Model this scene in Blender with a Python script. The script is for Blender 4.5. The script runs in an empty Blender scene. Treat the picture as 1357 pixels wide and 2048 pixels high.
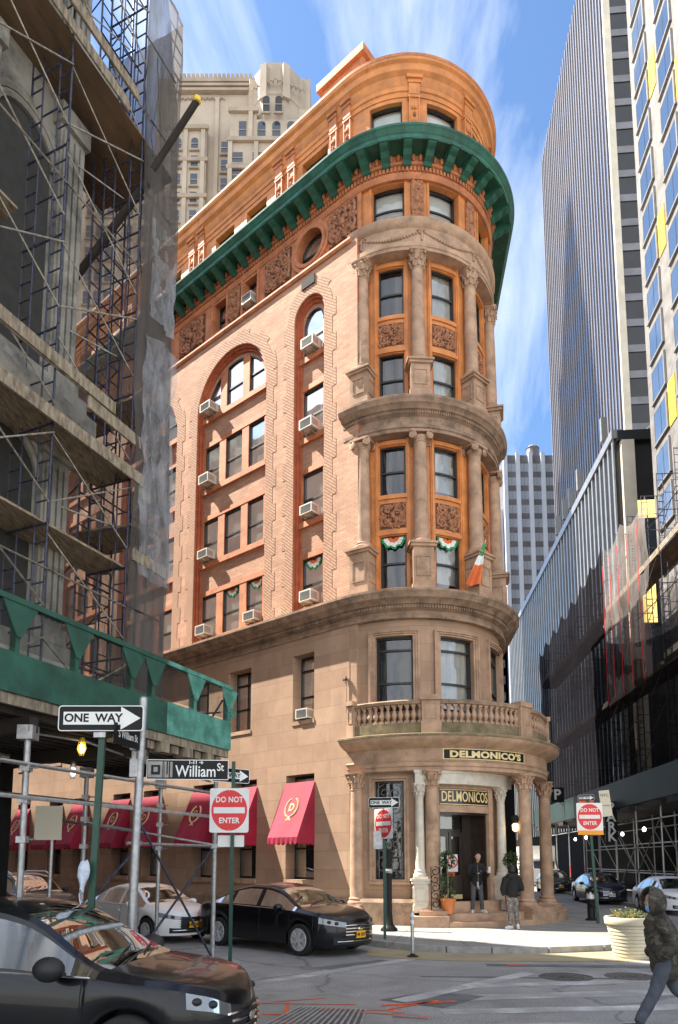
import bpy, math, random
from mathutils import Vector, Matrix, geometry, noise
R_=math.radians
random.seed(7)
scene=bpy.context.scene
COL=scene.collection
# ------------------------------------------------------------------ camera
cam_d=bpy.data.cameras.new('camera'); cam=bpy.data.objects.new('camera',cam_d); COL.objects.link(cam)
cam.location=(0,0,2.1); cam.rotation_euler=(R_(90+6.956),0,0)
cam_d.sensor_fit='AUTO'; cam_d.sensor_width=36; cam_d.lens=1400/2048*36
cam_d.shift_y=527.8/2048; cam_d.clip_start=.05; cam_d.clip_end=4000
scene.camera=cam
# ------------------------------------------------------------------ light
SUN_AZ=163.0; SUN_EL=53.0
SV=Vector((math.cos(R_(SUN_AZ))*math.cos(R_(SUN_EL)),math.sin(R_(SUN_AZ))*math.cos(R_(SUN_EL)),math.sin(R_(SUN_EL))))
sd=bpy.data.lights.new('sun','SUN'); sd.energy=5.0; sd.angle=R_(.5); sd.color=(1,.93,.82)
so=bpy.data.objects.new('sun',sd); COL.objects.link(so); so.rotation_euler=SV.to_track_quat('Z','Y').to_euler(); so.location=(-30,20,60)
w=bpy.data.worlds.new('World'); scene.world=w; w.use_nodes=True
nt=w.node_tree; nt.nodes.clear(); N=nt.nodes.new; L=nt.links.new
out=N('ShaderNodeOutputWorld'); bg=N('ShaderNodeBackground'); bg.inputs[1].default_value=.10
sky=N('ShaderNodeTexSky'); sky.sky_type='NISHITA'; sky.sun_disc=False; sky.sun_elevation=R_(SUN_EL); sky.sun_rotation=R_(90-SUN_AZ)
sky.air_density=1.0; sky.dust_density=.3; sky.ozone_density=2.2
tc=N('ShaderNodeTexCoord')
# wisps of cirrus: stretched noise over the direction projected on a high plane
sep=N('ShaderNodeSeparateXYZ'); L(tc.outputs['Generated'],sep.inputs[0])
zz=N('ShaderNodeMath'); zz.operation='MAXIMUM'; zz.inputs[1].default_value=.06; L(sep.outputs[2],zz.inputs[0])
dv=N('ShaderNodeVectorMath'); dv.operation='DIVIDE'; L(tc.outputs['Generated'],dv.inputs[0])
cmb=N('ShaderNodeCombineXYZ'); [L(zz.outputs[0],cmb.inputs[i]) for i in range(3)]; L(cmb.outputs[0],dv.inputs[1])
mp=N('ShaderNodeMapping'); mp.inputs['Scale'].default_value=(2.1,.62,1); mp.inputs['Rotation'].default_value=(0,0,R_(-28)); mp.inputs['Location'].default_value=(5.3,1.9,0); L(dv.outputs[0],mp.inputs[0])
n1=N('ShaderNodeTexNoise'); n1.inputs['Scale'].default_value=1.25; n1.inputs['Detail'].default_value=9; n1.inputs['Roughness'].default_value=.58; n1.inputs['Distortion'].default_value=.6; L(mp.outputs[0],n1.inputs[0])
cy=N('ShaderNodeMath'); cy.operation='MULTIPLY_ADD'; cy.inputs[1].default_value=-.30; cy.inputs[2].default_value=.045; cy.use_clamp=True; L(sep.outputs[1],cy.inputs[0]); ad=N('ShaderNodeMath'); ad.operation='ADD'; L(n1.outputs[0],ad.inputs[0]); L(cy.outputs[0],ad.inputs[1]); rp=N('ShaderNodeValToRGB'); rp.color_ramp.elements[0].position=.47; rp.color_ramp.elements[0].color=(0,0,0,1); rp.color_ramp.elements[1].position=.86; rp.color_ramp.elements[1].color=(.8,.8,.8,1); L(ad.outputs[0],rp.inputs[0])  # extra cloud cover added behind the camera, unseen, to whiten fill and reflections
mx=N('ShaderNodeMix'); mx.data_type='RGBA'; mx.inputs[7].default_value=(7.2,7.2,7.2,1)
hs=N('ShaderNodeHueSaturation'); hs.inputs['Saturation'].default_value=1.10; hs.inputs['Value'].default_value=.84; L(sky.outputs[0],hs.inputs['Color'])
L(rp.outputs[0],mx.inputs[0]); L(hs.outputs[0],mx.inputs[6]); L(mx.outputs[2],bg.inputs[0]); L(bg.outputs[0],out.inputs[0])
vs=scene.view_settings; vs.view_transform='Standard'; vs.look='None'; vs.gamma=1; vs.use_curve_mapping=False; vs.exposure=1.72
scene.render.film_transparent=False
scene.cycles.max_bounces=8; scene.cycles.transparent_max_bounces=24; scene.cycles.glossy_bounces=4; scene.cycles.diffuse_bounces=4
scene.cycles.caustics_reflective=False; scene.cycles.caustics_refractive=False; scene.cycles.sample_clamp_indirect=6
# ------------------------------------------------------------------ mesh helper
class MB:
    def __init__(s): s.v=[]; s.f=[]; s.uv=[]; s.m=[]; s.cm=0
    def vert(s,p,uv=(0,0)): s.v.append(tuple(p)); s.uv.append(uv); return len(s.v)-1
    def face(s,*i): s.f.append(tuple(i)); s.m.append(s.cm)
    def poly(s,pts,uvs=None):
        b=len(s.v)
        for k,p in enumerate(pts): s.vert(p,uvs[k] if uvs else (0,0))
        s.face(*range(b,b+len(pts)))
    def grid(s,fn,nu,nv,uvfn=None,closeu=False,flip=False):
        b=len(s.v); cu=nu if closeu else nu+1
        for i in range(cu):
            for j in range(nv+1):
                s.vert(fn(i/nu,j/nv),uvfn(i/nu,j/nv) if uvfn else (i/nu,j/nv))
        for i in range(nu):
            i2=(i+1)%cu
            for j in range(nv):
                q=(b+i*(nv+1)+j,b+i2*(nv+1)+j,b+i2*(nv+1)+j+1,b+i*(nv+1)+j+1)
                s.face(*(q[::-1] if flip else q))
    def box(s,c,d,rz=0,M=None,taper=1.0):
        cx,cy,cz=c; a,b_,h=d[0]/2,d[1]/2,d[2]/2; cr,sr=math.cos(rz),math.sin(rz); b=len(s.v)
        for (x,y,z) in ((-a,-b_,-h),(a,-b_,-h),(a,b_,-h),(-a,b_,-h),(-a,-b_,h),(a,-b_,h),(a,b_,h),(-a,b_,h)):
            t=taper if z>0 else 1
            p=Vector((cx+(x*cr-y*sr)*t,cy+(x*sr+y*cr)*t,cz+z))
            if M: p=M@p
            s.vert(p,(x+y,z))
        for q in ((0,3,2,1),(4,5,6,7),(0,1,5,4),(1,2,6,5),(2,3,7,6),(3,0,4,7)): s.face(*[b+i for i in q])
    def bar(s,p0,p1,w,h=None,up=(0,0,1)):
        h=h or w; p0,p1=Vector(p0),Vector(p1); d=(p1-p0).normalized(); U=Vector(up)
        if abs(d.dot(U))>.98: U=Vector((0,1,0))
        x=d.cross(U).normalized(); y=x.cross(d); b=len(s.v); Ln=(p1-p0).length
        for p,t in ((p0,0),(p1,Ln)):
            for a,c in ((-1,-1),(1,-1),(1,1),(-1,1)): s.vert(p+x*a*w/2+y*c*h/2,(a*w/2+c*h/2,t))
        for q in ((3,2,1,0),(4,5,6,7),(0,1,5,4),(1,2,6,5),(2,3,7,6),(3,0,4,7)): s.face(*[b+i for i in q])
    def tube(s,p0,p1,r,n=8,r1=None,cap=True):
        s.path([p0,p1],r,n,r1,cap)
    def path(s,pts,r,n=8,r1=None,cap=True):
        pts=[Vector(p) for p in pts]; m=len(pts); b=len(s.v); X=None
        for i,p in enumerate(pts):
            d=(pts[min(i+1,m-1)]-pts[max(i-1,0)])
            d=d.normalized() if d.length>1e-9 else Vector((0,0,1))
            if X is None:
                U=Vector((0,0,1)) if abs(d.z)<.9 else Vector((1,0,0)); X=d.cross(U).normalized()
            else:
                X=(X-d*X.dot(d)); X=X.normalized() if X.length>1e-6 else d.orthogonal().normalized()
            Y=d.cross(X); rr=r if r1 is None else r+(r1-r)*i/(m-1)
            for k in range(n):
                a=2*math.pi*k/n; s.vert(p+X*math.cos(a)*rr+Y*math.sin(a)*rr,(k/n,i))
        for i in range(m-1):
            for k in range(n):
                k2=(k+1)%n; s.face(b+i*n+k2,b+i*n+k,b+(i+1)*n+k,b+(i+1)*n+k2)
        if cap:
            s.face(*[b+k for k in range(n)]); s.face(*[b+(m-1)*n+k for k in range(n)][::-1])
    def lathe(s,prof,c=(0,0,0),n=16,mod=None,M=None,cap=True):
        b=len(s.v); m=len(prof)
        for i,(r,z) in enumerate(prof):
            for k in range(n):
                a=2*math.pi*k/n; rr=r*(mod(a,i) if mod else 1)
                p=Vector((c[0]+rr*math.cos(a),c[1]+rr*math.sin(a),c[2]+z))
                if M: p=M@p
                s.vert(p,(k/n*6,z))
        for i in range(m-1):
            for k in range(n):
                k2=(k+1)%n; s.face(b+i*n+k,b+i*n+k2,b+(i+1)*n+k2,b+(i+1)*n+k)
        if cap:
            s.face(*[b+k for k in range(n)][::-1]); s.face(*[b+(m-1)*n+k for k in range(n)])
    def ell(s,c,r,nu=10,nv=6,M=None):
        def fn(a,b_):
            th=a*2*math.pi; ph=(b_-.5)*math.pi
            p=Vector((c[0]+r[0]*math.cos(ph)*math.cos(th),c[1]+r[1]*math.cos(ph)*math.sin(th),c[2]+r[2]*math.sin(ph)))
            return M@p if M else p
        s.grid(fn,nu,nv,closeu=True)
    def mesh(s,name,mats,smooth=None):
        me=bpy.data.meshes.new(name); me.from_pydata(s.v,[],s.f)
        ul=me.uv_layers.new(name='UVMap'); li=[0]*len(me.loops); me.loops.foreach_get('vertex_index',li)
        fl=[0.0]*(2*len(li))
        for i,vi in enumerate(li): fl[2*i],fl[2*i+1]=s.uv[vi]
        ul.data.foreach_set('uv',fl)
        for m in (mats if isinstance(mats,(list,tuple)) else [mats]): me.materials.append(m)
        if any(s.m): me.polygons.foreach_set('material_index',s.m)
        if smooth is not None:
            me.polygons.foreach_set('use_smooth',[True]*len(me.polygons)); me.set_sharp_from_angle(angle=R_(smooth))
        me.update(); return me
def wloc(o):
    p=Vector((0,0,0))
    while o: p+=o.location; o=o.parent
    return p
def link(name,data,parent=None,world=True):
    o=bpy.data.objects.new(name,data); COL.objects.link(o)
    if parent:
        o.parent=parent
        if world: o.location=-wloc(parent)
    return o
def obj(name,mb,mats,parent=None,smooth=None,world=True):
    return link(name,mb.mesh(name,mats,smooth),parent,world)
def tag(o,label,cat,group=None,kind=None):
    if label: o['label']=label
    if cat: o['category']=cat
    if group: o['group']=group
    if kind: o['kind']=kind
    return o
def thing(name,loc,label,cat,group=None,rz=0):
    o=bpy.data.objects.new(name,None); COL.objects.link(o); o.location=loc; o.rotation_euler=(0,0,rz); o.empty_display_size=.3
    return tag(o,label,cat,group)
def dup(o,parent=None):
    c=o.copy(); COL.objects.link(c)
    if parent: c.parent=parent
    for ch in list(o.children): dup(ch,c)
    return c
def text_mesh(body,size,depth=.006,bold=0.0,spacing=1.0,sx=1.0,align='CENTER',shear=0.0,smooth=None):
    cu=bpy.data.curves.new('t','FONT'); cu.body=body; cu.size=size; cu.extrude=depth; cu.offset=bold; cu.space_character=spacing; cu.align_x=align; cu.align_y='CENTER'; cu.shear=shear; cu.resolution_u=3
    o=bpy.data.objects.new('t',cu); COL.objects.link(o); dg=bpy.context.evaluated_depsgraph_get(); dg.update()
    me=bpy.data.meshes.new_from_object(o.evaluated_get(dg)); bpy.data.objects.remove(o); bpy.data.curves.remove(cu)
    for v in me.vertices: v.co.x*=sx
    return me
# ------------------------------------------------------------------ materials
def mat(name,col,rough=.6,metal=0.0,var=.15,vscale=3.0,bump=0.0,bscale=20.0,spec=.5,coat=0.0,col2=None,ramp=(.35,.65),stain=None,coord='Object',stretch=(1,1,1)):
    m=bpy.data.materials.new(name); m.use_nodes=True; t=m.node_tree; b=t.nodes['Principled BSDF']
    b.inputs['Roughness'].default_value=rough; b.inputs['Metallic'].default_value=metal; b.inputs['Specular IOR Level'].default_value=spec
    b.inputs['Coat Weight'].default_value=coat
    N=t.nodes.new; L=t.links.new
    tc=N('ShaderNodeTexCoord'); mp=N('ShaderNodeMapping'); mp.inputs['Scale'].default_value=stretch; L(tc.outputs[coord],mp.inputs[0])
    if var>0 or col2:
        n=N('ShaderNodeTexNoise'); n.inputs['Scale'].default_value=vscale; n.inputs['Detail'].default_value=6; n.inputs['Roughness'].default_value=.6; L(mp.outputs[0],n.inputs[0])
        r=N('ShaderNodeValToRGB'); e=r.color_ramp.elements; e[0].position,e[1].position=ramp
        c2=col2 or tuple(min(1,c*(1+var)) for c in col); c1=col if col2 else tuple(c*(1-var) for c in col)
        e[0].color=(*c1,1); e[1].color=(*c2,1); L(n.outputs[0],r.inputs[0]); last=r.outputs[0]
        if stain:
            n2=N('ShaderNodeTexNoise'); n2.inputs['Scale'].default_value=stain[1]; n2.inputs['Detail'].default_value=8; n2.inputs['Roughness'].default_value=.7; L(tc.outputs[coord],n2.inputs[0])
            r2=N('ShaderNodeValToRGB'); r2.color_ramp.elements[0].position=stain[2]; r2.color_ramp.elements[1].position=stain[2]+.2; L(n2.outputs[0],r2.inputs[0])
            x=N('ShaderNodeMix'); x.data_type='RGBA'; x.inputs[7].default_value=(*stain[0],1); L(r2.outputs[0],x.inputs[0]); L(last,x.inputs[6]); last=x.outputs[2]
        L(last,b.inputs['Base Color'])
    else: b.inputs['Base Color'].default_value=(*col,1)
    if bump>0:
        n3=N('ShaderNodeTexNoise'); n3.inputs['Scale'].default_value=bscale; n3.inputs['Detail'].default_value=4; L(tc.outputs[coord],n3.inputs[0])
        bp=N('ShaderNodeBump'); bp.inputs['Strength'].default_value=bump; bp.inputs['Distance'].default_value=.02; L(n3.outputs[0],bp.inputs['Height']); L(bp.outputs[0],b.inputs['Normal'])
    return m
def brick_mat(name,c1,c2,mort,bw,bh,ms=.012,rough=.85,off=.5,rot=0,stain=None,bumps=.5,var=.5,bias=0.0):
    m=bpy.data.materials.new(name); m.use_nodes=True; t=m.node_tree; b=t.nodes['Principled BSDF']; b.inputs['Roughness'].default_value=rough; b.inputs['Specular IOR Level'].default_value=.3
    N=t.nodes.new; L=t.links.new; tc=N('ShaderNodeTexCoord'); mp=N('ShaderNodeMapping'); mp.inputs['Rotation'].default_value=(0,0,rot); L(tc.outputs['UV'],mp.inputs[0])
    k=N('ShaderNodeTexBrick'); k.offset=off; k.inputs['Scale'].default_value=1; k.inputs['Brick Width'].default_value=bw; k.inputs['Row Height'].default_value=bh; k.inputs['Mortar Size'].default_value=ms; k.inputs['Mortar Smooth'].default_value=.2; k.inputs['Bias'].default_value=bias
    k.inputs['Color1'].default_value=(*c1,1); k.inputs['Color2'].default_value=(*c2,1); k.inputs['Mortar'].default_value=(*mort,1); L(mp.outputs[0],k.inputs[0])
    n=N('ShaderNodeTexNoise'); n.inputs['Scale'].default_value=.9; n.inputs['Detail'].default_value=8; n.inputs['Roughness'].default_value=.65; L(tc.outputs['UV'],n.inputs[0])
    r=N('ShaderNodeValToRGB'); r.color_ramp.elements[0].position=.3; r.color_ramp.elements[1].position=.7; r.color_ramp.elements[0].color=(1-var*.5,)*3+(1,); r.color_ramp.elements[1].color=(1+var*.25,)*3+(1,); L(n.outputs[0],r.inputs[0])
    x=N('ShaderNodeMix'); x.data_type='RGBA'; x.blend_type='MULTIPLY'; x.inputs[0].default_value=1; L(k.outputs[0],x.inputs[6]); L(r.outputs[0],x.inputs[7]); last=x.outputs[2]
    if stain:
        n2=N('ShaderNodeTexNoise'); n2.inputs['Scale'].default_value=stain[1]; n2.inputs['Detail'].default_value=9; n2.inputs['Roughness'].default_value=.7; mp2=N('ShaderNodeMapping'); mp2.inputs['Scale'].default_value=(1,.35,1); L(tc.outputs['UV'],mp2.inputs[0]); L(mp2.outputs[0],n2.inputs[0])
        r2=N('ShaderNodeValToRGB'); r2.color_ramp.elements[0].position=stain[2]; r2.color_ramp.elements[1].position=stain[2]+.25; r2.color_ramp.elements[1].color=(.7,.7,.7,1); L(n2.outputs[0],r2.inputs[0])
        x2=N('ShaderNodeMix'); x2.data_type='RGBA'; x2.inputs[7].default_value=(*stain[0],1); L(r2.outputs[0],x2.inputs[0]); L(last,x2.inputs[6]); last=x2.outputs[2]
    L(last,b.inputs['Base Color'])
    bp=N('ShaderNodeBump'); bp.inputs['Strength'].default_value=bumps; bp.inputs['Distance'].default_value=.012; bp.invert=True; L(k.outputs['Fac'],bp.inputs['Height']); L(bp.outputs[0],b.inputs['Normal'])
    return m
def glass_mat(name,tint=(.75,.8,.8),trans=.6,rough=.02,base=(.02,.025,.03),wave=.0,wscale=1.2,refl=1.0,fk=1.5,f0=.10):
    m=bpy.data.materials.new(name); m.use_nodes=True; t=m.node_tree; t.nodes.clear(); N=t.nodes.new; L=t.links.new
    o=N('ShaderNodeOutputMaterial'); mx=N('ShaderNodeMixShader'); fr=N('ShaderNodeFresnel'); fr.inputs[0].default_value=1.6
    gl=N('ShaderNodeBsdfGlossy'); gl.inputs['Roughness'].default_value=rough; gl.inputs['Color'].default_value=(refl,refl,refl,1)
    m2=N('ShaderNodeMixShader'); m2.inputs[0].default_value=trans; df=N('ShaderNodeBsdfDiffuse'); df.inputs[0].default_value=(*base,1); tr=N('ShaderNodeBsdfTransparent'); tr.inputs[0].default_value=(*tint,1)
    L(df.outputs[0],m2.inputs[1]); L(tr.outputs[0],m2.inputs[2])
    ma=N('ShaderNodeMath'); ma.operation='MULTIPLY_ADD'; ma.inputs[1].default_value=fk; ma.inputs[2].default_value=f0; ma.use_clamp=True; L(fr.outputs[0],ma.inputs[0])
    L(ma.outputs[0],mx.inputs[0]); L(m2.outputs[0],mx.inputs[1]); L(gl.outputs[0],mx.inputs[2]); L(mx.outputs[0],o.inputs[0])
    if wave:
        tc=N('ShaderNodeTexCoord'); n=N('ShaderNodeTexNoise'); n.inputs['Scale'].default_value=wscale; n.inputs['Detail'].default_value=1.5; L(tc.outputs['Object'],n.inputs[0])
        bp=N('ShaderNodeBump'); bp.inputs['Strength'].default_value=wave; bp.inputs['Distance'].default_value=.05; L(n.outputs[0],bp.inputs['Height']); L(bp.outputs[0],gl.inputs['Normal'])
    return m
def emit_mat(name,col,st):
    m=bpy.data.materials.new(name); m.use_nodes=True; b=m.node_tree.nodes['Principled BSDF']; b.inputs['Base Color'].default_value=(*col,1); b.inputs['Emission Color'].default_value=(*col,1); b.inputs['Emission Strength'].default_value=st; return m
def net_mat(name,col,alpha,trans=.5,streak=.25,scale=2.0,stretch=(1,1,.15),ramp=(.3,.75)):
    m=bpy.data.materials.new(name); m.use_nodes=True; t=m.node_tree; t.nodes.clear(); N=t.nodes.new; L=t.links.new
    o=N('ShaderNodeOutputMaterial'); mx=N('ShaderNodeMixShader'); tr=N('ShaderNodeBsdfTransparent'); m2=N('ShaderNodeMixShader'); m2.inputs[0].default_value=trans
    d=N('ShaderNodeBsdfDiffuse'); tl=N('ShaderNodeBsdfTranslucent'); d.inputs[0].default_value=(*col,1); tl.inputs[0].default_value=(*col,1)
    L(d.outputs[0],m2.inputs[1]); L(tl.outputs[0],m2.inputs[2]); L(tr.outputs[0],mx.inputs[1]); L(m2.outputs[0],mx.inputs[2]); L(mx.outputs[0],o.inputs[0])
    tc=N('ShaderNodeTexCoord'); mp=N('ShaderNodeMapping'); mp.inputs['Scale'].default_value=stretch; n=N('ShaderNodeTexNoise'); n.inputs['Scale'].default_value=scale; n.inputs['Detail'].default_value=7; n.inputs['Roughness'].default_value=.65; L(tc.outputs['Object'],mp.inputs[0]); L(mp.outputs[0],n.inputs[0])
    r=N('ShaderNodeMapRange'); r.inputs[1].default_value=ramp[0]; r.inputs[2].default_value=ramp[1]; r.inputs[3].default_value=max(0,alpha-streak); r.inputs[4].default_value=min(1,alpha+streak); L(n.outputs[0],r.inputs[0]); L(r.outputs[0],mx.inputs[0])
    return m
MT={}
MT['brick']=brick_mat('buff_brick',(.62,.365,.24),(.49,.26,.165),(.40,.26,.185),.30,.085,.012,var=.42,stain=((.36,.22,.145),.55,.52))
MT['serr']=brick_mat('diagonal_brick',(.56,.34,.22),(.50,.29,.19),(.30,.175,.115),.5,.085,.022,rot=R_(-40),var=.3)
MT['terra']=mat('terracotta',(.50,.185,.075),.7,var=.25,vscale=2.2,bump=.25,bscale=30,stain=((.26,.095,.045),3,.58))
MT['terra_o']=mat('glazed_terracotta',(.60,.225,.065),.55,var=.22,vscale=1.6,bump=.2,bscale=22,stain=((.33,.12,.045),2.3,.56))
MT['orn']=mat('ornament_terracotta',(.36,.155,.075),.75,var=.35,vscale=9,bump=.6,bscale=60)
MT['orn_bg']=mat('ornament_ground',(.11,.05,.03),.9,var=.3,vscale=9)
MT['pier']=mat('red_pier_terracotta',(.42,.115,.05),.7,var=.22,vscale=3,bump=.2,bscale=30)
MT['stone']=brick_mat('brownstone_ashlar',(.47,.315,.215),(.395,.255,.17),(.30,.20,.135),1.35,.55,.008,rough=.85,stain=((.25,.15,.095),.6,.5),bumps=.15,var=.35)
MT['bstone']=mat('brownstone',(.43,.28,.185),.82,var=.25,vscale=2.0,bump=.25,bscale=35,stain=((.16,.10,.06),1.6,.56))
MT['bstone_d']=mat('weathered_brownstone',(.30,.20,.135),.85,var=.3,vscale=2.5,bump=.3,bscale=30,stain=((.085,.065,.045),2.2,.52))
MT['mossy']=mat('mossy_stone',(.22,.17,.10),.9,var=.3,vscale=2.5,bump=.4,bscale=25,stain=((.10,.105,.04),1.8,.48))
MT['green']=mat('green_copper',(.020,.118,.078),.55,var=.35,vscale=2.0,bump=.15,bscale=14,stain=((.012,.06,.045),2.0,.5),stretch=(1,1,.4))
MT['frame']=mat('dark_window_frame',(.018,.017,.016),.4,var=.1)
MT['pane']=glass_mat('window_glass',tint=(.93,.95,.94),trans=.95,fk=.75,f0=.05,wave=.12,wscale=.9)
MT['pane2']=glass_mat('wavy_window_glass',wave=.5,wscale=1.3,tint=(.9,.92,.9),trans=.85,refl=.9)
MT['blind']=mat('roller_blind',(.80,.79,.74),.9,var=.05,vscale=1)
MT['curt']=mat('curtain',(.74,.73,.68),.9,var=.25,vscale=5,stretch=(1,1,.06))
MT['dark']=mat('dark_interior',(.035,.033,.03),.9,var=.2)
MT['marble']=mat('white_marble',(.58,.53,.44),.5,var=.12,vscale=4,stain=((.42,.38,.31),3,.6))
MT['wood']=mat('dark_door_wood',(.030,.019,.013),.35,var=.3,vscale=6,coat=.3)
MT['gold']=mat('gilt_lettering',(.80,.64,.32),.45,metal=.0,var=.1)
MT['black']=mat('black_paint',(.012,.012,.013),.45,var=.1,spec=.2)
MT['white']=mat('white_paint',(.78,.78,.75),.5,var=.05)
MT['red']=mat('sign_red',(.72,.025,.03),.4,var=.05)
MT['steel']=mat('galvanised_steel',(.40,.40,.40),.4,metal=.6,var=.2,vscale=12)
MT['dgreen']=mat('dark_green_paint',(.012,.06,.038),.45,var=.25,vscale=5)
MT['shed']=mat('shed_green_paint',(.014,.075,.048),.6,var=.35,vscale=2,stain=((.03,.13,.09),1.5,.55))
MT['plank']=mat('scaffold_plank',(.25,.19,.125),.8,var=.45,vscale=3,stretch=(6,1,6),bump=.2,bscale=30)
MT['spipe']=mat('scaffold_pipe',(.045,.05,.085),.5,metal=.3,var=.5,vscale=9)
MT['sbrace']=mat('scaffold_brace_pipe',(.30,.27,.22),.45,metal=.6,var=.4,vscale=9)
MT['paver']=mat('tactile_grey',(.30,.31,.31),.9,var=.2,vscale=20)
MT['rubber']=mat('tyre_rubber',(.018,.018,.018),.8,var=.15)
MT['alloy']=mat('alloy_rim',(.62,.63,.64),.35,metal=.35,var=.08)
MT['chrome']=mat('chrome',(.75,.75,.76),.12,metal=1.0,var=0)
# ================================================================== corner restaurant building
K=1.105
AX=Vector((2.29,23.0)); PX=Vector((2.86,23.6))
def dirv(a): return Vector((math.cos(R_(a)),math.sin(R_(a))))
FU=dirv(140.1); FN=dirv(230.1); RU=dirv(85.55); RN=dirv(-4.45)
def W3(p,z): return Vector((p.x*K,p.y*K,z*K))
def Mf(s,z,R): return W3(AX+FU*s+FN*R,z)
def Mc(a,z,R): return W3(AX+dirv(a)*R,z)
def Mp(a,z,R): return W3(PX+dirv(a)*R,z)
def Mr(s,z,R): return W3(AX+RU*s+RN*R,z)
FL=27.0
def st_full(step=3,f=FL,r=24):
    o=[(lambda R,z,s=s:Mf(s,z,R)) for s in [f*(1-i/8) for i in range(8)]]
    a=230.1
    while a<355.5: o.append(lambda R,z,a=a:Mc(a,z,R)); a+=step
    o.append(lambda R,z:Mc(355.55,z,R)); o.append(lambda R,z:Mr(r,z,R)); return o
def st_arc(a0,a1,M=Mc,step=3):
    n=max(1,round((a1-a0)/step)); return [(lambda R,z,a=a0+(a1-a0)*i/n:M(a,z,R)) for i in range(n+1)]
def sweep(mb,prof,st,cap=True):
    b=len(mb.v); m=len(prof); acc=0; prev=None
    for f in st:
        p0=f(*prof[0])
        if prev is not None: acc+=(p0-prev).length/K
        prev=p0
        for (R,z) in prof: mb.vert(f(R,z),(acc,z))
    for i in range(len(st)-1):
        for j in range(m-1):
            mb.face(b+i*m+j,b+(i+1)*m+j,b+(i+1)*m+j+1,b+i*m+j+1)
    if cap:
        for i in (0,len(st)-1):
            mb.face(*[b+i*m+j for j in range(m)])
def uvq(M,q): return q if M is Mf else q*.0559
def mbox(mb,M,q0,q1,z0,z1,R0,R1,n=1,taper=0):
    b=len(mb.v)
    for i in range(n+1):
        q=q0+(q1-q0)*i/n; t=taper*(1-2*i/n)
        for (R,z,tt) in ((R0,z0,0),(R1,z0,0),(R1,z1,1),(R0,z1,1)): mb.vert(M(q+t*tt,z,R),(uvq(M,q)+(R-R1),z))
    for i in range(n):
        o=b+i*4
        for j in range(4): mb.face(o+j,o+4+j,o+4+(j+1)%4,o+(j+1)%4)
    mb.face(b,b+1,b+2,b+3); mb.face(b+n*4+3,b+n*4+2,b+n*4+1,b+n*4)
def mwall(mb,M,q0,q1,z0,z1,R,holes,depth,step=2.0,cut=()):
    """curved or flat wall of cells with rectangular openings and their reveals"""
    qs={q0,q1}; zs={z0,z1}
    for h in holes: qs|={h[0],h[1]}; zs|={h[2],h[3]}
    qs|=set(cut); qs=sorted(qs); q2=[qs[0]]
    for a,b in zip(qs,qs[1:]):
        n=max(1,math.ceil((b-a)/step)); q2+= [a+(b-a)*i/n for i in range(1,n+1)]
    zs=sorted(zs)
    ins=lambda q,z:any(h[0]<q<h[1] and h[2]<z<h[3] for h in holes)
    for a,b in zip(q2,q2[1:]):
        for c,d in zip(zs,zs[1:]):
            if ins((a+b)/2,(c+d)/2): continue
            mb.poly([M(a,c,R),M(b,c,R),M(b,d,R),M(a,d,R)],[(uvq(M,a),c),(uvq(M,b),c),(uvq(M,b),d),(uvq(M,a),d)])
    for h in holes:
        a,b,c,d=h[:4]; dp=h[4] if len(h)>4 else depth; n=max(1,math.ceil((b-a)/step))
        pl=[(a+(b-a)*i/n,c) for i in range(n+1)]+[(b-(b-a)*i/n,d) for i in range(n+1)]
        reveal(mb,M,pl,R,R-dp)
def reveal(mb,M,pl,R0,R1):
    k=len(pl)
    for i in range(k):
        p,q=pl[i],pl[(i+1)%k]
        if abs(p[0]-q[0])+abs(p[1]-q[1])<1e-6: continue
        mb.poly([M(p[0],p[1],R0),M(q[0],q[1],R0),M(q[0],q[1],R1),M(p[0],p[1],R1)],[(uvq(M,p[0]),p[1]),(uvq(M,q[0]),q[1]),(uvq(M,q[0])+.2,q[1]),(uvq(M,p[0])+.2,p[1])])
def pwall(mb,M,outer,holes,R):
    loops=[[Vector((p[0],p[1],0)) for p in l] for l in [outer]+holes]; flat=[p for l in [outer]+holes for p in l]
    tri=geometry.tessellate_polygon(loops); b=len(mb.v)
    for p in flat: mb.vert(M(p[0],p[1],R),(uvq(M,p[0]),p[1]))
    for t in tri: mb.face(*[b+i for i in t])
def rect(a,b,c,d): return [(a,c),(b,c),(b,d),(a,d)]
def arch(s0,s1,z0,zs,off=0,n=20):
    r=(s1-s0)/2; c=(s0+s1)/2
    return [(s0-off,z0),(s1+off,z0)]+[(c+(r+off)*math.cos(math.pi*i/n),zs+(r+off)*math.sin(math.pi*i/n)) for i in range(n+1)]
def toothed(s0,s1,z0,zs,o1,o2,h=.62):
    r=(s1-s0)/2; c=(s0+s1)/2; pts=[]; z=z0; k=0
    while z<zs-.05:
        z2=min(z+h,zs); o=o1 if k%2 else o2; pts+=[(s1+o,z),(s1+o,z2)]; z=z2; k+=1
    m=max(4,round(math.pi*(r+o1)/h)); m+=m%2==0
    for i in range(m):
        o=o1 if (k+i)%2 else o2
        for j in range(4): a=math.pi*(i+j/3)/m; pts.append((c+(r+o)*math.cos(a),zs+(r+o)*math.sin(a)))
    pts+=[(2*c-p[0],p[1]) for p in reversed(pts[:2*k])]
    return pts
def clean(p):
    o=[]
    for q in p:
        if not o or abs(q[0]-o[-1][0])+abs(q[1]-o[-1][1])>1e-5: o.append(q)
    return o
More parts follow.
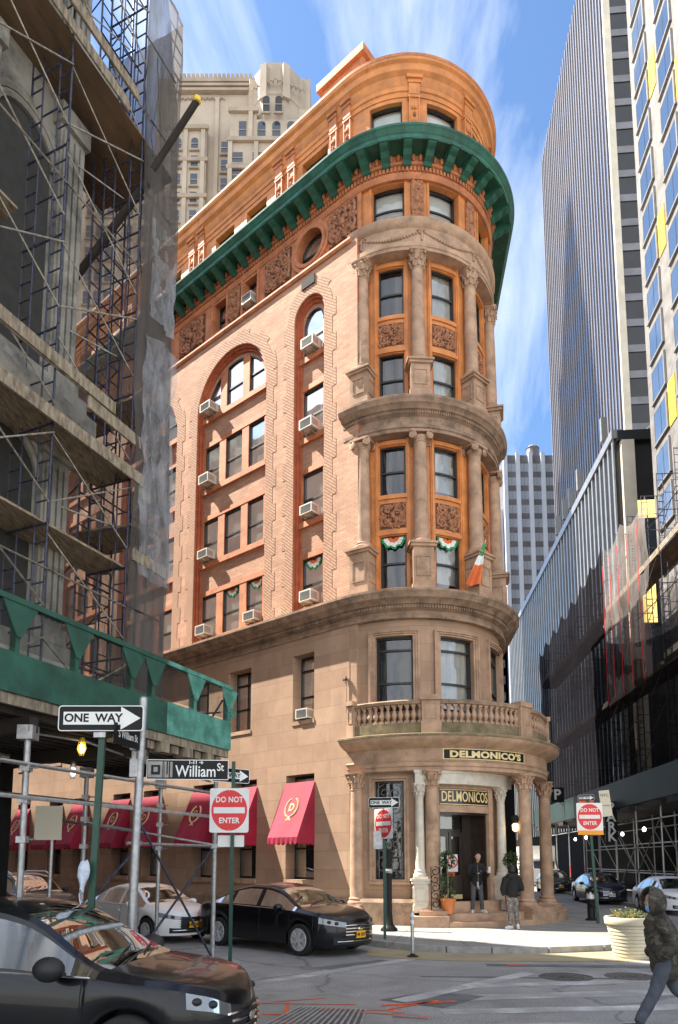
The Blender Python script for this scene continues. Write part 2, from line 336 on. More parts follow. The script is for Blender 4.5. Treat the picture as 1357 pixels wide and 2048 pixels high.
def window(parent,M,poly,R,rails=(),munt=(),blind=0,fw=.055,pane='pane',name='window',n=6,curt=None):
    """frame bars round an outline, pane and (where the photo shows one) blind as sub-parts"""
    qa=min(p[0] for p in poly); qb=max(p[0] for p in poly); za=min(p[1] for p in poly); zb=max(p[1] for p in poly)
    if len(poly)==4:
        poly=[(qa+(qb-qa)*i/n,za) for i in range(n+1)]+[(qb-(qb-qa)*i/n,zb) for i in range(n+1)] if M is not Mf else rect(qa,qb,za,zb)
    fb=MB(); k=len(poly); cq=(qa+qb)/2
    up=lambda q,z:(M(q,z,R+.1)-M(q,z,R))
    for i in range(k):
        p,q=poly[i],poly[(i+1)%k]; fb.bar(M(p[0],p[1],R),M(q[0],q[1],R),fw*K*1.6,.09*K,up=up(*p))
    def span(z):
        qs=[]
        for i in range(k):
            p,q=poly[i],poly[(i+1)%k]
            if (p[1]-z)*(q[1]-z)<0: qs.append(p[0]+(q[0]-p[0])*(z-p[1])/(q[1]-p[1]))
        return (min(qs),max(qs)) if len(qs)>1 else (qa,qb)
    for z in rails:
        a,b=span(z)
        for i in range(n): fb.bar(M(a+(b-a)*i/n,z,R+.012),M(a+(b-a)*(i+1)/n,z,R+.012),.05*K,.06*K,up=(0,0,1))
    for q in munt: fb.bar(M(q,za,R+.01),M(q,zb,R+.01),.05*K,.06*K,up=up(q,za))
    w=obj(name,fb,MT['frame'],parent)
    pb=MB(); pwall(pb,M,clean(poly),[],R-.015) if M is Mf else mwall(pb,M,qa,qb,za,zb,R-.015,[],0)
    obj('pane',pb,MT[pane],w,smooth=30)
    if blind>0:
        bb=MB(); zz=zb-(zb-za)*blind
        if M is Mf:
            a=[p for p in poly if p[1]>zz]; x0,x1=span(zz) if blind<1 else (qa,qb)
            pl=clean([(x0,zz),(x1,zz)]+[p for p in poly if p[1]>zz+1e-4]) if blind<1 else clean(poly)
            pwall(bb,M,pl,[],R-.06)
        else: mwall(bb,M,qa,qb,zz,zb,R-.12,[],0)
        obj('blind',bb,MT[curt or 'blind'],w)
    return w
D=thing('restaurant_building',(AX.x*K,AX.y*K,0),'narrow flatiron brick and brownstone restaurant building with rounded corner bay and green cornice','building')
rnd=random.Random(3)
# --- facade of buff brick with tall arched recesses
arches=[(.95,2.28,20.26,1)]+[(c-1.9,c+1.9,19.05,3) for c in (5.55,10.65,15.75,20.85)]+[(24.1,25.43,20.26,1)]
mb=MB(); pwall(mb,Mf,[(-.45,9.7),(FL,9.7),(FL,21.95),(-.45,21.95)],[clean(arch(a,b,9.75,zs)) for a,b,zs,_ in arches],3.2)
mwall(mb,Mc,228.5,238.2,9.7,21.95,3.2,[],0)
wall=obj('brick_wall',mb,MT['brick'],D)
rows=[(10.08,11.72),(13.02,14.70),(15.97,17.68)]
JD=.30
for ai,(a,b,zs,nw) in enumerate(arches):
    rb=MB(); reveal(rb,Mf,clean(arch(a,b,9.75,zs)),3.2,3.2-JD)
    for off,RR in ((-.07,3.12),(-.16,3.03)):
        pl=arch(a,b,9.75,zs,off); pl2=arch(a,b,9.75,zs,off+.09)
        pwall(rb,Mf,clean(pl2),[clean(pl)],RR); reveal(rb,Mf,clean(pl),RR,3.2-JD)
    obj('arch_reveal',rb,MT['pier'],D)
    q=MB(); ol=clean(toothed(a,b,9.7,zs,.36,.52)); pwall(q,Mf,ol,[clean(arch(a,b,9.72,zs,.02))],3.21); reveal(q,Mf,ol,3.21,3.19); reveal(q,Mf,clean(arch(a,b,9.72,zs,.02)),3.21,3.19)
    obj('brick_quoins',q,MT['serr'],D)
    # recessed infill
    r=(b-a)/2; c=(a+b)/2; ri=r-.22
    wins=[(c-.42,c+.5)] if nw==1 else [(c-1.6,c-.78),(c-.43,c+.47),(c+.83,c+1.66)]
    if nw==1: wins=[(c-.45,c+.45)]
    g0,g1=wins[0][0]-.08,wins[-1][1]+.08
    ztop=lambda s:zs+math.sqrt(max(0,ri*ri-(s-c)**2))
    zr=18.9
    def arched(s0,s1):
        n=8; return [(s0,zr),(s1,zr)]+[(s1-(s1-s0)*i/n,max(zr+.15,ztop(s1-(s1-s0)*i/n)-.1)) for i in range(n+1)]
    holes=[clean(rect(g0,g1,z0-.02,z1+.08)) for z0,z1 in rows]
    gh=MB(); infill=MB(); pwall(infill,Mf,clean(arch(a,b,9.75,zs,-.06)),holes+[clean(arched(*w_)) for w_ in wins],2.95)
    obj('spandrel_wall',infill,MT['brick'],D)
    for z0,z1 in rows:
        tb=MB()
        mbox(tb,Mf,g0-.05,g1+.05,z1+.02,z1+.2,2.78,3.0); mbox(tb,Mf,g0-.05,g1+.05,z0-.2,z0,2.78,3.06)
        for s0,s1 in zip([g0-.02]+[w_[1] for w_ in wins],[w_[0] for w_ in wins]+[g1+.02]): mbox(tb,Mf,s0,s1,z0,z1+.03,2.76,2.985)
        obj('window_surround',tb,MT['terra'],D)
    tb=MB()
    mbox(tb,Mf,g0-.05,g1+.05,zr-.2,zr,2.78,3.06)
    for w_ in wins:
        pl=clean(arched(*w_)); reveal(tb,Mf,pl,2.95,2.78)
    for s0,s1 in zip([w_[1] for w_ in wins[:-1]],[w_[0] for w_ in wins[1:]]): mbox(tb,Mf,s0,s1,zr,ztop((s0+s1)/2)-.12,2.76,2.99)
    obj('window_surround',tb,MT['terra'],D)
    for z0,z1 in rows:
        for w_ in wins: window(D,Mf,rect(w_[0],w_[1],z0,z1),2.90,rails=[z0+(z1-z0)*.46],blind=rnd.choice([.5,.6,1,1,1]),curt=rnd.choice(['blind','curt','curt']))
    for w_ in wins:
        pl=clean(arched(*w_)); window(D,Mf,pl,2.90,rails=[zr+.75],blind=rnd.choice([.5,1]),curt='blind')
# --- terracotta frieze with paired windows, ornament panels and round window
fz=MB(); pairs=[(4.3,4.98,6.0,6.68)]+[(4.3+5.1*i,4.98+5.1*i,6.0+5.1*i,6.68+5.1*i) for i in (1,2,3)]
fw_=[]
for p in pairs: fw_+=[(p[0],p[1]),(p[2],p[3])]
ocu=[(1.63+.62*math.cos(2*math.pi*i/28),22.8+.62*math.sin(2*math.pi*i/28)) for i in range(28)]
pwall(fz,Mf,[(-.3,21.95),(FL,21.95),(FL,23.7),(-.3,23.7)],[rect(a,b,22.22,23.42) for a,b in fw_]+[ocu],3.12)
mwall(fz,Mc,228,240,21.95,23.7,3.12,[],0)
for a,b in fw_: reveal(fz,Mf,rect(a,b,22.22,23.42),3.12,2.78)
reveal(fz,Mf,ocu,3.12,2.8)
for a,b in fw_:
    for x0,x1 in ((a-.14,a-.04),(b+.04,b+.14)): mbox(fz,Mf,x0,x1,22.1,23.55,3.1,3.18)
obj('frieze',fz,MT['terra'],D)
for a,b in fw_: window(D,Mf,rect(a,b,22.22,23.42),2.82,rails=[22.85],blind=.3)
rg=MB()
for rr,pr_ in ((.66,.09),(.80,.06)):
    for i in range(36):
        t0,t1=2*math.pi*i/36,2*math.pi*(i+1)/36
        rg.bar(Mf(1.63+rr*math.cos(t0),22.8+rr*math.sin(t0),3.14),Mf(1.63+rr*math.cos(t1),22.8+rr*math.sin(t1),3.14),.13*K,pr_*2*K,up=FN.to_3d())
ocw=window(D,Mf,ocu,2.84,rails=[22.8],name='round_window',blind=1)
obj('oculus_ring',rg,MT['terra'],D)
lg=MB(); sweep(lg,[(3.1,21.80),(3.25,21.80),(3.29,21.88),(3.29,21.95),(3.24,22.0),(3.1,22.0)],[(lambda R,z,s=s:Mf(s,z,R)) for s in (FL,18,9,3,0)]+st_arc(230.1,234)); 
obj('string_course',lg,MT['terra'],D)
# --- ornament reliefs
def relief(name,M,q0,q1,z0,z1,R,seed,den=1.0,parent=None):
    rr=random.Random(seed); g=MB(); wq=(q1-q0)*(1 if M is Mf else R*math.pi/180); h=z1-z0
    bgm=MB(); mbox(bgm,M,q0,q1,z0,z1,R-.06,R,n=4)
    P=lambda u,v,d:M(q0+(q1-q0)*(u+1)/2,z0+h*(v+1)/2,R+d)
    asp=wq/h
    def spiral(cu,cv,r,t0,turn,sg,th=.035):
        pts=[]
        for i in range(16):
            t=i/15; a=t0+sg*turn*t; rad=r*(1-.8*t); pts.append(P(max(-.97,min(.97,cu+rad*math.cos(a)/max(asp,.1))),max(-.97,min(.97,cv+rad*math.sin(a))),.012))
        g.path(pts,th*h*K,5,th*h*K*.5)
        g.ell(pts[-1],(th*h*K*1.5,)*3,6,4)
    nx=max(1,round(asp/.9)); 
    for sx in (-1,1):
        for sy in (-1,1):
            spiral(sx*.52,sy*.48,.44,R_(90 if sy<0 else -90),R_(520),sx*sy,.05)
            spiral(sx*.80,sy*.12,.2,R_(180),R_(400),-sx*sy,.035)
            spiral(sx*.22,sy*.78,.2,R_(0),R_(420),sx*sy,.035)
            spiral(sx*.30,sy*.2,.3,R_(200),R_(300),-sx*sy,.03)
            for k in range(int(14*den)):
                u=sx*rr.uniform(.05,.95); v=sy*rr.uniform(.05,.95); p=P(u,v,.012); s=h*K*rr.uniform(.025,.06)
                g.ell(p,(s,s*.8,s*rr.uniform(.7,1.5)),6,4)
    g.ell(P(0,0,.02),(h*.09*K,h*.09*K,h*.13*K),10,6)
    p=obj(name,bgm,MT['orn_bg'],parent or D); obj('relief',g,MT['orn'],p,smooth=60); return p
sid=0
for q0,q1 in ((-.38,.78),(2.55,3.85),(7.25,8.85),(12.35,13.95),(17.45,19.05)):
    sid+=1; relief('ornament_panel',Mf,q0,q1,22.18,23.42,3.15,sid,2.0)
for p in pairs: sid+=1; relief('ornament_strip',Mf,p[1]+.25,p[2]-.25,22.15,23.5,3.15,sid,2.0)
# --- dentil and egg bands, green cornice
full=st_full(3)
bd=MB(); sweep(bd,[(2.95,23.52),(3.14,23.52),(3.2,23.62),(3.2,23.70),(3.16,23.72),(3.16,23.92),(3.25,23.94),(3.28,24.0),(3.24,24.03),(3.24,24.24),(3.36,24.3),(2.95,24.3)],full)
def teeth(mb,qstep,z0,z1,R0,R1,f=FL,wd=.55,arc=(230.1,352),M=Mc,egg=False):
    s=f
    if f>0:
        while s>0.02:
            if egg: mb.ell(Mf(s,(z0+z1)/2,R1),(.08*K,.08*K,(z1-z0)*.55*K),6,5)
            else: mbox(mb,Mf,s-qstep*wd/2,s+qstep*wd/2,z0,z1,R0,R1)
            s-=qstep
    da=math.degrees(qstep/R1); a=arc[0]
    while a<arc[1]:
        if egg: mb.ell(M(a,(z0+z1)/2,R1),(.08*K,.08*K,(z1-z0)*.55*K),6,5)
        else: mbox(mb,M,a-da*wd/2,a+da*wd/2,z0,z1,R0,R1)
        a+=da
teeth(bd,.125,23.74,23.89,3.15,3.225); teeth(bd,.235,24.03,24.25,3.2,3.27,egg=True)
obj('dentil_band',bd,MT['terra'],D,smooth=40)
gc=MB(); sweep(gc,[(3.0,24.26),(3.80,24.20),(3.83,24.18),(3.86,24.22),(3.86,24.33),(3.90,24.36),(3.93,24.45),(3.99,24.5),(4.0,24.56),(3.97,24.6),(3.0,24.72)],full)
gcor=obj('green_cornice',gc,MT['green'],D,smooth=35)
def bracket_mesh():
    b=MB(); pr=[(0,0),(.60,0),(.62,-.05),(.58,-.08),(.50,-.11),(.40,-.13),(.28,-.22),(.14,-.27),(.06,-.33),(0,-.34)]
    for x in (-.13,.13): 
        for r,z in pr: b.vert((r*K,x*K,z*K))
    n=len(pr)
    for i in range(n): b.face(i,(i+1)%n,n+(i+1)%n,n+i)
    b.face(*range(n)); b.face(*range(2*n-1,n-1,-1)); b.box((.32*K,0,-.02*K),(.66*K,.33*K,.05*K)); return b.mesh('bracket',MT['green'])
bm_=bracket_mesh()
def orient(o,M,q,z,R,extra=0):
    p=M(q,z,R); d=(M(q,z,R+1)-M(q,z,R)); o.location=p-wloc(o.parent) if o.parent else p; o.rotation_euler=(0,0,math.atan2(d.y,d.x)+extra)
s=.45
while s<FL: o=link('bracket',bm_,gcor,False); orient(o,Mf,s,24.21,3.22); s+=.62
a=233
while a<354: o=link('bracket',bm_,gcor,False); orient(o,Mc,a,24.21,3.22); a+=11.6
# --- attic storey
at=MB(); aw=[(.95,2.15)]+[(q0+5.1*i,q1+5.1*i) for i in range(4) for q0,q1 in ((3.95,5.05),(5.75,6.85))]
mwall(at,Mf,0,FL,24.6,26.75,3.02,[(a_,b_,25.0,26.45) for a_,b_ in aw],.3)
taw=[(245,265.5),(281,303),(318,338)]
mwall(at,Mc,230.1,355.6,24.6,26.75,3.02,[(a_,b_,25.0,26.48) for a_,b_ in taw],.22)
sweep(at,[(3.0,24.6),(3.0,26.75)],[lambda R,z:Mr(0,z,R),lambda R,z:Mr(24,z,R)],False)
sweep(at,[(2.9,26.62),(3.05,26.62),(3.06,26.78),(3.1,26.8),(3.1,26.95),(3.14,27.0),(3.2,27.2),(3.32,27.3),(3.34,27.38),(3.34,27.52),(3.42,27.58),(3.45,27.68)],full,False)
rimb=MB(); sweep(rimb,[(3.452,27.66),(3.455,27.76),(3.3,27.83),(2.9,27.83)],full,False); obj('roof_coping',rimb,MT['terra'],D)
obj('attic_wall',at,MT['terra_o'],D,smooth=30)
for a_,b_ in aw: window(D,Mf,rect(a_,b_,25.0,26.45),2.76,rails=[25.75],blind=.2)
for a_,b_ in taw: window(D,Mc,rect(a_,b_,25.0,26.48),2.84,rails=[25.6],blind=.6)
def attpil(M,q,w_):
    pm=MB()
    mbox(pm,M,q-w_/2,q+w_/2,24.6,26.6,2.98,3.12); mbox(pm,M,q-w_*.6,q+w_*.6,26.5,26.6,2.98,3.16); mbox(pm,M,q-w_/2,q+w_/2,26.6,27.0,2.98,3.17)
    mbox(pm,M,q-w_*.6,q+w_*.6,27.0,27.12,2.98,3.2); mbox(pm,M,q-w_*.7,q+w_*.7,27.12,27.3,2.98,3.26)
    for k in range(6): 
        for sx in (-1,1): pm.ell(M(q+sx*w_*.12*(k%2),24.8+k*.27,3.13),(.055*K,.055*K,.09*K),6,4)
    for sx in (-.43,.43): mbox(pm,M,q+w_*sx-w_*.06,q+w_*sx+w_*.06,24.6,26.5,3.1,3.15)
    obj('attic_pilaster',pm,MT['terra_o' if M is Mc else 'terra'],D,smooth=40)
for q in (272.8,310.5,347): attpil(Mc,q,6.6)
for i in range(5):
    for q in (-.0,.62): attpil(Mf,q+2.6+5.0*i if i else q+2.6,.34)
for q in (.02,.62): attpil(Mf,q,.3)
ph=MB(); 
mbox(ph,Mf,.25,2.2,27.3,30.45,-1.2,1.95); mbox(ph,Mf,.12,2.34,30.45,30.75,-1.3,2.1)
pent=obj('penthouse',ph,MT['terra'],D)
rf=MB()
def foot(z,R,t): return [Mf(FL,z,R)]+[Mf(0,z,R)]+[Mc(a,z,R) for a in range(234,354,6)]+[Mr(0,z,R),Mr(24,z,R)]
rf.poly(foot(27.4,3.1,0)); rf.poly(foot(24.5,2.9,0))
for M_,q in ((Mf,FL),(Mr,24)):
    pass
e0,e1=Mf(FL,0,3.19),Mr(24,0,3.19)
rf.poly([e0,e1,e1+Vector((0,0,27.4*K)),e0+Vector((0,0,27.4*K))])
obj('roof',rf,MT['bstone'],D)
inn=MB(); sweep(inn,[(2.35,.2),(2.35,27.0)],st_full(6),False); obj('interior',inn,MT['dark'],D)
rw=MB(); sweep(rw,[(3.1,.1),(3.1,24.3)],[lambda R,z:Mc(348,z,R),lambda R,z:Mr(0,z,R),lambda R,z:Mr(24,z,R)],False); obj('rear_wall',rw,MT['brick'],D)
# --- rounded corner bay
tw=[(248.5,265.0),(283.5,301.0),(319.5,337)]
def bay(z0,z1,rws,m):
    b=MB(); hs=[]
    for a_,b_ in tw:
        for r0,r1 in rws: hs.append((a_,b_,r0,r1))
    mwall(b,Mc,232,354,z0,z1,2.80,hs,.2)
    for a_,b_ in tw:
        for r0,r1 in rws:
            mbox(b,Mc,a_-1.6,b_+1.6,r1+.03,r1+.15,2.78,2.86,n=8); mbox(b,Mc,a_-1.2,b_+1.2,r0-.13,r0,2.78,2.85,n=8)
        for x in (a_-1.7,b_+1.7): mbox(b,Mc,x-1.2,x+1.2,z0+.02,z1-.02,2.78,2.85,n=2); mbox(b,Mc,x-.4 ,x+.4 ,z0+.02,z1-.02,2.84,2.88,n=1)
    obj('bay_wall',b,m,D,smooth=30)
bay(15.85,21.1,[(16.1,17.76),(19.06,20.72)],MT['terra_o']); bay(9.65,14.9,[(10.08,11.74),(13.06,14.66)],MT['terra_o'])
for i,(a_,b_) in enumerate(tw):
    for r0,r1 in ((16.1,17.76),(19.06,20.72),(10.08,11.74),(13.06,14.66)):
        window(D,Mc,rect(a_,b_,r0,r1),2.69,rails=[(r0+r1)/2-.03],blind=(0 if i==0 else .85),pane='pane2' if i else 'pane',curt='curt',n=4)
    relief('spandrel_panel',Mc,a_+.2,b_-.2,18.04,18.8,2.81,50+i,1.6); relief('spandrel_panel',Mc,a_+.2,b_-.2,11.98,12.8,2.81,60+i,1.6)
# dark wall joint strip where brick meets bay
js=MB(); mbox(js,Mc,238.1,238.9,9.7,21.9,2.7,3.19); obj('bay_jamb',js,MT['pier'],D)
# seventh floor of the bay
f7=MB(); mwall(f7,Mc,238,354,21.95,23.7,3.04,[(246,266,22.15,23.5),(281.5,301.5,22.15,23.5),(321,340,22.15,23.5)],.28)
for a_,b_ in ((246,266),(281.5,301.5),(321,340)):
    mbox(f7,Mc,a_-1.6,a_-.3,22.1,23.55,3.02,3.07); mbox(f7,Mc,b_+.3,b_+1.6,22.1,23.55,3.02,3.07)
obj('upper_bay_wall',f7,MT['terra_o'],D,smooth=30)
for a_,b_ in ((246,266),(281.5,301.5),(321,340)): window(D,Mc,rect(a_,b_,22.15,23.5),2.8,rails=[22.75],blind=.6)
for q in (273.8,311,347): sid+=1; relief('ornament_strip',Mc,q-3,q+3,22.2,23.5,3.08,sid,2.5)
# swag entablature, mid cornice
en=MB(); sweep(en,[(2.7,20.97),(3.18,20.97),(3.18,21.07),(3.21,21.09),(3.21,21.22),(3.15,21.27),(3.13,21.3),(3.13,21.78),(3.18,21.82),(3.23,21.9),(3.26,22.0),(3.26,22.08),(3.2,22.12),(2.8,22.14)],st_arc(231.5,354))
for k in range(4):
    a0=240+k*36
    for j in range(22):
        t=j/21; a=a0+36*t; z=21.68-.28*math.sin(math.pi*t); r=.035+.03*math.sin(math.pi*t)
        en.ell(Mc(a,z,3.14),(r*K,)*3,6,4)
    for j in range(5): en.ell(Mc(a0,21.66-.07*j,3.15),(.05*K,.05*K,.045*K),6,4)
    for j in range(6): en.ell(Mc(a0+rnd.uniform(-3,3),21.62+rnd.uniform(-.05,.08),3.15),(.06*K,.06*K,.035*K),6,4)
obj('swag_entablature',en,MT['bstone'],D,smooth=40)
mc=MB(); sweep(mc,[(2.7,14.86),(3.18,14.86),(3.18,14.96),(3.22,14.98),(3.22,15.08),(3.15,15.12),(3.15,15.36),(3.22,15.4),(3.22,15.52),(3.30,15.54),(3.36,15.62),(3.44,15.66),(3.47,15.76),(3.50,15.8),(3.50,15.87),(3.42,15.93),(2.7,15.98)],[(lambda R,z:Mf(.12,z,R))]+st_arc(230.1,354))
teeth(mc,.075,15.41,15.51,3.2,3.265,f=0,arc=(231,353))
obj('bay_cornice',mc,MT['bstone_d'],D,smooth=30)
lc=MB(); sweep(lc,[(3.0,8.98),(3.24,8.98),(3.26,9.06),(3.22,9.1),(3.22,9.2),(3.33,9.24),(3.33,9.34),(3.42,9.36),(3.5,9.44),(3.62,9.48),(3.67,9.58),(3.72,9.64),(3.72,9.71),(3.6,9.76),(2.7,9.8)],full)
teeth(lc,.085,9.245,9.335,3.3,3.385)
obj('stone_cornice',lc,MT['bstone_d'],D,smooth=30)
# columns
def leafcap(b,r,h,M,vol=True):
    b.lathe([(r*1.02,0),(r*1.1,.02*h),(r*1.0,.06*h),(r*1.05,.3*h),(r*1.2,.6*h),(r*1.5,.88*h)],n=16,M=M)
    for tier,(z,rr,n,off) in enumerate(((.05,1.08,8,0),(.38,1.2,8,.5))):
        for k in range(n):
            a=2*math.pi*(k+off)/n; ca,sa=math.cos(a),math.sin(a)
            pts=[M@Vector((ca*r*(rr+dr),sa*r*(rr+dr),(z+dz)*h)) for dr,dz in ((0,0),(.08,.18),(.2,.33),(.42,.38),(.46,.3))]
            b.path(pts,r*.2*K,5,r*.12*K)
    for k in range(4):
        a=math.pi/4+k*math.pi/2
        b.ell((r*1.62*math.cos(a),r*1.62*math.sin(a),.84*h),(r*.27,r*.27,.11*h),7,5,M=M)
    b.lathe([(r*1.75,.88*h),(r*1.85,.92*h),(r*1.85,h)],n=16,mod=lambda a,i:.86+.26*abs(math.cos(2*(a-math.pi/4)))**3,M=M)
def ioncap(b,r,h,M):
    b.lathe([(r*1.0,0),(r*1.25,.25*h),(r*1.3,.5*h)],n=16,M=M)
    for sx in (-1,1):
        for sy in (-1,1):
            c=Vector((sx*r*1.05,sy*r*1.25,.45*h)); d=Vector((.5*sx,sy*.25,0)).normalized()
            for rr,t in ((.62,.10),(.42,.2),(.2,.3)):
                b.tube(M@(c-d*r*.12*(1+t)),M@(c+d*r*.25*(1+t*1.6)),r*rr*K,10)
    b.box((0,0,.88*h),(r*2.9,r*3.3,.24*h),M=M)
def column(M,q,R,zb,zt,zc,r,kind,ped=None,m='bstone',parent=D,pw=None):
    p=M(q,0,R); d=M(q,0,R+1)-p; T=Matrix.Translation((p.x,p.y,0))@Matrix.Rotation(math.atan2(d.y,d.x),4,'Z')@Matrix.Scale(K,4)
    b=MB(); h=zt-zb
    b.box((0,0,zb+.03),(r*2.9,r*2.9,.06),M=T)
    pf=[(r*1.42,zb+.06),(r*1.45,zb+.1),(r*1.38,zb+.14),(r*1.15,zb+.17),(r*1.22,zb+.2),(r*1.2,zb+.23),(r*1.03,zb+.26)]+[(r*(1.0-.15*t**1.6),zb+.28+(h-.34)*t) for t in [i/8 for i in range(9)]]+[(r*.95,zt-.04),(r*.95,zt-.02),(r*.86,zt)]
    b.lathe(pf,n=20,M=T); c=obj('column',b,MT[m],parent,smooth=40)
    cb=MB(); T2=T@Matrix.Translation((0,0,zt))
    (leafcap if kind=='c' else ioncap)(cb,r*.86,zc-zt,T2); obj('capital',cb,MT[m],c,smooth=50)
    if ped:
        pb=MB(); w_=pw or r*2.7
        pb.box((0,0,(ped+.1)),(w_*1.12,w_*1.12,.2),M=T); pb.box((0,0,(ped+zb)/2),(w_,w_,zb-ped-.02),M=T)
        pb.box((0,0,zb-.03),(w_*1.38,w_*1.38,.06),M=T); pb.box((0,0,zb-.10),(w_*1.22,w_*1.22,.08),M=T)
        for sx,sy in ((1,0),(0,1),(0,-1)):
            for (u,v,wu,hv) in ((0,-.32,.66,.035),(0,.32,.66,.035),(-.33,0,.035,.66),(.33,0,.035,.66)):
                H=zb-ped; cz=(zb+ped)/2+.02; off=w_/2+.008
                if sx: pb.box((off,u*w_,cz+v*H*.62),(.03,wu*w_,hv*w_ if wu>.1 else H*.42),M=T)
                else: pb.box((u*w_,sy*off,cz+v*H*.62),(wu*w_,.03,hv*w_ if wu>.1 else H*.42),M=T)
        obj('pedestal',pb,MT[m],c)
for q in (239.2,273.5,311,347):
    column(Mc,q,3.0,17.15,20.42,20.98,.215,'c',ped=15.95,pw=.6); column(Mc,q,3.02,11.26,14.58,14.87,.225,'i',ped=9.76,pw=.62)
# --- brownstone base
gw=[(1.3,2.5)]+[(c+d0,c+d1) for c in (5.0,10.15,15.3,20.4) for d0,d1 in ((-1.15,.05),(.95,2.15))]
sw=[(1.32,2.24)]+[(c+d0,c+d1) for c in (5.2,10.3,15.4,20.5) for d0,d1 in ((-1.0,.15),(1.2,2.35))]
bs=MB(); hs=[rect(a_,b_,1.3,4.6) for a_,b_ in gw]+[rect(a_,b_,6.3,8.46) for a_,b_ in sw]
pwall(bs,Mf,[(-.1,0),(FL,0),(FL,9.0),(-.1,9.0)],hs,3.2)
for h in hs: reveal(bs,Mf,h,3.2,2.72)
mwall(bs,Mc,228.4,350,0,9.0,3.06,[(245.7,262,1.38,4.2,.12),(280.5,313,.78,3.3,.55),(246.7,267.8,6.25,8.5),(283,304.8,6.25,8.5),(320.5,341,6.25,8.5)],.16)
mbox(bs,Mc,229,236.5,0,9.0,3.0,3.19,n=3)
obj('stone_base',bs,MT['stone'],D,smooth=20)
pl=MB(); sweep(pl,[(3.1,0),(3.3,0),(3.3,.75),(3.24,.85),(3.1,.85)],[(lambda R,z,s=s:Mf(s,z,R)) for s in (FL,18,9,3,0)]+st_arc(230.1,266)); obj('plinth',pl,MT['bstone_d'],D)
for a_,b_ in sw: window(D,Mf,rect(a_,b_,6.32,8.44),2.76,rails=[7.15,8.02],munt=[] if a_<2 else [(a_+b_)/2],blind=rnd.choice([.4,.7,.7]))
for a_,b_ in gw: window(D,Mf,rect(a_,b_,1.36,4.56),2.74,rails=[2.3],blind=0)
for a_,b_ in gw: sl=MB(); mbox(sl,Mf,a_-.02,b_+.02,1.18,1.34,2.73,3.27); obj('window_sill',sl,MT['bstone'],D)
for a_,b_ in sw: sl=MB(); mbox(sl,Mf,a_-.02,b_+.02,6.18,6.31,2.75,3.23); obj('window_sill',sl,MT['bstone'],D)
for a_,b_ in ((246.7,267.8),(283,304.8),(320.5,341)):
    tf=MB()
    for off,Ro in ((1.1,3.1),(2.4,3.13),(3.6,3.16)):
        mbox(tf,Mc,a_-off,a_-off+1.2,6.0,8.5+off*.045,3.05,Ro); mbox(tf,Mc,b_+off-1.2,b_+off,6.0,8.5+off*.045,3.05,Ro); mbox(tf,Mc,a_-off,b_+off,8.5+(off-1.1)*.045,8.5+off*.045,3.05,Ro-.002,n=8)
    obj('window_architrave',tf,MT['bstone'],D)
tf=MB()
for off,Ro in ((1.2,3.09),(2.6,3.13)):
    a_,b_=245.7,262
    mbox(tf,Mc,a_-off,a_-off+1.3,1.25,4.2+off*.045,3.05,Ro); mbox(tf,Mc,b_+off-1.3,b_+off,1.25,4.2+off*.045,3.05,Ro); mbox(tf,Mc,a_-off,b_+off,4.2+(off-1.2)*.045,4.2+off*.045,3.05,Ro-.002,n=8); mbox(tf,Mc,a_-off,b_+off,1.38-off*.05,1.39-(off-1.2)*.05,3.05,Ro+.03,n=8)
obj('window_architrave',tf,MT['bstone'],D)
for (a_,b_),bl in zip(((246.7,267.8),(283,304.8),(320.5,341)),(0,.95,.6)): window(D,Mc,rect(a_,b_,6.27,8.48),2.9,rails=[7.1,8.1],blind=bl,pane='pane2' if bl else 'pane',curt='curt')
lw=window(D,Mc,rect(246,261.7,1.4,4.18),2.94,rails=[2.0],name='ironwork_window')
g=MB()
for sx in (-1,1):
    for k,zc in enumerate((1.8,2.35,2.9,3.45,3.85)):
        pts=[]
        for i in range(26):
            t=i/25; a=R_(90)+sx*R_(560)*t*(1 if k%2 else -1); r=.24*(1-.85*t); pts.append(Mc(253.9+sx*3.2+math.degrees(r*math.cos(a)/2.97),zc+r*1.05*math.sin(a),2.975))
        g.path(pts,.014*K,5)
for q in (247.5,253.9,260.2): g.tube(Mc(q,1.42,2.975),Mc(q,4.16,2.975),.014*K,5)
obj('grille',g,mat('dull_ironwork',(.16,.16,.15),.6,metal=.3),lw)
# --- entrance: white marble pilasters, sign board, panelled doors
for q in (269.6,320.5): column(Mc,q,3.3,1.42,3.72,4.08,.135,'c',ped=.5,m='marble',pw=.40)
mb=MB(); mbox(mb,Mc,267.5,331,4.08,4.42,3.0,3.42,n=20); mbox(mb,Mc,267,331.5,4.38,4.46,3.0,3.45,n=20); obj('marble_lintel',mb,MT['marble'],D)
df=MB()
for q0,q1 in ((276.5,280.4),(313.1,317)): mbox(df,Mc,q0,q1,.5,4.07,3.0,3.14,n=3)
mbox(df,Mc,280.4,313.1,3.3,3.5,3.0,3.13,n=10); mbox(df,Mc,280.4,313.1,3.98,4.07,3.0,3.13,n=10)
obj('door_surround',df,MT['bstone'],D)
sg=MB(); mbox(sg,Mc,280.5,313,3.5,3.98,3.0,3.12,n=12); sboard=obj('sign_board',sg,MT['wood'],D)
def curved_text(body,size,M,qc,z,R,parent,m,sx=1.0,bold=0,spacing=1,name='lettering',serif=False):
    me=text_mesh(body,size,.004,bold,spacing,sx)
    for v in me.vertices:
        x,y,d=v.co; q=qc+math.degrees(x/R); v.co=M(q,z+y,R+d+.004)
    me.materials.append(m); return link(name,me,parent)
curved_text('DELMONICOS',.42,Mc,297,3.74,3.125,sboard,MT['gold'],sx=.62,bold=.004,spacing=1.02)
bd=MB()
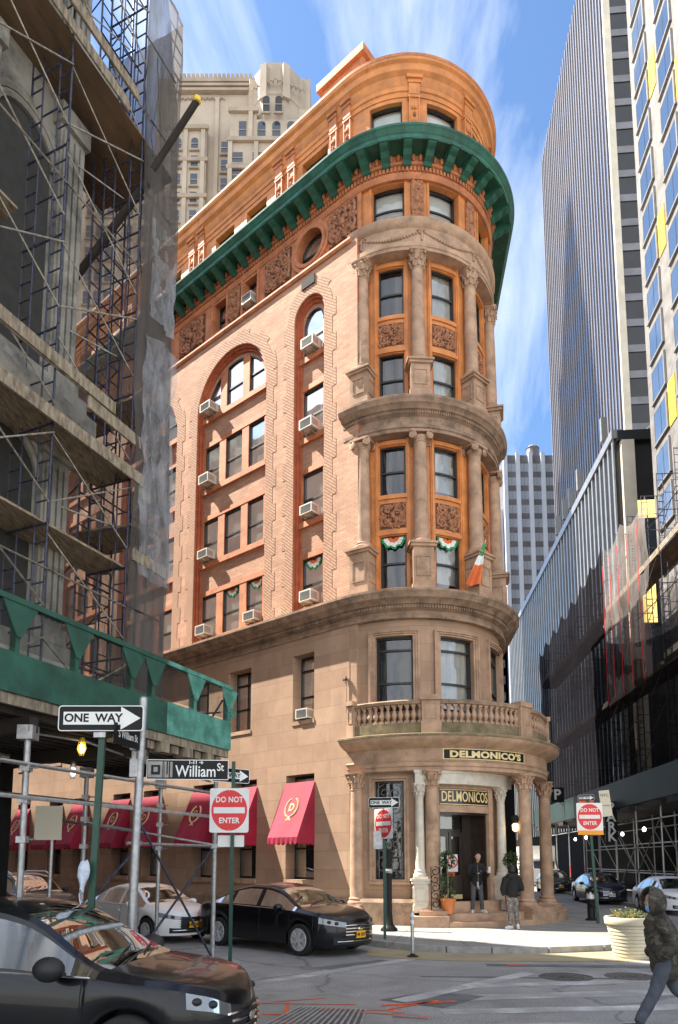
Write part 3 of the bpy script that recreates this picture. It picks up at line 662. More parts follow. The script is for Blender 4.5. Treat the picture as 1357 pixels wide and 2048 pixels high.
for z0,z1,q0,q1 in ((3.52,3.54,281,312.5),(3.94,3.96,281,312.5)): mbox(bd,Mc,q0,q1,z0,z1,3.1,3.125,n=12)
obj('gilt_border',bd,MT['gold'],sboard)
dl=MB(); mbox(dl,Mc,280,313.5,.7,3.32,2.36,2.45,n=6); drw=obj('door_frame',dl,MT['wood'],D)
for i,(q0,q1) in enumerate(((281.2,291.4),(292,302.6))):
    b=MB(); mwall(b,Mc,q0,q1,.8,2.75,2.53,[(q0+1.6,q1-1.6,1.5,2.62)],.03); mbox(b,Mc,q0+1.8,q1-1.8,.98,1.4,2.52,2.55,n=2); mbox(b,Mc,q0,q0+.3,.8,2.75,2.46,2.53); mbox(b,Mc,q1-.3,q1,.8,2.75,2.46,2.53); mbox(b,Mc,q0,q1,2.73,2.75,2.46,2.53)
    dr=obj('door',b,MT['wood'],D); pb=MB(); mwall(pb,Mc,q0+1.6,q1-1.6,1.5,2.62,2.505,[],0); obj('door_glass',pb,MT['pane2'],dr)
    k=MB(); mbox(k,Mc,q0+.8,q1-.8,.81,.94,2.53,2.545); obj('kick_plate',k,MT['gold'],dr)
    hd=MB(); hq=q1-.8 if i==0 else q0+.8; hd.tube(Mc(hq,1.6,2.57),Mc(hq,1.9,2.57),.02,6); obj('door_handle',hd,MT['gold'],dr)
tr=MB(); mwall(tr,Mc,281.2,302.6,2.85,3.25,2.5,[],0); obj('transom',tr,MT['pane2'],D)
sp=MB(); mbox(sp,Mc,303,313.4,.8,3.3,2.46,2.52); obj('side_panel',sp,MT['wood'],D)
for q0,q1 in ((311.9,313.1),(280.4,281.4)): sp=MB(); mbox(sp,Mc,q0,q1,.78,3.3,2.5,3.03); obj('door_lining',sp,MT['wood'],D)
sp=MB(); mbox(sp,Mc,281.4,311.9,3.24,3.3,2.5,3.03,n=8); obj('door_lining',sp,MT['wood'],D)
# --- porch
pc=MB(); sweep(pc,[(2.6,4.44),(3.86,4.44),(4.02,4.46),(4.02,4.56),(4.06,4.58),(4.06,4.68),(4.10,4.72),(4.03,4.76),(4.03,5.08),(4.08,5.12),(4.2,5.16),(4.28,5.22),(4.36,5.26),(4.42,5.34),(4.45,5.42),(4.44,5.46),(3.2,5.52)],st_arc(229.4,352,Mp))
obj('porch_entablature',pc,MT['bstone'],D,smooth=30)
mo=MB(); sweep(mo,[(3.2,5.53),(4.415,5.465),(4.462,5.44),(4.462,5.385),(4.44,5.38)],st_arc(229.2,352.2,Mp),False); obj('mossy_coping',mo,MT['mossy'],D,smooth=30)
ps=MB(); mbox(ps,Mp,271.0,310.6,4.765,5.075,4.02,4.04,n=20); psign=obj('porch_sign',ps,MT['gold'],D)
ps=MB(); mbox(ps,Mp,271.5,310.1,4.79,5.05,4.035,4.046,n=20); obj('sign_field',ps,MT['black'],psign)
curved_text("DELMONICO'S",.255,Mp,290.8,4.905,4.047,psign,MT['gold'],sx=1.38,bold=.012,spacing=1.06)
ba=MB(); mbox(ba,Mp,231.5,349,5.5,5.83,3.85,4.08,n=40); bal=obj('balustrade',ba,MT['mossy'],D)
ra=MB(); sweep(ra,[(3.84,6.36),(3.84,6.45),(3.88,6.5),(4.06,6.5),(4.1,6.46),(4.08,6.38),(4.04,6.36),(3.84,6.36)],st_arc(231.5,349,Mp)); obj('rail',ra,MT['bstone_d'],bal,smooth=30)
for q,wd in ((232.2,1.6),(266.5,3.6),(310.8,3.6),(347.5,2)):
    pd=MB()
    mbox(pd,Mp,q-wd,q+wd,5.52,6.46,3.8,4.14,n=2); mbox(pd,Mp,q-wd*1.16,q+wd*1.16,6.46,6.60,3.76,4.2,n=2); mbox(pd,Mp,q-wd*1.1,q+wd*1.1,5.5,5.84,3.78,4.17,n=2)
    for (a_,b_,c_,d_) in ((-.6,.6,5.92,5.95),(-.6,.6,6.35,6.38),(-.62,-.54,5.92,6.38),(.54,.62,5.92,6.38)): mbox(pd,Mp,q+wd*a_,q+wd*b_,c_,d_,4.1,4.155)
    obj('parapet_pier',pd,MT['bstone'],bal)
bl=MB(); bl.box((0,0,.03*K),(.15*K,.15*K,.06*K)); bl.lathe([(r*K,z*K) for r,z in ((.06,.06),(.062,.085),(.038,.1),(.055,.14),(.086,.2),(.088,.24),(.066,.31),(.042,.37),(.036,.41),(.055,.43),(.055,.46),(.06,.48))],n=12); bl.box((0,0,.505*K),(.13*K,.13*K,.05*K))
blm=bl.mesh('baluster',MT['bstone'],40)
for a0,a1,n in ((235.2,262.2,11),(271.2,306.6,14),(315.6,345,10)):
    for i in range(n): o=link('baluster',blm,bal,False); orient(o,Mp,a0+(a1-a0)*i/(n-1),5.83,3.97)
for q,zb in ((233.3,.62),(266.4,.55),(312.2,.55),(347,.55)): column(Mp,q,3.92,zb,4.0,4.45,.205,'c')
for a_,b_,c_,d_ in ((258.6,271.3,261,271),(304.5,352,307,352)):
    pk=MB(); mbox(pk,Mp,a_,b_,.1,.42,3.2,4.5,n=12); mbox(pk,Mp,c_,d_,.42,.56,3.4,4.35,n=12); obj('porch_plinth',pk,MT['bstone'],D)
pk=MB(); mbox(pk,Mp,229.6,238,.1,.62,3.5,4.25,n=4); obj('porch_plinth',pk,MT['bstone'],D)
for a_ in ((Mp,271.3,304.5,.1,.28,3.0,4.52),(Mp,271.3,304.5,.28,.48,3.0,4.2),(Mc,276,318,.46,.78,2.3,3.35)): sp=MB(); mbox(sp,*a_,n=14); obj('step',sp,MT['bstone'],D)
ln=MB(); ln.tube(Mp(309.2,2.2,3.72),Mp(309.2,2.75,3.72),.014*K,6); ln.lathe([(.03*K,0),(.09*K,.04*K),(.11*K,.2*K),(.06*K,.26*K)],c=Mp(309.2,3.0,3.72),n=8); ln.path([Mp(309.2,2.75,3.72),Mp(309.2,2.78,3.75),Mp(309.2,2.8,3.74)],.012*K,5)
lt=obj('porch_lantern',ln,MT['black'],D); lg=MB(); lg.lathe([(.03*K,0),(.085*K,.05*K),(.095*K,.2*K),(.05*K,.24*K)],c=Mp(309.2,2.77,3.72),n=8); obj('lamp_glass',lg,emit_mat('lamp_glow',(1,.62,.22),2.0),lt)
for M_,q in ((Mc,273.5),(Mc,326)):
    ir=MB()
    for k in range(5):
        pts=[]
        for i in range(18): t=i/17; a=R_(90)+R_(420)*t*(1 if k%2 else -1); r=.13*(1-.7*t); pts.append(M_(q+2+math.degrees(r*math.cos(a)/3.6),.75+.22*k+r*math.sin(a),3.62))
        ir.path(pts,.013*K,5)
    ir.tube(M_(q+.2,.5,3.62),M_(q+.2,1.75,3.62),.014*K,5); ir.tube(M_(q+4,.5,3.62),M_(q+4,1.75,3.62),.014*K,5)
    obj('iron_scrollwork',ir,MT['black'],D)
wb=MB(); wb.tube(Mf(-.02,6.3,3.24),Mf(-.02,7.25,3.24),.014*K,6); wb.box(Mf(-.02,7.3,3.26),(.2*K,.08*K,.06*K)); wb.box(Mf(-.02,7.3,3.26),(.06*K,.08*K,.2*K)); obj('wall_bracket',wb,MT['bstone_d'],D)
vt=MB(); mbox(vt,Mf,1.35,1.95,21.28,21.6,3.19,3.25); v_=obj('vent',vt,MT['dark'],D)
# --- awnings
MT['canvas']=mat('burgundy_canvas',(.34,.012,.042),.75,var=.28,vscale=1.1,bump=.25,bscale=7,stretch=(1,1,.5))
def awning(s0,s1):
    b=MB(); zt,zl,R0,R1=4.36,2.62,3.21,3.98; n=14
    b.grid(lambda u,v:Mf(s0+(s1-s0)*u,zt+(zl-zt)*v-.05*math.sin(math.pi*v)*(.5+.5*math.sin(9*u)),R0+(R1-R0)*v),12,6)
    def val(u,v): 
        return Mf(s0+(s1-s0)*u,zl-(.17+.05*abs(math.sin(u*math.pi*7)))*v,R1+.012*math.sin(u*40)*v)
    b.grid(val,42,2)
    for s in (s0,s1):
        b.poly([Mf(s,zt,R0),Mf(s,zl,R1),Mf(s,zl,R0)])
        b.grid(lambda u,v,s=s:Mf(s,zl-(.17+.05*abs(math.sin(u*math.pi*4)))*v,R0+(R1-R0)*u),24,1)
    o=obj('awning',b,MT['canvas'],D)
    e=MB(); c=(s0+s1)/2
    def Q(x,y,d=.012):
        v=.46-y; return Mf(c-x,zt+(zl-zt)*v-.02+d*.4,R0+(R1-R0)*v+d)
    for sg_ in (-1,1):
        for i in range(15):
            a=R_(-75+i*10); r=.25; x=sg_*r*math.cos(a); y=r*.68*math.sin(a); e.ell(Q(x,y),(.04,.02,.032),6,3)
    for k in range(5): e.tube(Q(0,-.16),Q(-.1+.05*k,-.235),.009,4)
    obj('wreath_emblem',e,MT['gold'],o)
    me=text_mesh('D',.30,.002,.012); me.materials.append(MT['gold'])
    for v in me.vertices: v.co=Q(v.co.x,v.co.y*.62+.0,.014)
    link('letter',me,o)
for a_,b_ in gw: awning(a_-.03,b_+.02)
# ================================================================== buildings around
def panes(parent,quads,m,name='window',big=90,smooth=None):
    """each opening a part of its own up to the limit, the remainder one stuff part"""
    for q in quads[:big]:
        b=MB(); b.poly(q); obj(name,b,m,parent)
    if len(quads)>big:
        b=MB()
        for q in quads[big:]: b.poly(q)
        o=obj(name,b,m,parent); o['kind']='stuff'
MT['fin']=mat('tower_fin',(.21,.19,.195),.5,var=.1,vscale=.2)
MT['tglass']=glass_mat('tower_glass',trans=0,base=(.025,.028,.038),wave=.35,wscale=.5,fk=.45,f0=.02)
MT['bglass']=glass_mat('backdrop_glass',trans=0,base=(.035,.05,.075),wave=.25,wscale=.4,fk=.42,f0=.04)
MT['spand2']=mat('grey_spandrel',(.14,.135,.15),.6,var=.2,vscale=.3)
MT['pglass']=glass_mat('pale_glass',trans=0,base=(.42,.45,.50),wave=.1,wscale=.5)
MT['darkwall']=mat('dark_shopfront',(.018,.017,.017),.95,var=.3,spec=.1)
MT['beige']=mat('beige_tower_stone',(.42,.35,.27),.85,var=.16,vscale=.25,stain=((.38,.30,.22),.5,.55))
MT['beige_d']=mat('beige_tower_trim',(.34,.27,.20),.85,var=.2,vscale=.4)
MT['rib']=mat('metal_rib',(.38,.38,.37),.35,metal=.6,var=.12,vscale=1)
MT['blackw']=mat('black_curtain_wall',(.02,.021,.022),.3,var=.2,vscale=.5)
MT['cream']=mat('cream_pier',(.60,.54,.42),.7,var=.1,vscale=.5)
MT['gpanel']=mat('grey_stone_panel',(.17,.16,.15),.7,var=.3,vscale=1.1,bump=.3,bscale=4)
MT['yellow']=mat('yellow_panel',(.80,.55,.04),.5,var=.05)
MT['silver']=mat('silver_frame',(.30,.295,.285),.4,metal=.4,var=.1)
MT['wpier']=mat('white_pier',(.56,.60,.68),.6,var=.06,vscale=.3)
MT['spand']=mat('dark_spandrel',(.17,.165,.18),.5,var=.2,vscale=.3)
MT['lit']=emit_mat('lit_office',(1,.72,.22),.55)
def RB(x0): return lambda y,d,z: Vector((x0+y*.0776-.997*d, y*.997+.0776*d, z))
def rbox(mb,F,y0,y1,d0,d1,z0,z1):
    b=len(mb.v)
    for z in (z0,z1):
        for y,d in ((y0,d0),(y1,d0),(y1,d1),(y0,d1)): mb.vert(F(y,d,z),(y,z))
    for q in ((3,2,1,0),(4,5,6,7),(0,1,5,4),(1,2,6,5),(2,3,7,6),(3,0,4,7)): mb.face(*[b+i for i in q])
def rq(F,y0,y1,d,z0,z1): return [F(y0,d,z0),F(y1,d,z0),F(y1,d,z1),F(y0,d,z1)]
# glass office tower with vertical fins
F=RB(33); T=thing('office_tower',F(113,-20,0),'very tall glass office tower striped by close-set pale vertical fins','office tower')
b=MB(); rbox(b,F,92,134,-42,-.22,0,151); obj('tower_wall',b,MT['blackw'],T)
n=30
for i in range(n+1):
    y=92.3+41.4*i/n; b=MB(); rbox(b,F,y-.15,y+.15,-.22,-.06,0,151.5); obj('fin',b,MT['fin'],T)
for i in range(n):
    y=92.3+41.4*i/n; b=MB()
    k=0
    b.poly(rq(F,y+.16,y+1.22,-.19+.01*(i%3),3,150))
    obj('glass_strip',b,MT['tglass'],T)
b=MB(); rbox(b,F,91.6,92.1,-.9,.1,0,152); obj('corner_pier',b,MT['cream'],T)
b=MB()
for z in range(10,150,4): rbox(b,F,91.88,91.95,-40,-.9,z,z+1.1)
obj('end_spandrels',b,MT['spand'],T)
rr=random.Random(5)
for i in range(16):
    d=-rr.uniform(3.6,9); z=20+8*i+rr.choice([0,4]); b=MB(); b.poly([F(91.86,d,z+1.4),F(91.86,d-1.3,z+1.4),F(91.86,d-1.3,z+3.4),F(91.86,d,z+3.4)]); obj('lit_window',b,MT['lit'],T)
# low black building with metal ribs
F=RB(17); B=thing('ribbed_building',F(73,-8,0),'black curtain-wall building with close metal ribs, in front of the glass tower','building')
b=MB(); rbox(b,F,50,98,-26,-.06,0,34.2); obj('curtain_wall',b,MT['blackw'],B)
for i in range(44):
    y=50.15+1.1*i; b=MB(); rbox(b,F,y-.15,y+.15,-.06,.06,5,34); obj('rib',b,MT['rib'],B)
b=MB(); rbox(b,F,49.8,98.2,-.6,.16,34.0,34.7); obj('parapet',b,MT['rib'],B)
for k,d in enumerate((-.9,-4.2,-7.6,-11)): b=MB(); rbox(b,F,49.55,50,d-.5,d+.45,0,33.7); obj('cream_pier',b,MT['cream'],B)
b=MB(); rbox(b,F,49.6,50,-14,-.2,33.7,34.5); obj('end_parapet',b,MT['blackw'],B)
for d0,d1,z0,z1,m in ((-3.6,-1.5,27.6,29,'lit'),(-7,-4.9,27.6,29,'lit'),(-2.5,-1.5,19.5,23,'lit'),(-6.8,-5.8,19.8,22,'lit'),(-3.6,-1.5,24,27.4,'bglass'),(-7,-4.9,24,27.4,'bglass'),(-3.6,-2.6,19.4,23.8,'bglass'),(-3.6,-1.5,14,19.2,'bglass'),(-7,-4.9,14,19.2,'bglass')):
    b=MB(); b.poly([F(49.9,d0,z0),F(49.9,d1,z0),F(49.9,d1,z1),F(49.9,d0,z1)]); obj('end_window',b,MT[m],B)
# antennas standing on its roof edge
for i,(y,h) in enumerate(((53,2.6),(60.5,2.6),(63.5,2.4),(66,2.6),(69,2.4))):
    t=thing('cell_antenna',F(y,-.5,34.7),['white panel antenna nearest the end of the ribbed roof','second panel antenna along the ribbed roof edge','third panel antenna along the ribbed roof edge','fourth panel antenna along the ribbed roof edge','farthest panel antenna on the ribbed roof edge'][i],'antenna','antennas along the ribbed roof')
    b=MB(); b.tube((0,0,0),(0,0,h*.8),.06,6); b.tube((0,0,.5),(-.5,0,.9),.03,5); obj('pole',b,MT['steel'],t,world=False)
    b=MB(); b.box((-.25,-.1,h*.75),(.5,.35,2.0)); obj('panel',b,MT['silver'],t,world=False)
t=thing('roof_mast',F(51,-5.5,34.5),'white equipment box on an angled pipe mast above the cream piers','antenna')
b=MB(); b.path([(0,0,0),(0,0,1.6),(-2.4,0,1.0),(-3.2,0,.2)],.06,6); b.tube((0,0,1),(0,0,4.4),.06,6); obj('pole',b,MT['steel'],t,world=False)
b=MB(); b.box((0,-.2,2.4),(1.2,.7,1.3)); obj('equipment_box',b,MT['white'],t,world=False)
# near grey building with yellow panels
F=RB(17); Y=thing('panel_building',F(32,-8,0),'grey stone building with bright yellow panels between slanting rows of windows','building')
b=MB(); rbox(b,F,14,42.7,-26,0,0,72); obj('stone_wall',b,MT['gpanel'],Y)
wq=[]; ri=0
ycols=[40.9,37.2,33.5,29.8]
for ci,yc in enumerate(ycols):
    for r in range(18):
        z0=20+2.32*r*1.22+(.9 if ci%2 else 0)
        if z0>68: continue
        w_=MB(); rbox(w_,F,yc-1.05,yc+1.05,0,.03,z0-.06,z0+2.06)
        fr=obj('window',w_,MT['frame'],Y)
        p=MB(); p.poly(rq(F,yc-.95,yc-.1,.04,z0,z0+2.0)); p.poly(rq(F,yc-.04,yc+.95,.04,z0,z0+2.0)); obj('pane',p,MT['bglass'],fr)
        s=MB(); rbox(s,F,yc-1.1,yc+1.1,0,.14,z0-.2,z0-.07); obj('sill',s,MT['silver'],fr); s=MB(); rbox(s,F,yc-1.2,yc-1.06,0,.14,z0-.2,z0+2.06); obj('side_trim',s,MT['silver'],fr)
        if (ci,r) in ((0,16),(0,7),(0,11),(1,14),(1,9),(0,3),(1,5),(2,8),(2,12),(2,15)):
            yp=MB(); rbox(yp,F,yc-2.3,yc-1.3,0,.05,z0-.3,z0+2.5); obj('yellow_panel',yp,MT['yellow'],Y)
# far white-piered office block with a water tank
G=thing('pier_office_block',(52,168,0),'distant office block with white piers and dark spandrel rows','office block')
b=MB(); b.box((52.5,170,50.2),(24.4,20,100.4)); obj('block_wall',b,MT['spand2'],G)
for i in range(9): b=MB(); b.box((40.4+3.05*i,159.8,50.4),(.95,.7,101)); obj('pier',b,MT['wpier'],G)
qs=[]
for r in range(27):
    for i in range(8):
        for k in range(2):
            x=40.4+3.05*i+.55+k*1.02; z=98.2-3.55*r
            if z>30: qs.append([Vector((x,159.95,z-2.1)),Vector((x+.95,159.95,z-2.1)),Vector((x+.95,159.95,z)),Vector((x,159.95,z))])
panes(G,qs,MT['pglass'])
G2=thing('stone_block',(36,166,0),'sliver of pale stepped building left of the white-piered block','building'); b=MB(); b.box((38.6,168,44),(3.4,10,88)); b.box((39,168,30),(5,10,60)); obj('block_wall',b,MT['wpier'],G2)
qs=[[Vector((x,162.9,z)),Vector((x+.9,162.9,z)),Vector((x+.9,162.9,z+2)),Vector((x,162.9,z+2))] for z in range(20,84,4) for x in (37.3,38.8)]
panes(G2,qs,MT['bglass'])
wt=thing('water_tank',(49,166,100.4),'dark round rooftop water tank on the white-piered office block','water tank')
b=MB(); b.lathe([(1.5,2.2),(1.65,2.3),(1.6,5.2),(1.75,5.25),(1.0,6.1),(.2,6.5)],n=14); obj('tank',b,MT['spand'],wt,world=False)
b=MB(); [b.tube((1.2*x,1.2*y,0),(1.1*x,1.1*y,2.3),.14,5) for x in(-1,1) for y in (-1,1)]; b.box((0,0,2.2),(3.2,3.2,.2)); obj('stand',b,MT['spand'],wt,world=False)
# beige stepped tower behind the brick facade
px=lambda x:(x-678.5)*.0603
pz=lambda y:98.4-(y-145)*.0655
E=thing('beige_tower',(-18,82,0),'beige stone skyscraper with stepped wings and a crenellated corner tower','skyscraper')
def eb(name,x0,x1,yt,y0,y1,m='beige'):
    b=MB(); k=y0/75; zt=2.1+(pz(yt)-2.1)*k; b.box(((px(x0)+px(x1))/2*k,(y0+y1)/2,zt/2),((px(x1)-px(x0))*k,y1-y0,zt)); return obj(name,b,MT[m],E)
eb('main_block',310,620,158,75.5,96); eb('left_wing',330,412,258,74.4,76); eb('rear_wing',165,320,330,79,96); eb('right_wing',458,512,222,73.4,76); eb('front_wing',456,660,284,72.6,76); eb('east_wing',598,660,224,73.2,76); eb('centre_wing',512,598,245,73.3,76)
pc=lambda y:2.1+(pz(y)-2.1)*.976
cr=MB(); cx,cy=px(548)*.976,76.5; cw=(px(600)-px(497))/2
cr.lathe([(cw*1.08,60),(cw*1.08,pc(190)),(cw*1.12,pc(188)),(cw*1.12,pc(183)),(cw*1.08,pc(180)),(cw*1.05,pc(150)),(cw*1.0,pc(148)),(cw*1.03,pc(116)),(cw*.9,pc(115)),(cw*.9,pc(126))],c=(cx,cy,0),n=8,M=Matrix.Translation((cx,cy,0))@Matrix.Rotation(R_(22.5),4,'Z')@Matrix.Translation((-cx,-cy,0)))
for k in range(8):
    a=R_(22.5+45*k); x,y=cx+cw*1.05*math.cos(a),cy+cw*1.05*math.sin(a); cr.box((x,y,pc(150)/2+40),(.9,.9,pc(127)-pc(150)+20-0)) if False else cr.box((x,y,(pc(200)+pc(127))/2),(.9,.9,pc(127)-pc(200)),rz=a,taper=.92)
obj('corner_tower',cr,MT['beige'],E)
pr_=MB()
for x in range(335,500,9): pr_.box((px(x),75.4,pz(151)),(.34,.4,1.1))
pr_.box((px(415),75.3,pz(158)),(px(500)-px(330),.5,.5)); pr_.box((px(415),75.2,pz(170)),(px(500)-px(330),.5,.35)); pr_.box((px(415),75.2,pz(180)),(px(500)-px(330),.5,.35))
obj('parapet',pr_,MT['beige_d'],E)
for x in range(340,500,18): b=MB(); b.poly([Vector((px(x),75.42,pz(179))),Vector((px(x+13),75.42,pz(179))),Vector((px(x+13),75.42,pz(171))),Vector((px(x),75.42,pz(171)))]); obj('parapet_grille',b,MT['spand'],E)
ar=MB()
for x in range(335,445,10):
    ar.path([Vector((px(x+5)+.28*math.cos(math.pi*i/6),75.35,pz(196)+.3*math.sin(math.pi*i/6))) for i in range(7)],.09,4)
obj('corbel_arcade',ar,MT['beige_d'],E); ar=MB()
for x in range(500,600,9): ar.path([Vector((px(x+4)*.97+.25*math.cos(math.pi*i/6),72.75+abs(x-545)*.022,pc(172)+.3*math.sin(math.pi*i/6))) for i in range(7)],.09,4)
obj('corbel_arcade',ar,MT['beige_d'],E)
pls=MB()
for x,y0,y1,yy in ((338,258,700,74.3),(370,258,700,74.3),(405,258,700,74.3),(432,200,700,75.4),(460,284,700,72.5),(512,284,700,72.5),(560,284,700,72.5),(500,222,284,73.2)):
    k=yy/75; z0_,z1_=2.1+(pz(y0)-2.1)*k,2.1+(pz(y1)-2.1)*k; b=MB(); b.box((px(x)*k,yy,(z0_+z1_)/2),(.5,.3,z0_-z1_)); obj('pilaster',b,MT['beige'],E)
for x0,x1,y,yy in ((330,412,262,74.2),(456,660,287,72.4),(458,512,225,73.2),(330,412,405,74.25),(330,412,330,74.3),(456,660,345,72.5)):
    k=yy/75; b=MB(); b.box(((px(x0)+px(x1))/2*k,yy,2.1+(pz(y)-2.1)*k),((px(x1)-px(x0))*k+.4,.35,.5)); obj('string_course',b,MT['beige_d'],E)
def bwin(x,y,w_,h,yy,arched=False,m='bglass'):
    k=yy/75; b=MB(); x0,x1=px(x-w_*.62)*k,px(x+w_*.62)*k; z0,z1=2.1+(pz(y+h*.62)-2.1)*k,2.1+(pz(y-h*.62)-2.1)*k; pts=[Vector((x0,yy,z0)),Vector((x1,yy,z0))]
    if arched: r=(x1-x0)/2; pts+=[Vector(((x0+x1)/2+r*math.cos(math.pi*i/8),yy,z1-r+r*math.sin(math.pi*i/8))) for i in range(9)]
    else: pts+=[Vector((x1,yy,z1)),Vector((x0,yy,z1))]
    b.poly(pts); o=obj('window',b,MT[m],E); s=MB(); s.box(((x0+x1)/2,yy-.1,z0-.1),(x1-x0+.3,.25,.2)); obj('sill',s,MT['beige_d'],o); s=MB(); s.box(((x0+x1)/2,yy-.03,(z0+z1)/2),(x1-x0,.06,.09)); obj('meeting_rail',s,MT['beige_d'],o)
for r in range(12):
    y=296+ r*37.5
    for x in (354,388): bwin(x,y,11,21,74.35,r==0)
    bwin(448,305+r*38,10,22,75.4)
    if r>0:
        for x in (475,515,555,595): bwin(x,290+r*36,16,20,72.55)
bwin(484,267,12,30,73.35)
for x in (522,552,582): bwin(x,268,13,32,73.25,True)
for x in (531,556): bwin(x,213,11,30,72.75,True,'blackw')
for r in range(9):
    for x in (185,205,225,262,290): bwin(x,390+r*44,11,22,78.95)
# antennas left out; tall stone tower out of frame whose pointed shadow crosses the glass tower
S=thing('unseen_stone_skyscraper',(-118,163,0),'unseen tall stone skyscraper with a stepped pyramid top, shading the glass tower','skyscraper')
b=MB()
for (w_,z0,z1,tp) in ((34,0,250,1),(27,250,282,1),(20,282,304,1),(17,304,343,.15)): b.box((-118,163,(z0+z1)/2),(w_,w_,z1-z0),taper=tp)
obj('tower_shaft',b,MT['beige'],S)

Q=thing('end_of_street_building',(34,128,0),'dark low building closing the far end of the right-hand street','building')
b=MB(); b.box((33,130,15),(24,8,30)); obj('block_wall',b,MT['darkwall'],Q)
for i in range(7): b=MB(); b.box((23+3.2*i,125.9,15),(.5,.3,30)); obj('pier',b,MT['spand2'],Q)
# ================================================================== left corner building, its scaffold and sidewalk shed
DW=Vector((.4,.917,0)).normalized(); NW=Vector((.917,-.4,0)).normalized(); UZ=Vector((0,0,1))
C0=Vector((-2.38,14.1,0))                       # outer corner of the shed
def LW(t,d,z): return C0+DW*t+NW*(d-0.0)+UZ*z     # t along William St, d outward from shed edge
BD=-3.3; SD=BD+1.1; TB=-1.36                      # building face, scaffold face, building corner (in t)
FUw=FU.to_3d()
MT['lstone']=mat('grey_limestone',(.27,.25,.215),.85,var=.3,vscale=.8,bump=.3,bscale=18,stain=((.07,.065,.055),1.2,.48))
MT['net']=net_mat('debris_net',(.21,.20,.19),.82,trans=.6,streak=.34,scale=1.6,stretch=(1.2,1.2,.22))
MT['plastic']=net_mat('plastic_sheet',(.62,.66,.72),.38,trans=.5,streak=.4,scale=2.2,stretch=(1.5,1.5,.4))
MT['plexi']=net_mat('fine_mesh',(.06,.065,.06),.28,trans=.4,streak=.12,scale=3)
MT['teal']=mat('sunlit_weathered_teal',(.075,.26,.20),.6,var=.4,vscale=3,stain=((.16,.34,.28),3,.5))  # shed green painted lighter for the sunlit end of the parapet
MT['timber']=mat('rough_timber',(.25,.20,.14),.85,var=.5,vscale=3,stretch=(4,4,1))
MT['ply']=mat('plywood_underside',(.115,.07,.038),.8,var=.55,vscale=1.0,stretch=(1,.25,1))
MT['darkbeam']=mat('dark_beams',(.03,.022,.017),.8,var=.4,vscale=2)
Lb=thing('limestone_building',LW(TB-3,BD-3,0),'dark grey limestone building with arches and fluted pilasters behind the scaffold','building')
b=MB()
H=29.0
c=LW(TB,BD,0); p1=LW(-17,BD,0); p2=c+FUw*34; p3=p1+FUw*34
for q in ((c,p1),(p2,p3),(p1,p3)): b.poly([q[0]+UZ*4.1,q[1]+UZ*4.1,q[1]+UZ*H,q[0]+UZ*H],[(0,0),(10,0),(10,H),(0,H)])
b.poly([v+UZ*H for v in (c,p1,p3,p2)]); obj('stone_wall',b,MT['lstone'],Lb)
b=MB(); b.poly([c+UZ*4.1,p2+UZ*4.1,p2+UZ*H,c+UZ*H]); obj('side_wall',b,mat('pale_bounce_stone',(.58,.55,.49),.85,var=.15,vscale=.6),Lb)  # unseen face, made pale to brighten window reflections and fill
b=MB(); k_=LW(TB-.4,BD-.5,0); q_=LW(-17,BD-.5,0); r_=k_+FUw*33
for q in ((k_,q_),(k_,r_)): b.poly([q[0],q[1],q[1]+UZ*4.15,q[0]+UZ*4.15])
obj('shopfront',b,MT['darkwall'],Lb)
b=MB(); w0=c+FUw*30.5; w1=c+FUw*75; w2=w1-FN.to_3d()*-14; w3=w0-FN.to_3d()*-14; w_=[w0,w1,w2,w3]  # unseen tall wing, added out of frame to shade the left-hand awnings
for i in range(4): b.poly([w_[i],w_[(i+1)%4],w_[(i+1)%4]+UZ*40.2,w_[i]+UZ*40.2])
b.poly([v+UZ*40.2 for v in w_]); obj('rear_wing',b,MT['lstone'],Lb)
def lbox(mb,t0,t1,d0,d1,z0,z1):
    k=len(mb.v)
    for z in (z0,z1):
        for t,d in ((t0,d0),(t1,d0),(t1,d1),(t0,d1)): mb.vert(LW(t,d,z),(t,z))
    for q in ((3,2,1,0),(4,5,6,7),(0,1,5,4),(1,2,6,5),(2,3,7,6),(3,0,4,7)): mb.face(*[k+i for i in q])
for z0,z1,pr in ((6.0,6.5,.25),(10.9,11.2,.2),(11.2,11.7,.45),(11.7,12.1,.3),(19.2,19.6,.25),(19.6,20.2,.55),(26,26.8,.5),(28,29.2,.8)):
    b=MB(); lbox(b,-17,TB+pr,BD,BD+pr,z0,z1); obj('cornice',b,MT['lstone'],Lb)
for t in (TB-.35,TB-2.6,TB-4.9):
    for z0,z1 in ((6.5,10.9),(12.1,18.6),(20.2,26)):
        b=MB(); lbox(b,t-.35,t+.35,BD,BD+.18,z0,z1)
        for k in range(4): lbox(b,t-.29+.16*k,t-.19+.16*k,BD+.18,BD+.23,z0+.5,z1-.6)
        lbox(b,t-.42,t+.42,BD,BD+.28,z1-.45,z1); lbox(b,t-.42,t+.42,BD,BD+.26,z0,z0+.35)
        obj('pilaster',b,MT['lstone'],Lb)
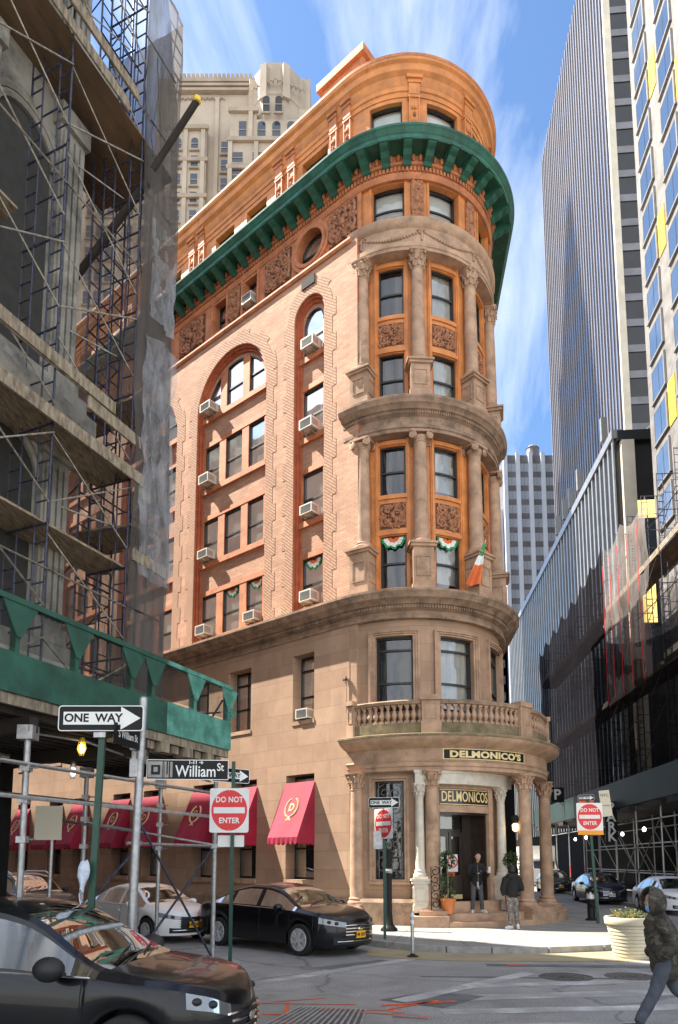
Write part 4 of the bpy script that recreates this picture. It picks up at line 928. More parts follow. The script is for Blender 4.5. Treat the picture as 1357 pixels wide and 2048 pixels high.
for z0,z1 in ((6.6,10.6),(12.3,17.6),(20.4,25.5)):
    for tc_ in (TB-1.5,TB-3.75):
        o=MB(); n=10; pts=[LW(tc_-.72,BD+.01,z0),LW(tc_+.72,BD+.01,z0)]+[LW(tc_+.72*math.cos(math.pi*i/n),BD+.01,z1-.72+.72*math.sin(math.pi*i/n)) for i in range(n+1)]
        o.poly(pts); w_=obj('arched_window',o,MT['dark'],Lb)
        a=MB()
        for rr_,dd in ((.78,.10),(.92,.16),(1.06,.08)): a.path([LW(tc_+rr_*math.cos(math.pi*i/14),BD+dd*.5,z1-.72+rr_*math.sin(math.pi*i/14)) for i in range(15)],.08,6)
        obj('arch_moulding',a,MT['lstone'],w_,smooth=50)
# --- scaffold
def LS(t,d,z): return LW(t+TB,d,z)
def lsbox(b,t0,t1,*a): lbox(b,t0+TB,t1+TB,*a)
Sc=thing('pipe_scaffold',LS(.83,SD,4.4),'tall pipe scaffold with planks and grey debris netting wrapped round the left corner building','scaffold')
def frame_mesh(w_=1.1,h=2.0,m='spipe'):
    b=MB(); r=.024
    b.tube((0,0,0),(0,0,h),r,6); b.tube((0,-w_,0),(0,-w_,h),r,6); b.tube((0,0,h-.05),(0,-w_,h-.05),r,6); b.tube((0,-.32,.0),(0,-.32,h-.05),r*.8,5); b.tube((0,-w_+.32,.0),(0,-w_+.32,h-.05),r*.8,5)
    for k in range(1,5):
        z=h*k/5; b.tube((0,0,z),(0,-.32,z),r*.7,5); b.tube((0,-w_,z),(0,-w_+.32,z),r*.7,5)
    b.tube((0,-.32,h*.45),(0,-w_+.32,h*.45),r*.8,5)
    return b.mesh('frame',MT[m],60)
fmesh=frame_mesh()
ang=math.atan2(NW.y,NW.x)-math.pi/2
def put(name,me,parent,p,rz):
    o=link(name,me,parent,False); o.location=p-wloc(parent); o.rotation_euler=(0,0,rz); return o
levels=[4.45+2.02*i for i in range(11)]
for z in levels:
    for t in (.83,-1.35,-3.4): put('frame',fmesh,Sc,LS(t,SD+rnd.uniform(-.02,.02),z),ang)
    # return side along the cross street
    for k in (0,1): put('frame',fmesh,Sc,LS(1.9,SD-1.4-2.1*k,z),ang+math.pi/2)
def stick(name,p,q,r,m,parent): b=MB(); b.tube(p,q,r,6); return obj(name,b,MT[m],parent,smooth=60)
for i,z in enumerate(levels):
    for t0,t1 in ((-1.35,.83),(-3.4,-1.35)):
        stick('cross_brace',LS(t0,SD,z+1.75),LS(t1,SD,z+.35),.018,'sbrace',Sc)
        if i%2==0: stick('cross_brace',LS(t0,SD+.04,z+.35),LS(t1,SD+.04,z+1.75),.018,'sbrace',Sc)
        if i%2: stick('guard_rail',LS(t0,SD+.03,z+1.05),LS(t1+.2,SD+.03,z+1.05),.02,'sbrace',Sc)
    for t0,t1 in ((.83,1.95),): stick('guard_rail',LS(t0,SD+.02,z+1.1),LS(t1,SD+.02,z+1.1),.02,'spipe',Sc); stick('guard_rail',LS(t0,SD-1.1,z+1.95),LS(t1,SD-1.1,z+1.95),.02,'spipe',Sc)
    stick('cross_brace',LS(1.9,SD-1.4,z+1.7),LS(1.9,SD-3.5,z+.3),.018,'spipe',Sc)
    if i%2==0: stick('guard_rail',LS(.83,SD-.5,z+1.0),LS(-.6,SD-1.05,z+1.0),.018,'sbrace',Sc)
OT0=Vector((-4.28,14.3,17.9)); OT1=Vector((-3.15,13.6,18.85)); OT2=Vector((-4.5,14.6,17.9)); OT3=Vector((-7.2,15.6,15.2))
def planks(z,t0,t1,d0,d1,n,m='plank',th=.05,gap=.012):
    w_=(d1-d0)/n
    for i in range(n):
        b=MB(); lsbox(b,t0+rnd.uniform(-.12,.12),t1+rnd.uniform(-.12,.12),d0+i*w_+gap,d0+(i+1)*w_-gap,z,z+th); obj('plank',b,MT[m],Sc)
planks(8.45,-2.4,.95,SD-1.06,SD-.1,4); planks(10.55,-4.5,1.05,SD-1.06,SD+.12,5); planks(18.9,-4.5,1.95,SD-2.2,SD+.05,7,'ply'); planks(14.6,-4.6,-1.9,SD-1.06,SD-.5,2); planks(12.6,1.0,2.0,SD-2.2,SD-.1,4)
planks(9.5,1.0,2.0,SD-2.2,SD-.1,4)
for z,t0,t1,d in ((10.35,-4.5,1.1,SD+.14),(11.55,-4.5,.2,SD+.06),(11.2,-.6,1.0,SD+.1),(19.5,-4.5,.5,SD+.1),(18.9,-4.5,.2,SD+.1),(8.6,.9,2.05,SD+.08),(10.1,.9,2.1,SD+.08)):
    b=MB(); lsbox(b,t0,t1,d,d+.045,z,z+.26); obj('toe_board',b,MT['timber'],Sc)
b=MB(); b.tube(OT0,OT1,.075,10); ot=obj('outrigger_tube',b,MT['darkbeam'],Sc,smooth=50)
b=MB(); b.lathe([(.02,0),(.085,.02),(.085,.12),(.02,.14)],c=OT1-UZ*.06,n=10); obj('yellow_cap',b,MT['yellow'],ot)
stick('outrigger_tube',OT2,OT3,.10,'darkbeam',Sc)
for k in range(5):
    x=rnd.uniform(.6,1.9); b=MB(); z=22.0; pts=[]
    while z>5: pts.append(LS(x+rnd.uniform(-.05,.05),SD-.2+rnd.uniform(-.1,.1),z)); z-=1.1
    b.path(pts,.012,4); obj('rope',b,MT['timber' if k%2 else 'black'],Sc)
def netsheet(name,f,nu,nv,m,seed,amp=.12,parent=None):
    b=MB()
    def fn(u,v):
        p,nn=f(u,v); q=Vector((u*3.1+seed,v*9,seed*1.7)); a=noise.noise(q)*amp+noise.noise(Vector((u*11,v*5+seed,2)))*amp*.45
        return p+nn*a
    b.grid(fn,nu,nv); return obj(name,b,MT[m],parent or Sc,smooth=80)
NZ0,NZ1=5.55,23.5
netsheet('debris_net',lambda u,v:(LS(.80+1.25*u,SD+.10-.05*math.sin(v*17),NZ0+(NZ1-NZ0)*v),NW),12,60,'net',1.0,.10)
netsheet('debris_net',lambda u,v:(LS(2.05,SD+.1-3.9*u,NZ0+(NZ1-NZ0)*v),DW),14,60,'net',5.0,.14)
netsheet('plastic_sheet',lambda u,v:(LS(.95+1.12*u,SD+.2,8.3+5.8*v),NW),12,24,'plastic',9.0,.16)
netsheet('plastic_sheet',lambda u,v:(LS(1.1+.9*u,SD+.16,14.6+2.5*v),NW),10,14,'plastic',3.0,.12)
# --- sidewalk shed
Sh=thing('sidewalk_shed',C0.copy(),'green sidewalk shed on steel posts at the left corner with see-through mesh parapet panels','sidewalk shed')
def shpost(t,d,z1=4.0,r=.045): 
    b=MB(); p=LW(t,d,0); b.tube(p,p+UZ*z1,r,10); b.box((p.x,p.y,.02),(.25,.25,.04)); b.box((p.x,p.y,z1-.1),(.22,.22,.2)); o=obj('post',b,MT['steel'],Sh,smooth=50)
    for z in (2.4,2.95,3.4): k=MB(); k.box((p.x,p.y,z),(.13,.13,.09)); k.tube((p.x+.05,p.y,z),(p.x+.19,p.y-.03,z),.012,5); obj('coupler',k,MT['steel'],o)
for t,d in ((-.05,-.1),(-2.4,-.1),(-4.8,-.1),(-1.0,-2.6),(-3.3,-2.6),(-5.6,-2.6),(1.4,-2.6)): shpost(t,d)
for z,d,t0,t1 in ((3.45,-.05,-6,0.1),(2.98,-.03,-6,0.15),(2.40,-.14,-2.6,.3),(3.3,-2.55,-5.6,1.4)): stick('ledger',LW(t0,d,z),LW(t1,d,z),.032,'steel',Sh)
for (t0,z0,t1,z1,d) in ((-2.4,2.75,-.05,.15,-.06),(-2.6,.2,-.05,2.35,-.15),(-4.8,.4,-2.4,2.3,-.12)): stick('brace',LW(t0,d,z0),LW(t1,d,z1),.022,'spipe',Sh)
stick('brace',LW(-2.4,-.1,2.6),LW(-2.2,-2.5,2.9),.025,'steel',Sh); stick('brace',LW(-.05,-.1,2.42),LW(-1,-2.6,2.9),.025,'steel',Sh)
b=MB(); lbox(b,-8,.15,BD,.05,4.30,4.38); obj('deck',b,MT['timber'],Sh)
for i in range(12): b=MB(); lbox(b,-8,.1,-.25-.27*i,-.13-.27*i,4.12,4.30); obj('joist',b,MT['darkbeam'],Sh)
for t in (0,-2.4,-4.8): b=MB(); lbox(b,t-.08,t+.08,BD+.2,0,3.9,4.12); obj('beam',b,MT['darkbeam'],Sh)
b=MB(); lbox(b,-8,.12,.0,.07,4.20,4.34); obj('edge_timber',b,MT['timber'],Sh)
for i in range(9): b=MB(); t=-.2-.35*i; lbox(b,t-.1,t+.1,-.2,.1,4.02,4.20) if i%2 else lbox(b,t-.06,t+.12,-.25,.02,4.05,4.19); obj('shim_block',b,MT['timber'],Sh)
b=MB(); lbox(b,-8,-1.95,.06,.10,4.36,4.92); obj('parapet_board',b,MT['shed'],Sh)
b=MB(); lbox(b,-1.945,.16,.06,.10,4.36,4.94); obj('parapet_board',b,MT['teal'],Sh)
ups=[(.12,'teal'),(-1.05,'teal'),(-2.3,'shed'),(-2.85,'shed'),(-4.1,'shed'),(-5.2,'shed')]
for t,m in ups:
    b=MB(); lbox(b,t-.035,t+.035,0,.06,4.36,5.62); lbox(b,t-.03,t+.03,-.06,.02,4.36,5.6); obj('parapet_upright',b,MT[m],Sh)
    b=MB(); pts=[LW(t-.30,.065,5.62),LW(t+.30,.065,5.62),LW(t+.04,.065,5.15),LW(t-.04,.065,5.15)]; b.poly(pts); b.poly([p+NW*.02 for p in pts]); 
    for i in range(4): b.poly([pts[i],pts[(i+1)%4],pts[(i+1)%4]+NW*.02,pts[i]+NW*.02])
    obj('gusset',b,MT[m],Sh)
for t0,t1,m in ((-8,-1.95,'shed'),(-1.95,.2,'teal')): b=MB(); lbox(b,t0,t1,.0,.10,5.62,5.70); obj('top_rail',b,MT[m],Sh)
b=MB(); lbox(b,-8,.1,.035,.045,5.0,5.62); obj('mesh_panel',b,MT['plexi'],Sh)
b=MB(); b.bar(LW(.15,.05,5.0),LW(.62,-.1,5.25),.07,.05); b.poly([LW(.16,.03,4.95),LW(.16,.03,5.45),LW(.62,-.1,5.25)]); obj('corner_bracket',b,MT['teal'],Sh)
stick('parapet_brace',LW(.05,-.05,5.4),LW(-.55,-.2,4.5),.02,'spipe',Sh); stick('ledger',LW(-1.0,-.1,4.9),LW(.05,-.1,5.15),.02,'spipe',Sh)
for i,(p,z,m,cc,s_) in enumerate(((LW(-3.35,-.5,0),4.0,'yellow glow',(1,.65,.18),3.0),(LW(-2.6,-1.4,0),3.75,'white glow',(1,.93,.8),1.2))):
    b=MB(); b.lathe([(.03,.2),(.05,.16),(.05,.12)],c=(p.x,p.y,z-.1),n=8)
    for k in range(6): a=k*math.pi/3; b.path([(p.x+.05*math.cos(a),p.y+.05*math.sin(a),z+.02),(p.x+.075*math.cos(a),p.y+.075*math.sin(a),z-.08),(p.x+.03*math.cos(a),p.y+.03*math.sin(a),z-.2)],.006,4)
    l_=obj('caged_lamp',b,MT['yellow' if i==0 else 'steel'],Sh); b=MB(); b.ell((p.x,p.y,z-.08),(.048,.048,.085)); obj('bulb',b,emit_mat(m,cc,s_),l_)
b=MB(); b.path([LW(-6,-.9,4.0),LW(-3.3,-.5,4.05),LW(-1.6,-.3,3.8),LW(-.1,-.2,3.7)],.02,6); obj('conduit',b,MT['steel'],Sh)
# ================================================================== right-hand scaffold, netting and sidewalk shed
F=RB(12.7)
Rs=thing('sidewalk_shed',F(45,-1.5,0),'dark green sidewalk shed on a lattice of pipes along the right-hand street','sidewalk shed')
b=MB(); rbox(b,F,19,63,-.05,.05,5.1,6.6); obj('parapet_board',b,mat('black_green_board',(.006,.020,.017),.6,var=.35,vscale=.6),Rs)
b=MB(); rbox(b,F,19,63,-4.1,0,5.0,5.1); obj('deck',b,MT['darkbeam'],Rs)
ys=[22,25,28,31,34,37.5,41,44.5,48,52,56,60]
for i,y in enumerate(ys):
    for d in (-.25,-3.6):
        b=MB(); b.tube(F(y,d,0),F(y,d,5.0),.05,8); o=obj('post',b,MT['steel'],Rs)
        if d>-1 and i>6: 
            k=MB()
            for j in range(6): k.lathe([(.054,.9+.16*j),(.056,.9+.08+.16*j)],c=F(y,d,0),n=8)
            obj('striped_wrap',k,MT['red'],o)
    b=MB(); rbox(b,F,y-.8,y+.6,.02,.35,4.72,4.98); obj('beam_end',b,MT['darkbeam'],Rs)
for z in (1.5,3.0,4.2):
    for y0,y1 in zip(ys,ys[1:]):
        if y1<46 or z>4: stick('ledger',F(y0,-.25,z),F(y1,-.25,z),.035,'steel',Rs)
    stick('ledger',F(22,-3.6,z),F(60,-3.6,z),.035,'steel',Rs)
for k,(y0,y1) in enumerate(zip(ys[:-1],ys[1:])):
    if k<6: 
        stick('brace',F(y0,-.2,1.5 if k%2 else 4.2),F(y1,-.2,4.2 if k%2 else 1.5),.03,'steel',Rs)
        stick('brace',F(y0,-.2,3.0 if k%2 else .3),F(y1,-.2,.3 if k%2 else 3.0),.03,'steel',Rs)
    stick('brace',F(y0,-3.6,1.5),F(y1,-3.6,4.2),.03,'steel',Rs)
for y,d in ((30,-2),(36,-2.5),(40,-1.5),(47,-2.5),(54,-2),(58,-2.2)): b=MB(); b.ell(F(y,d,3.9),(.10,.10,.13)); obj('bulb',b,emit_mat('shed_bulb',(1,.95,.85),5),Rs)
Rd=thing('street_facade',F(44,-6,0),'dark shopfronts under the right-hand sidewalk shed','building')
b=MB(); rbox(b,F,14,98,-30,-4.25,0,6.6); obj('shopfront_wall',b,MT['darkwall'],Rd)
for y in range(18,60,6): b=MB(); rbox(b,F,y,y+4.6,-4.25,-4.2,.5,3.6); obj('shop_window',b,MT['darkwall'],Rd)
# pipe scaffold above
F=RB(14.5)
R2=thing('pipe_scaffold',F(50,-.7,6.6),'long pipe scaffold hung with dark netting over the right-hand sidewalk','scaffold')
fm2=frame_mesh(1.2,2.05,'spipe'); a2=math.atan2(.0776,-.997)-math.pi/2
y=24
while y<66.5:
    for k in range(8): 
        if y<46 or k%2==0: put('frame',fm2,R2,F(y,0,6.65+2.06*k),a2)
    y+=2.4
y=24; k=0
while y<64:
    for z in (7.4,9.5,11.5,13.6,15.6,17.7,19.8): 
        if (k+int(z))%3: stick('cross_brace',F(y,.02,z+1.2),F(y+2.4,.02,z-.2),.022,'steel',R2)
    y+=2.4; k+=1
for z,m in ((12.4,'timber'),(18.6,'timber')):
    for y0 in range(24,66,6):
        b=MB(); rbox(b,F,y0,y0+5.9,.04,.10,z,z+.34); obj('toe_board',b,MT[m],R2)
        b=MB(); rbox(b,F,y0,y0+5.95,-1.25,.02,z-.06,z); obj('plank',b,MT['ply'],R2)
for z in (14.0,16.2,20.6):
    stick('guard_rail',F(24,.05,z),F(44,.05,z),.025,'spipe',R2)
MT['dnet']=net_mat('dark_netting',(.011,.010,.012),.93,trans=.12,streak=.12,scale=.55,stretch=(1,1,.12))
MT['pnet']=net_mat('pale_netting',(.46,.42,.40),.52,trans=.5,streak=.3,scale=.8,stretch=(1,1,.2))
RNv=Vector((-.997,.0776,0))
def rnet(name,y0,y1,z0,z1f,m,seed,nu,amp):
    netsheet(name,lambda u,v:(F(y0+(y1-y0)*u,.18,z0+(z1f(u)-z0)*v),RNv),nu,30,m,seed,amp,R2)
scal=lambda u,n:abs(math.sin(math.pi*u*n))
rnet('dark_net',45.4,66,6.6,lambda u:23.4-.9*scal(u,7)-1.2*u,'dnet',2,60,.16)
MT['dnet2']=net_mat('thin_dark_netting',(.014,.013,.015),.72,trans=.12,streak=.22,scale=.55,stretch=(1,1,.12))
rnet('dark_net',30,45.4,6.6,lambda u:13.6+3.0*u*u,'dnet2',7,50,.14)
rnet('pale_net',37.4,45.6,12.2,lambda u:22.6+.7*u-.8*scal(u,2),'pnet',4,30,.18)
for y in (38.5,40.3,42.0,43.6,45.1):
    b=MB(); pts=[]; 
    for i in range(14): pts.append(F(y+.05*math.sin(i),.32,12.3+.73*i))
    b.path(pts,.022,4); obj('red_strap',b,MT['red'],R2)
# paper notice on its parapet, letter blades under the shed
F=RB(12.7)
nb=MB(); rbox(nb,F,25.6,29.6,.06,.09,5.35,7.0); nt_=tag(obj('notice_board',nb,MT['white']),'white printed notice board on the dark green parapet at the right edge','notice')
def rtext(body,size,y,z,d,parent,m,sx=1.0,bold=0.0):
    me=text_mesh(body,size,.003,bold,1,sx)
    for v in me.vertices: v.co=F(y-v.co.x,d+v.co.z+.004,z+v.co.y)
    me.materials.append(m); return link('lettering',me,parent)
rtext('1 William Street',.42,27.6,6.45,.095,nt_,MT['black'],.95); rtext('shops open during works',.2,27.6,6.0,.095,nt_,MT['black']); rtext('please use entrance ahead',.2,27.6,5.7,.095,nt_,MT['black'])
def ctext(body,size,p,parent,m,rz=0,sx=1.0,bold=0.0,spacing=1.0,align='CENTER',shear=0,name='lettering',depth=.003):
    """upright lettering facing -Y turned by rz, in the parent's local space"""
    me=text_mesh(body,size,depth,bold,spacing,sx,align,shear); M_=Matrix.Translation(p)@Matrix.Rotation(rz,4,'Z')@Matrix.Rotation(math.pi/2,4,'X')
    me.transform(M_); me.materials.append(m); return link(name,me,parent,False)
pk_=thing('parking_sign',F(40,.3,0),'dark vertical PARK blade sign with white letters hanging under the right-hand shed','sign')
b=MB(); b.box((0,.02,4.35),(.7,.1,2.3)); b.tube((0,.02,5.3),(0,.3,5.3),.03,5); obj('blade',b,MT['black'],pk_,world=False)
for i,ch in enumerate('PARK'): ctext(ch,.75,(0,-.035,5.15-.56*i),pk_,MT['white'],bold=.02)
p2_=thing('letter_sign',F(52,.5,0),'small dark sign with a white letter P above the right DO NOT ENTER sign','sign')
b=MB(); b.box((0,.02,7.0),(1.0,.1,1.1)); b.tube((0,.02,6.6),(.6,.4,6.2),.03,5); obj('blade',b,MT['black'],p2_,world=False); ctext('P',1.05,(0,-.035,7.0),p2_,MT['white'],bold=.03)

t=thing('sign_back',LW(-3.0,-1.5,0),'pale blank sign plate on a thin post under the left shed','sign'); b=MB(); b.box((0,0,2.75),(.46,.02,.58)); obj('plate',b,MT['cream'],t,world=False); b=MB(); b.tube((.05,.05,.14),(.05,.05,3.0),.03,6); obj('pole',b,MT['steel'],t,world=False)
# ================================================================== cars
MT['cglass']=glass_mat('car_glass',tint=(.66,.76,.70),trans=.88,base=(.02,.025,.025),fk=.55,f0=.03)
MT['lamp']=glass_mat('headlamp_glass',tint=(.8,.8,.8),trans=.25,base=(.33,.34,.35),fk=.6,f0=.05)
MT['seat']=mat('car_seat',(.16,.14,.11),.8,var=.1)
MT['plate']=mat('yellow_plate',(.85,.42,.02),.5,var=.05)
MT['trim']=mat('black_trim',(.014,.014,.015),.55,var=.1)
MT['redlamp']=mat('tail_lamp',(.45,.01,.01),.2,var=0,coat=.8)
MT['amber']=mat('amber_marker',(.8,.25,.02),.3,var=0)
def paint(name,col,metal=.3): return mat(name,col,.3,metal=metal*.3,var=.04,vscale=.6,coat=.45,spec=.3)
def herm(pts):
    xs=[p[0] for p in pts]; ys=[p[1] for p in pts]; n=len(xs); d=[(ys[i+1]-ys[i])/(xs[i+1]-xs[i]) for i in range(n-1)]
    m=[d[0]]+[0 if d[i-1]*d[i]<=0 else 2*d[i-1]*d[i]/(d[i-1]+d[i]) for i in range(1,n-1)]+[d[-1]]
    def f(x):
        if x<=xs[0]: return ys[0]
        if x>=xs[-1]: return ys[-1]
        i=max(k for k in range(n-1) if xs[k]<=x); h=xs[i+1]-xs[i]; t=(x-xs[i])/h
        return (2*t**3-3*t*t+1)*ys[i]+(t**3-2*t*t+t)*h*m[i]+(-2*t**3+3*t*t)*ys[i+1]+(t**3-t*t)*h*m[i+1]
    return f
def rim_mesh(r,n=5,dbl=True,m='alloy'):
    b=MB(); b.lathe([(r*.98,-.02),(r,.0),(r*.93,.012),(r*.9,-.03),(r*.3,-.05),(.0,-.05)],n=24,cap=False)
    for k in range(n):
        for o in ((-.13,.13) if dbl else (0,)):
            a=2*math.pi*k/n+o; a2=2*math.pi*k/n+o*1.5
            b.bar((.05*math.cos(a),.05*math.sin(a),.012),(r*.94*math.cos(a2),r*.94*math.sin(a2),.0),.045 if dbl else .06,.03,up=(0,0,1))
    b.lathe([(.065,0),(.06,.03),(0,.032)],n=12); return b.mesh('rim',MT[m],40)
def tyre_mesh(r,ri,w=.22):
    b=MB(); b.lathe([(ri*.98,-w/2+.01),(ri*1.06,-w/2),(r*.96,-w/2+.01),(r,-w/2+.04),(r,w/2-.04),(r*.96,w/2-.01),(ri*1.06,w/2),(ri*.98,w/2-.012),(ri*.96,-w/2+.05),(0,-w/2+.05)],n=28,cap=False); return b.mesh('wheel',MT['rubber'],40)
def car(name,label,loc,head,paintm,top,belt,W,wb,fo,ro,rw=.33,wx=(-1.4,.9),pill=(-.25,),ws=(.35,1.2),rwin=(-1.9,-1.2),plate='plate',grp='parked cars along the streets',grille='chrome',zb=.24,cladding=False,spokes=5,roofrails=False,rimr=.22,track=None,wtw=.86,tint='cglass',lampx=.46,cat='car'):
    T=thing(name,loc,label,cat,grp,rz=head); topf,beltf=herm(top),herm(belt)
    xf,xr=wb/2+fo,-wb/2-ro
    def wid(x):
        lf,lr=.95,.75
        if x>xf-lf: t=min(1,(x-xf+lf)/lf); return W/2*max(0,(1-t**2.7))**(1/2.3)
        if x<xr+lr: t=min(1,(xr+lr-x)/lr); return W/2*max(0,(1-t**3.2))**(1/2.6)
        return W/2
    xs=[]
    n=46
    for i in range(n+1): xs.append(xr+.75+(xf-.95-xr-.75)*i/n)
    xs=[xr+.75*(1-math.cos(math.pi/2*i/16)) for i in range(16)]+xs+[xf-.95*(1-math.sin(math.pi/2*i/20)) for i in range(1,21)]
    for xa in (wb/2,-wb/2):
        for k in (-1,1): xs.append(xa+k*(rw+.065)); xs.append(xa+k*(rw+.06))
    xs=sorted(xs); ra=rw+.06
    def sect(x):
        w_=wid(x); zt=topf(x); zbl=min(beltf(x),zt-.015); g=max(0,min(1,(zt-zbl)/.45)); wr=w_*(.90-(1-wtw+.06)*g)
        z0=zb
        if x>xf-.6: z0=zb-.03
        for xa in (wb/2,-wb/2):
            if abs(x-xa)<ra: z0=max(z0,rw+math.sqrt(ra*ra-(x-xa)**2))
        h=zbl-z0; le=lambda t:z0+h*t
        zr=zt-.05*g-.012
        pts=[(.72*w_,z0+.015),(.955*w_,z0),(.985*w_,le(.12)),(1.0*w_,le(.38)),(.992*w_,le(.62)),(.985*w_,le(.80)),(.955*w_,zbl),
             (.955*w_+(wr-.955*w_)*.08,zbl+(zr-zbl)*.10),(.955*w_+(wr-.955*w_)*.93,zbl+(zr-zbl)*.90),(wr,zr),(wr*.90,zt-.015*g),(wr*.5,zt+.012*g+.01),(0,zt+.016*g+.014)]
        lean=lambda z:(.10*(z-.55)**2+.05*max(0,z-.6)) 
        kf=max(0,(x-(xf-.95))/.95)**2; kr=max(0,((xr+.75)-x)/.75)**2
        return [(x-kf*lean(z)*3.0+kr*lean(z)*1.5,y,z) for y,z in pts]
    S=[sect(x) for x in xs]; m=13
    bins={}
    def add(nm,s,quad,off=0):
        B=bins.setdefault(nm,MB()); B.poly([(p[0],p[1]*s,p[2]) for p in quad])
    weld=MB(); 
    def isgl(i,j):
        xc=(xs[i]+xs[i+1])/2
        a,b_=S[i][7],S[i][8]
        if j==7 and wx[0]<xc<wx[1] and (S[i][8][2]-S[i][7][2])>.05 and (S[i+1][8][2]-S[i+1][7][2])>.03:
            for p in pill:
                if abs(xc-p)<.055: return None
            k=sum(xc>p for p in pill); return 'side_window%d'%k
        if j>=10 and ws[0]<xc<ws[1]: return 'windshield'
        if j>=10 and rwin[0]<xc<rwin[1]: return 'rear_window'
        y=S[i][j][1]/(W/2)
        if xc>xf-lampx and j==5 and y>.42 and xc<xf-.04: return 'headlight'
        if xc<xr+.45 and j in (4,5) and y>.45: return 'tail_light'
        if xc>xf-.5 and j in (3,4,5) and y<.46: return 'grille'
        if xc>xf-.7 and j in (2,) and y<.72: return 'lower_grille'
        if cladding and j in (0,1): return 'cladding'
        return None
    idx={}
    for s in (1,-1):
        for i in range(len(xs)):
            for j in range(m):
                if s==-1 and j==m-1: idx[(i,j,s)]=idx[(i,j,1)]; continue
                p=S[i][j]; idx[(i,j,s)]=weld.vert((p[0],p[1]*s,p[2]))
    for s in (1,-1):
        for i in range(len(xs)-1):
            for j in range(m-1):
                g=isgl(i,j)
                if g:
                    key=(g,s) if g.startswith('side') or g in('headlight','tail_light') else (g,0)
                    B=bins.setdefault(key,(MB(),{})); vs=[]
                    for (a,b_) in ((i,j),(i+1,j),(i+1,j+1),(i,j+1)):
                        k=(a,b_,s if b_<m-1 else 0)
                        if k not in B[1]: p=S[a][b_]; B[1][k]=B[0].vert((p[0],p[1]*s,p[2]))
                        vs.append(B[1][k])
                    B[0].face(*(vs if s==1 else vs[::-1]))
                else:
                    q=(idx[(i,j,s)],idx[(i+1,j,s)],idx[(i+1,j+1,s)],idx[(i,j+1,s)]); weld.face(*(q if s==1 else q[::-1]))
    for i in range(len(xs)-1): weld.face(idx[(i,0,1)],idx[(i,0,-1)],idx[(i+1,0,-1)],idx[(i+1,0,1)])
    body=obj('body',weld,paintm,T,smooth=32,world=False)
    mm={'windshield':tint,'rear_window':tint,'headlight':'lamp','tail_light':'redlamp','grille':'trim','lower_grille':'trim','cladding':'trim'}
    for (g,s),(B,_) in bins.items():
        nm='side_window' if g.startswith('side') else g
        obj(nm,B,MT[mm.get(g,tint)],T,smooth=40,world=False)
    def surf(x,z,s,off=.004):
        sc=sect(x)
        for a,b_ in zip(sc[1:],sc[2:]):
            if a[2]<=z<=b_[2]: t=(z-a[2])/(b_[2]-a[2]+1e-9); return Vector((a[0]+(b_[0]-a[0])*t,(a[1]+(b_[1]-a[1])*t+off)*s,z))
        return Vector((x,(sc[3][1]+off)*s,z))
    for s in (1,-1):
        for x in [wx[1]-.12 if wx[1]<wb/2 else wb/2-.45]+list(pill)+([] if -wb/2+.35>pill[-1]-.5 else []):
            b=MB(); b.path([surf(x+(.08 if x==pill[0] else 0),zb+.1+(beltf(x)-zb-.12)*k/6,s,.001) for k in range(7)],.006,4); obj('door_seam',b,MT['black'],body,world=False)
        b=MB(); a0,a1=wx[0]+.05,wx[1]-.05; b.path([surf(a0+(a1-a0)*k/16,min(beltf(a0+(a1-a0)*k/16),topf(a0+(a1-a0)*k/16)-.02)+.012,s,.004) for k in range(17)],.011,5); obj('window_trim',b,MT['chrome'],body,world=False)
        for x in [p+ .02 for p in pill[:2]]:
            p0=surf(x-.16,beltf(x)-.13,s,.03); b=MB(); b.bar(p0,p0+Vector((.20,0,0)),.03,.035); obj('door_handle',b,paintm,body,world=False)
        mk=1.35 if cladding else 1; xm=wx[1]-.36; zm=beltf(xm)+.07*mk; sc=sect(xm); b=MB(); b.ell((xm,s*(sc[6][1]+.16),zm),(.11*mk,.12,.085*mk),14,10); b.bar((xm+.03,s*(sc[6][1]-.02),zm-.06),(xm,s*(sc[6][1]+.1),zm-.03),.05,.04); obj('side_mirror',b,MT['trim'] if cladding else paintm,T,smooth=60,world=False)
    tr_=track or W/2-.11; tm=tyre_mesh(rw,rimr); rm=rim_mesh(rimr*1.02,spokes)
    for xa in (wb/2,-wb/2):
        for s in (1,-1):
            o=link('wheel',tm,T,False); o.location=(xa,s*tr_,rw); o.rotation_euler=(-s*math.pi/2,0,0)
            r=link('rim',rm,o,False); r.location=(0,0,.10)
            b=MB(); b.grid(lambda u,v:Vector((xa+ra*.99*math.cos(math.pi*u),s*(W/2*.96-.36*v),rw+ra*.99*math.sin(math.pi*u))),14,1); b.poly([Vector((xa+ra*math.cos(math.pi*k/10),s*(W/2-.4),rw+ra*math.sin(math.pi*k/10))) for k in range(11)]); obj('wheel_well',b,MT['trim'],T,world=False)
    # nose details
    gz0,gz1=zb+(beltf(xf)-zb)*.42,zb+(beltf(xf)-zb)*.98
    def nose(y,z):
        lo,hi=xf-.9,xf
        for _ in range(24):
            md=(lo+hi)/2
            if wid(md)*.99>abs(y): lo=md
            else: hi=md
        return surfx(lo,z)+.012
    def surfx(x,z): k=max(0,(x-(xf-.95))/.95)**2; return x-k*(.10*(z-.55)**2+.05*max(0,z-.6))*3.0
    for s in (-1,1):
        for dx,dy in ((.26,.80),(.15,.62)):
            x=xf-dx; scx=sect(x); p=Vector((scx[5][0]-.02,scx[5][1]*s*.955,(scx[5][2]+scx[6][2])/2)); b=MB(); b.ell(p,(.06,.05,.04),10,7); o=obj('lamp_projector',b,MT['trim'],T,smooth=60,world=False)
    b=MB()
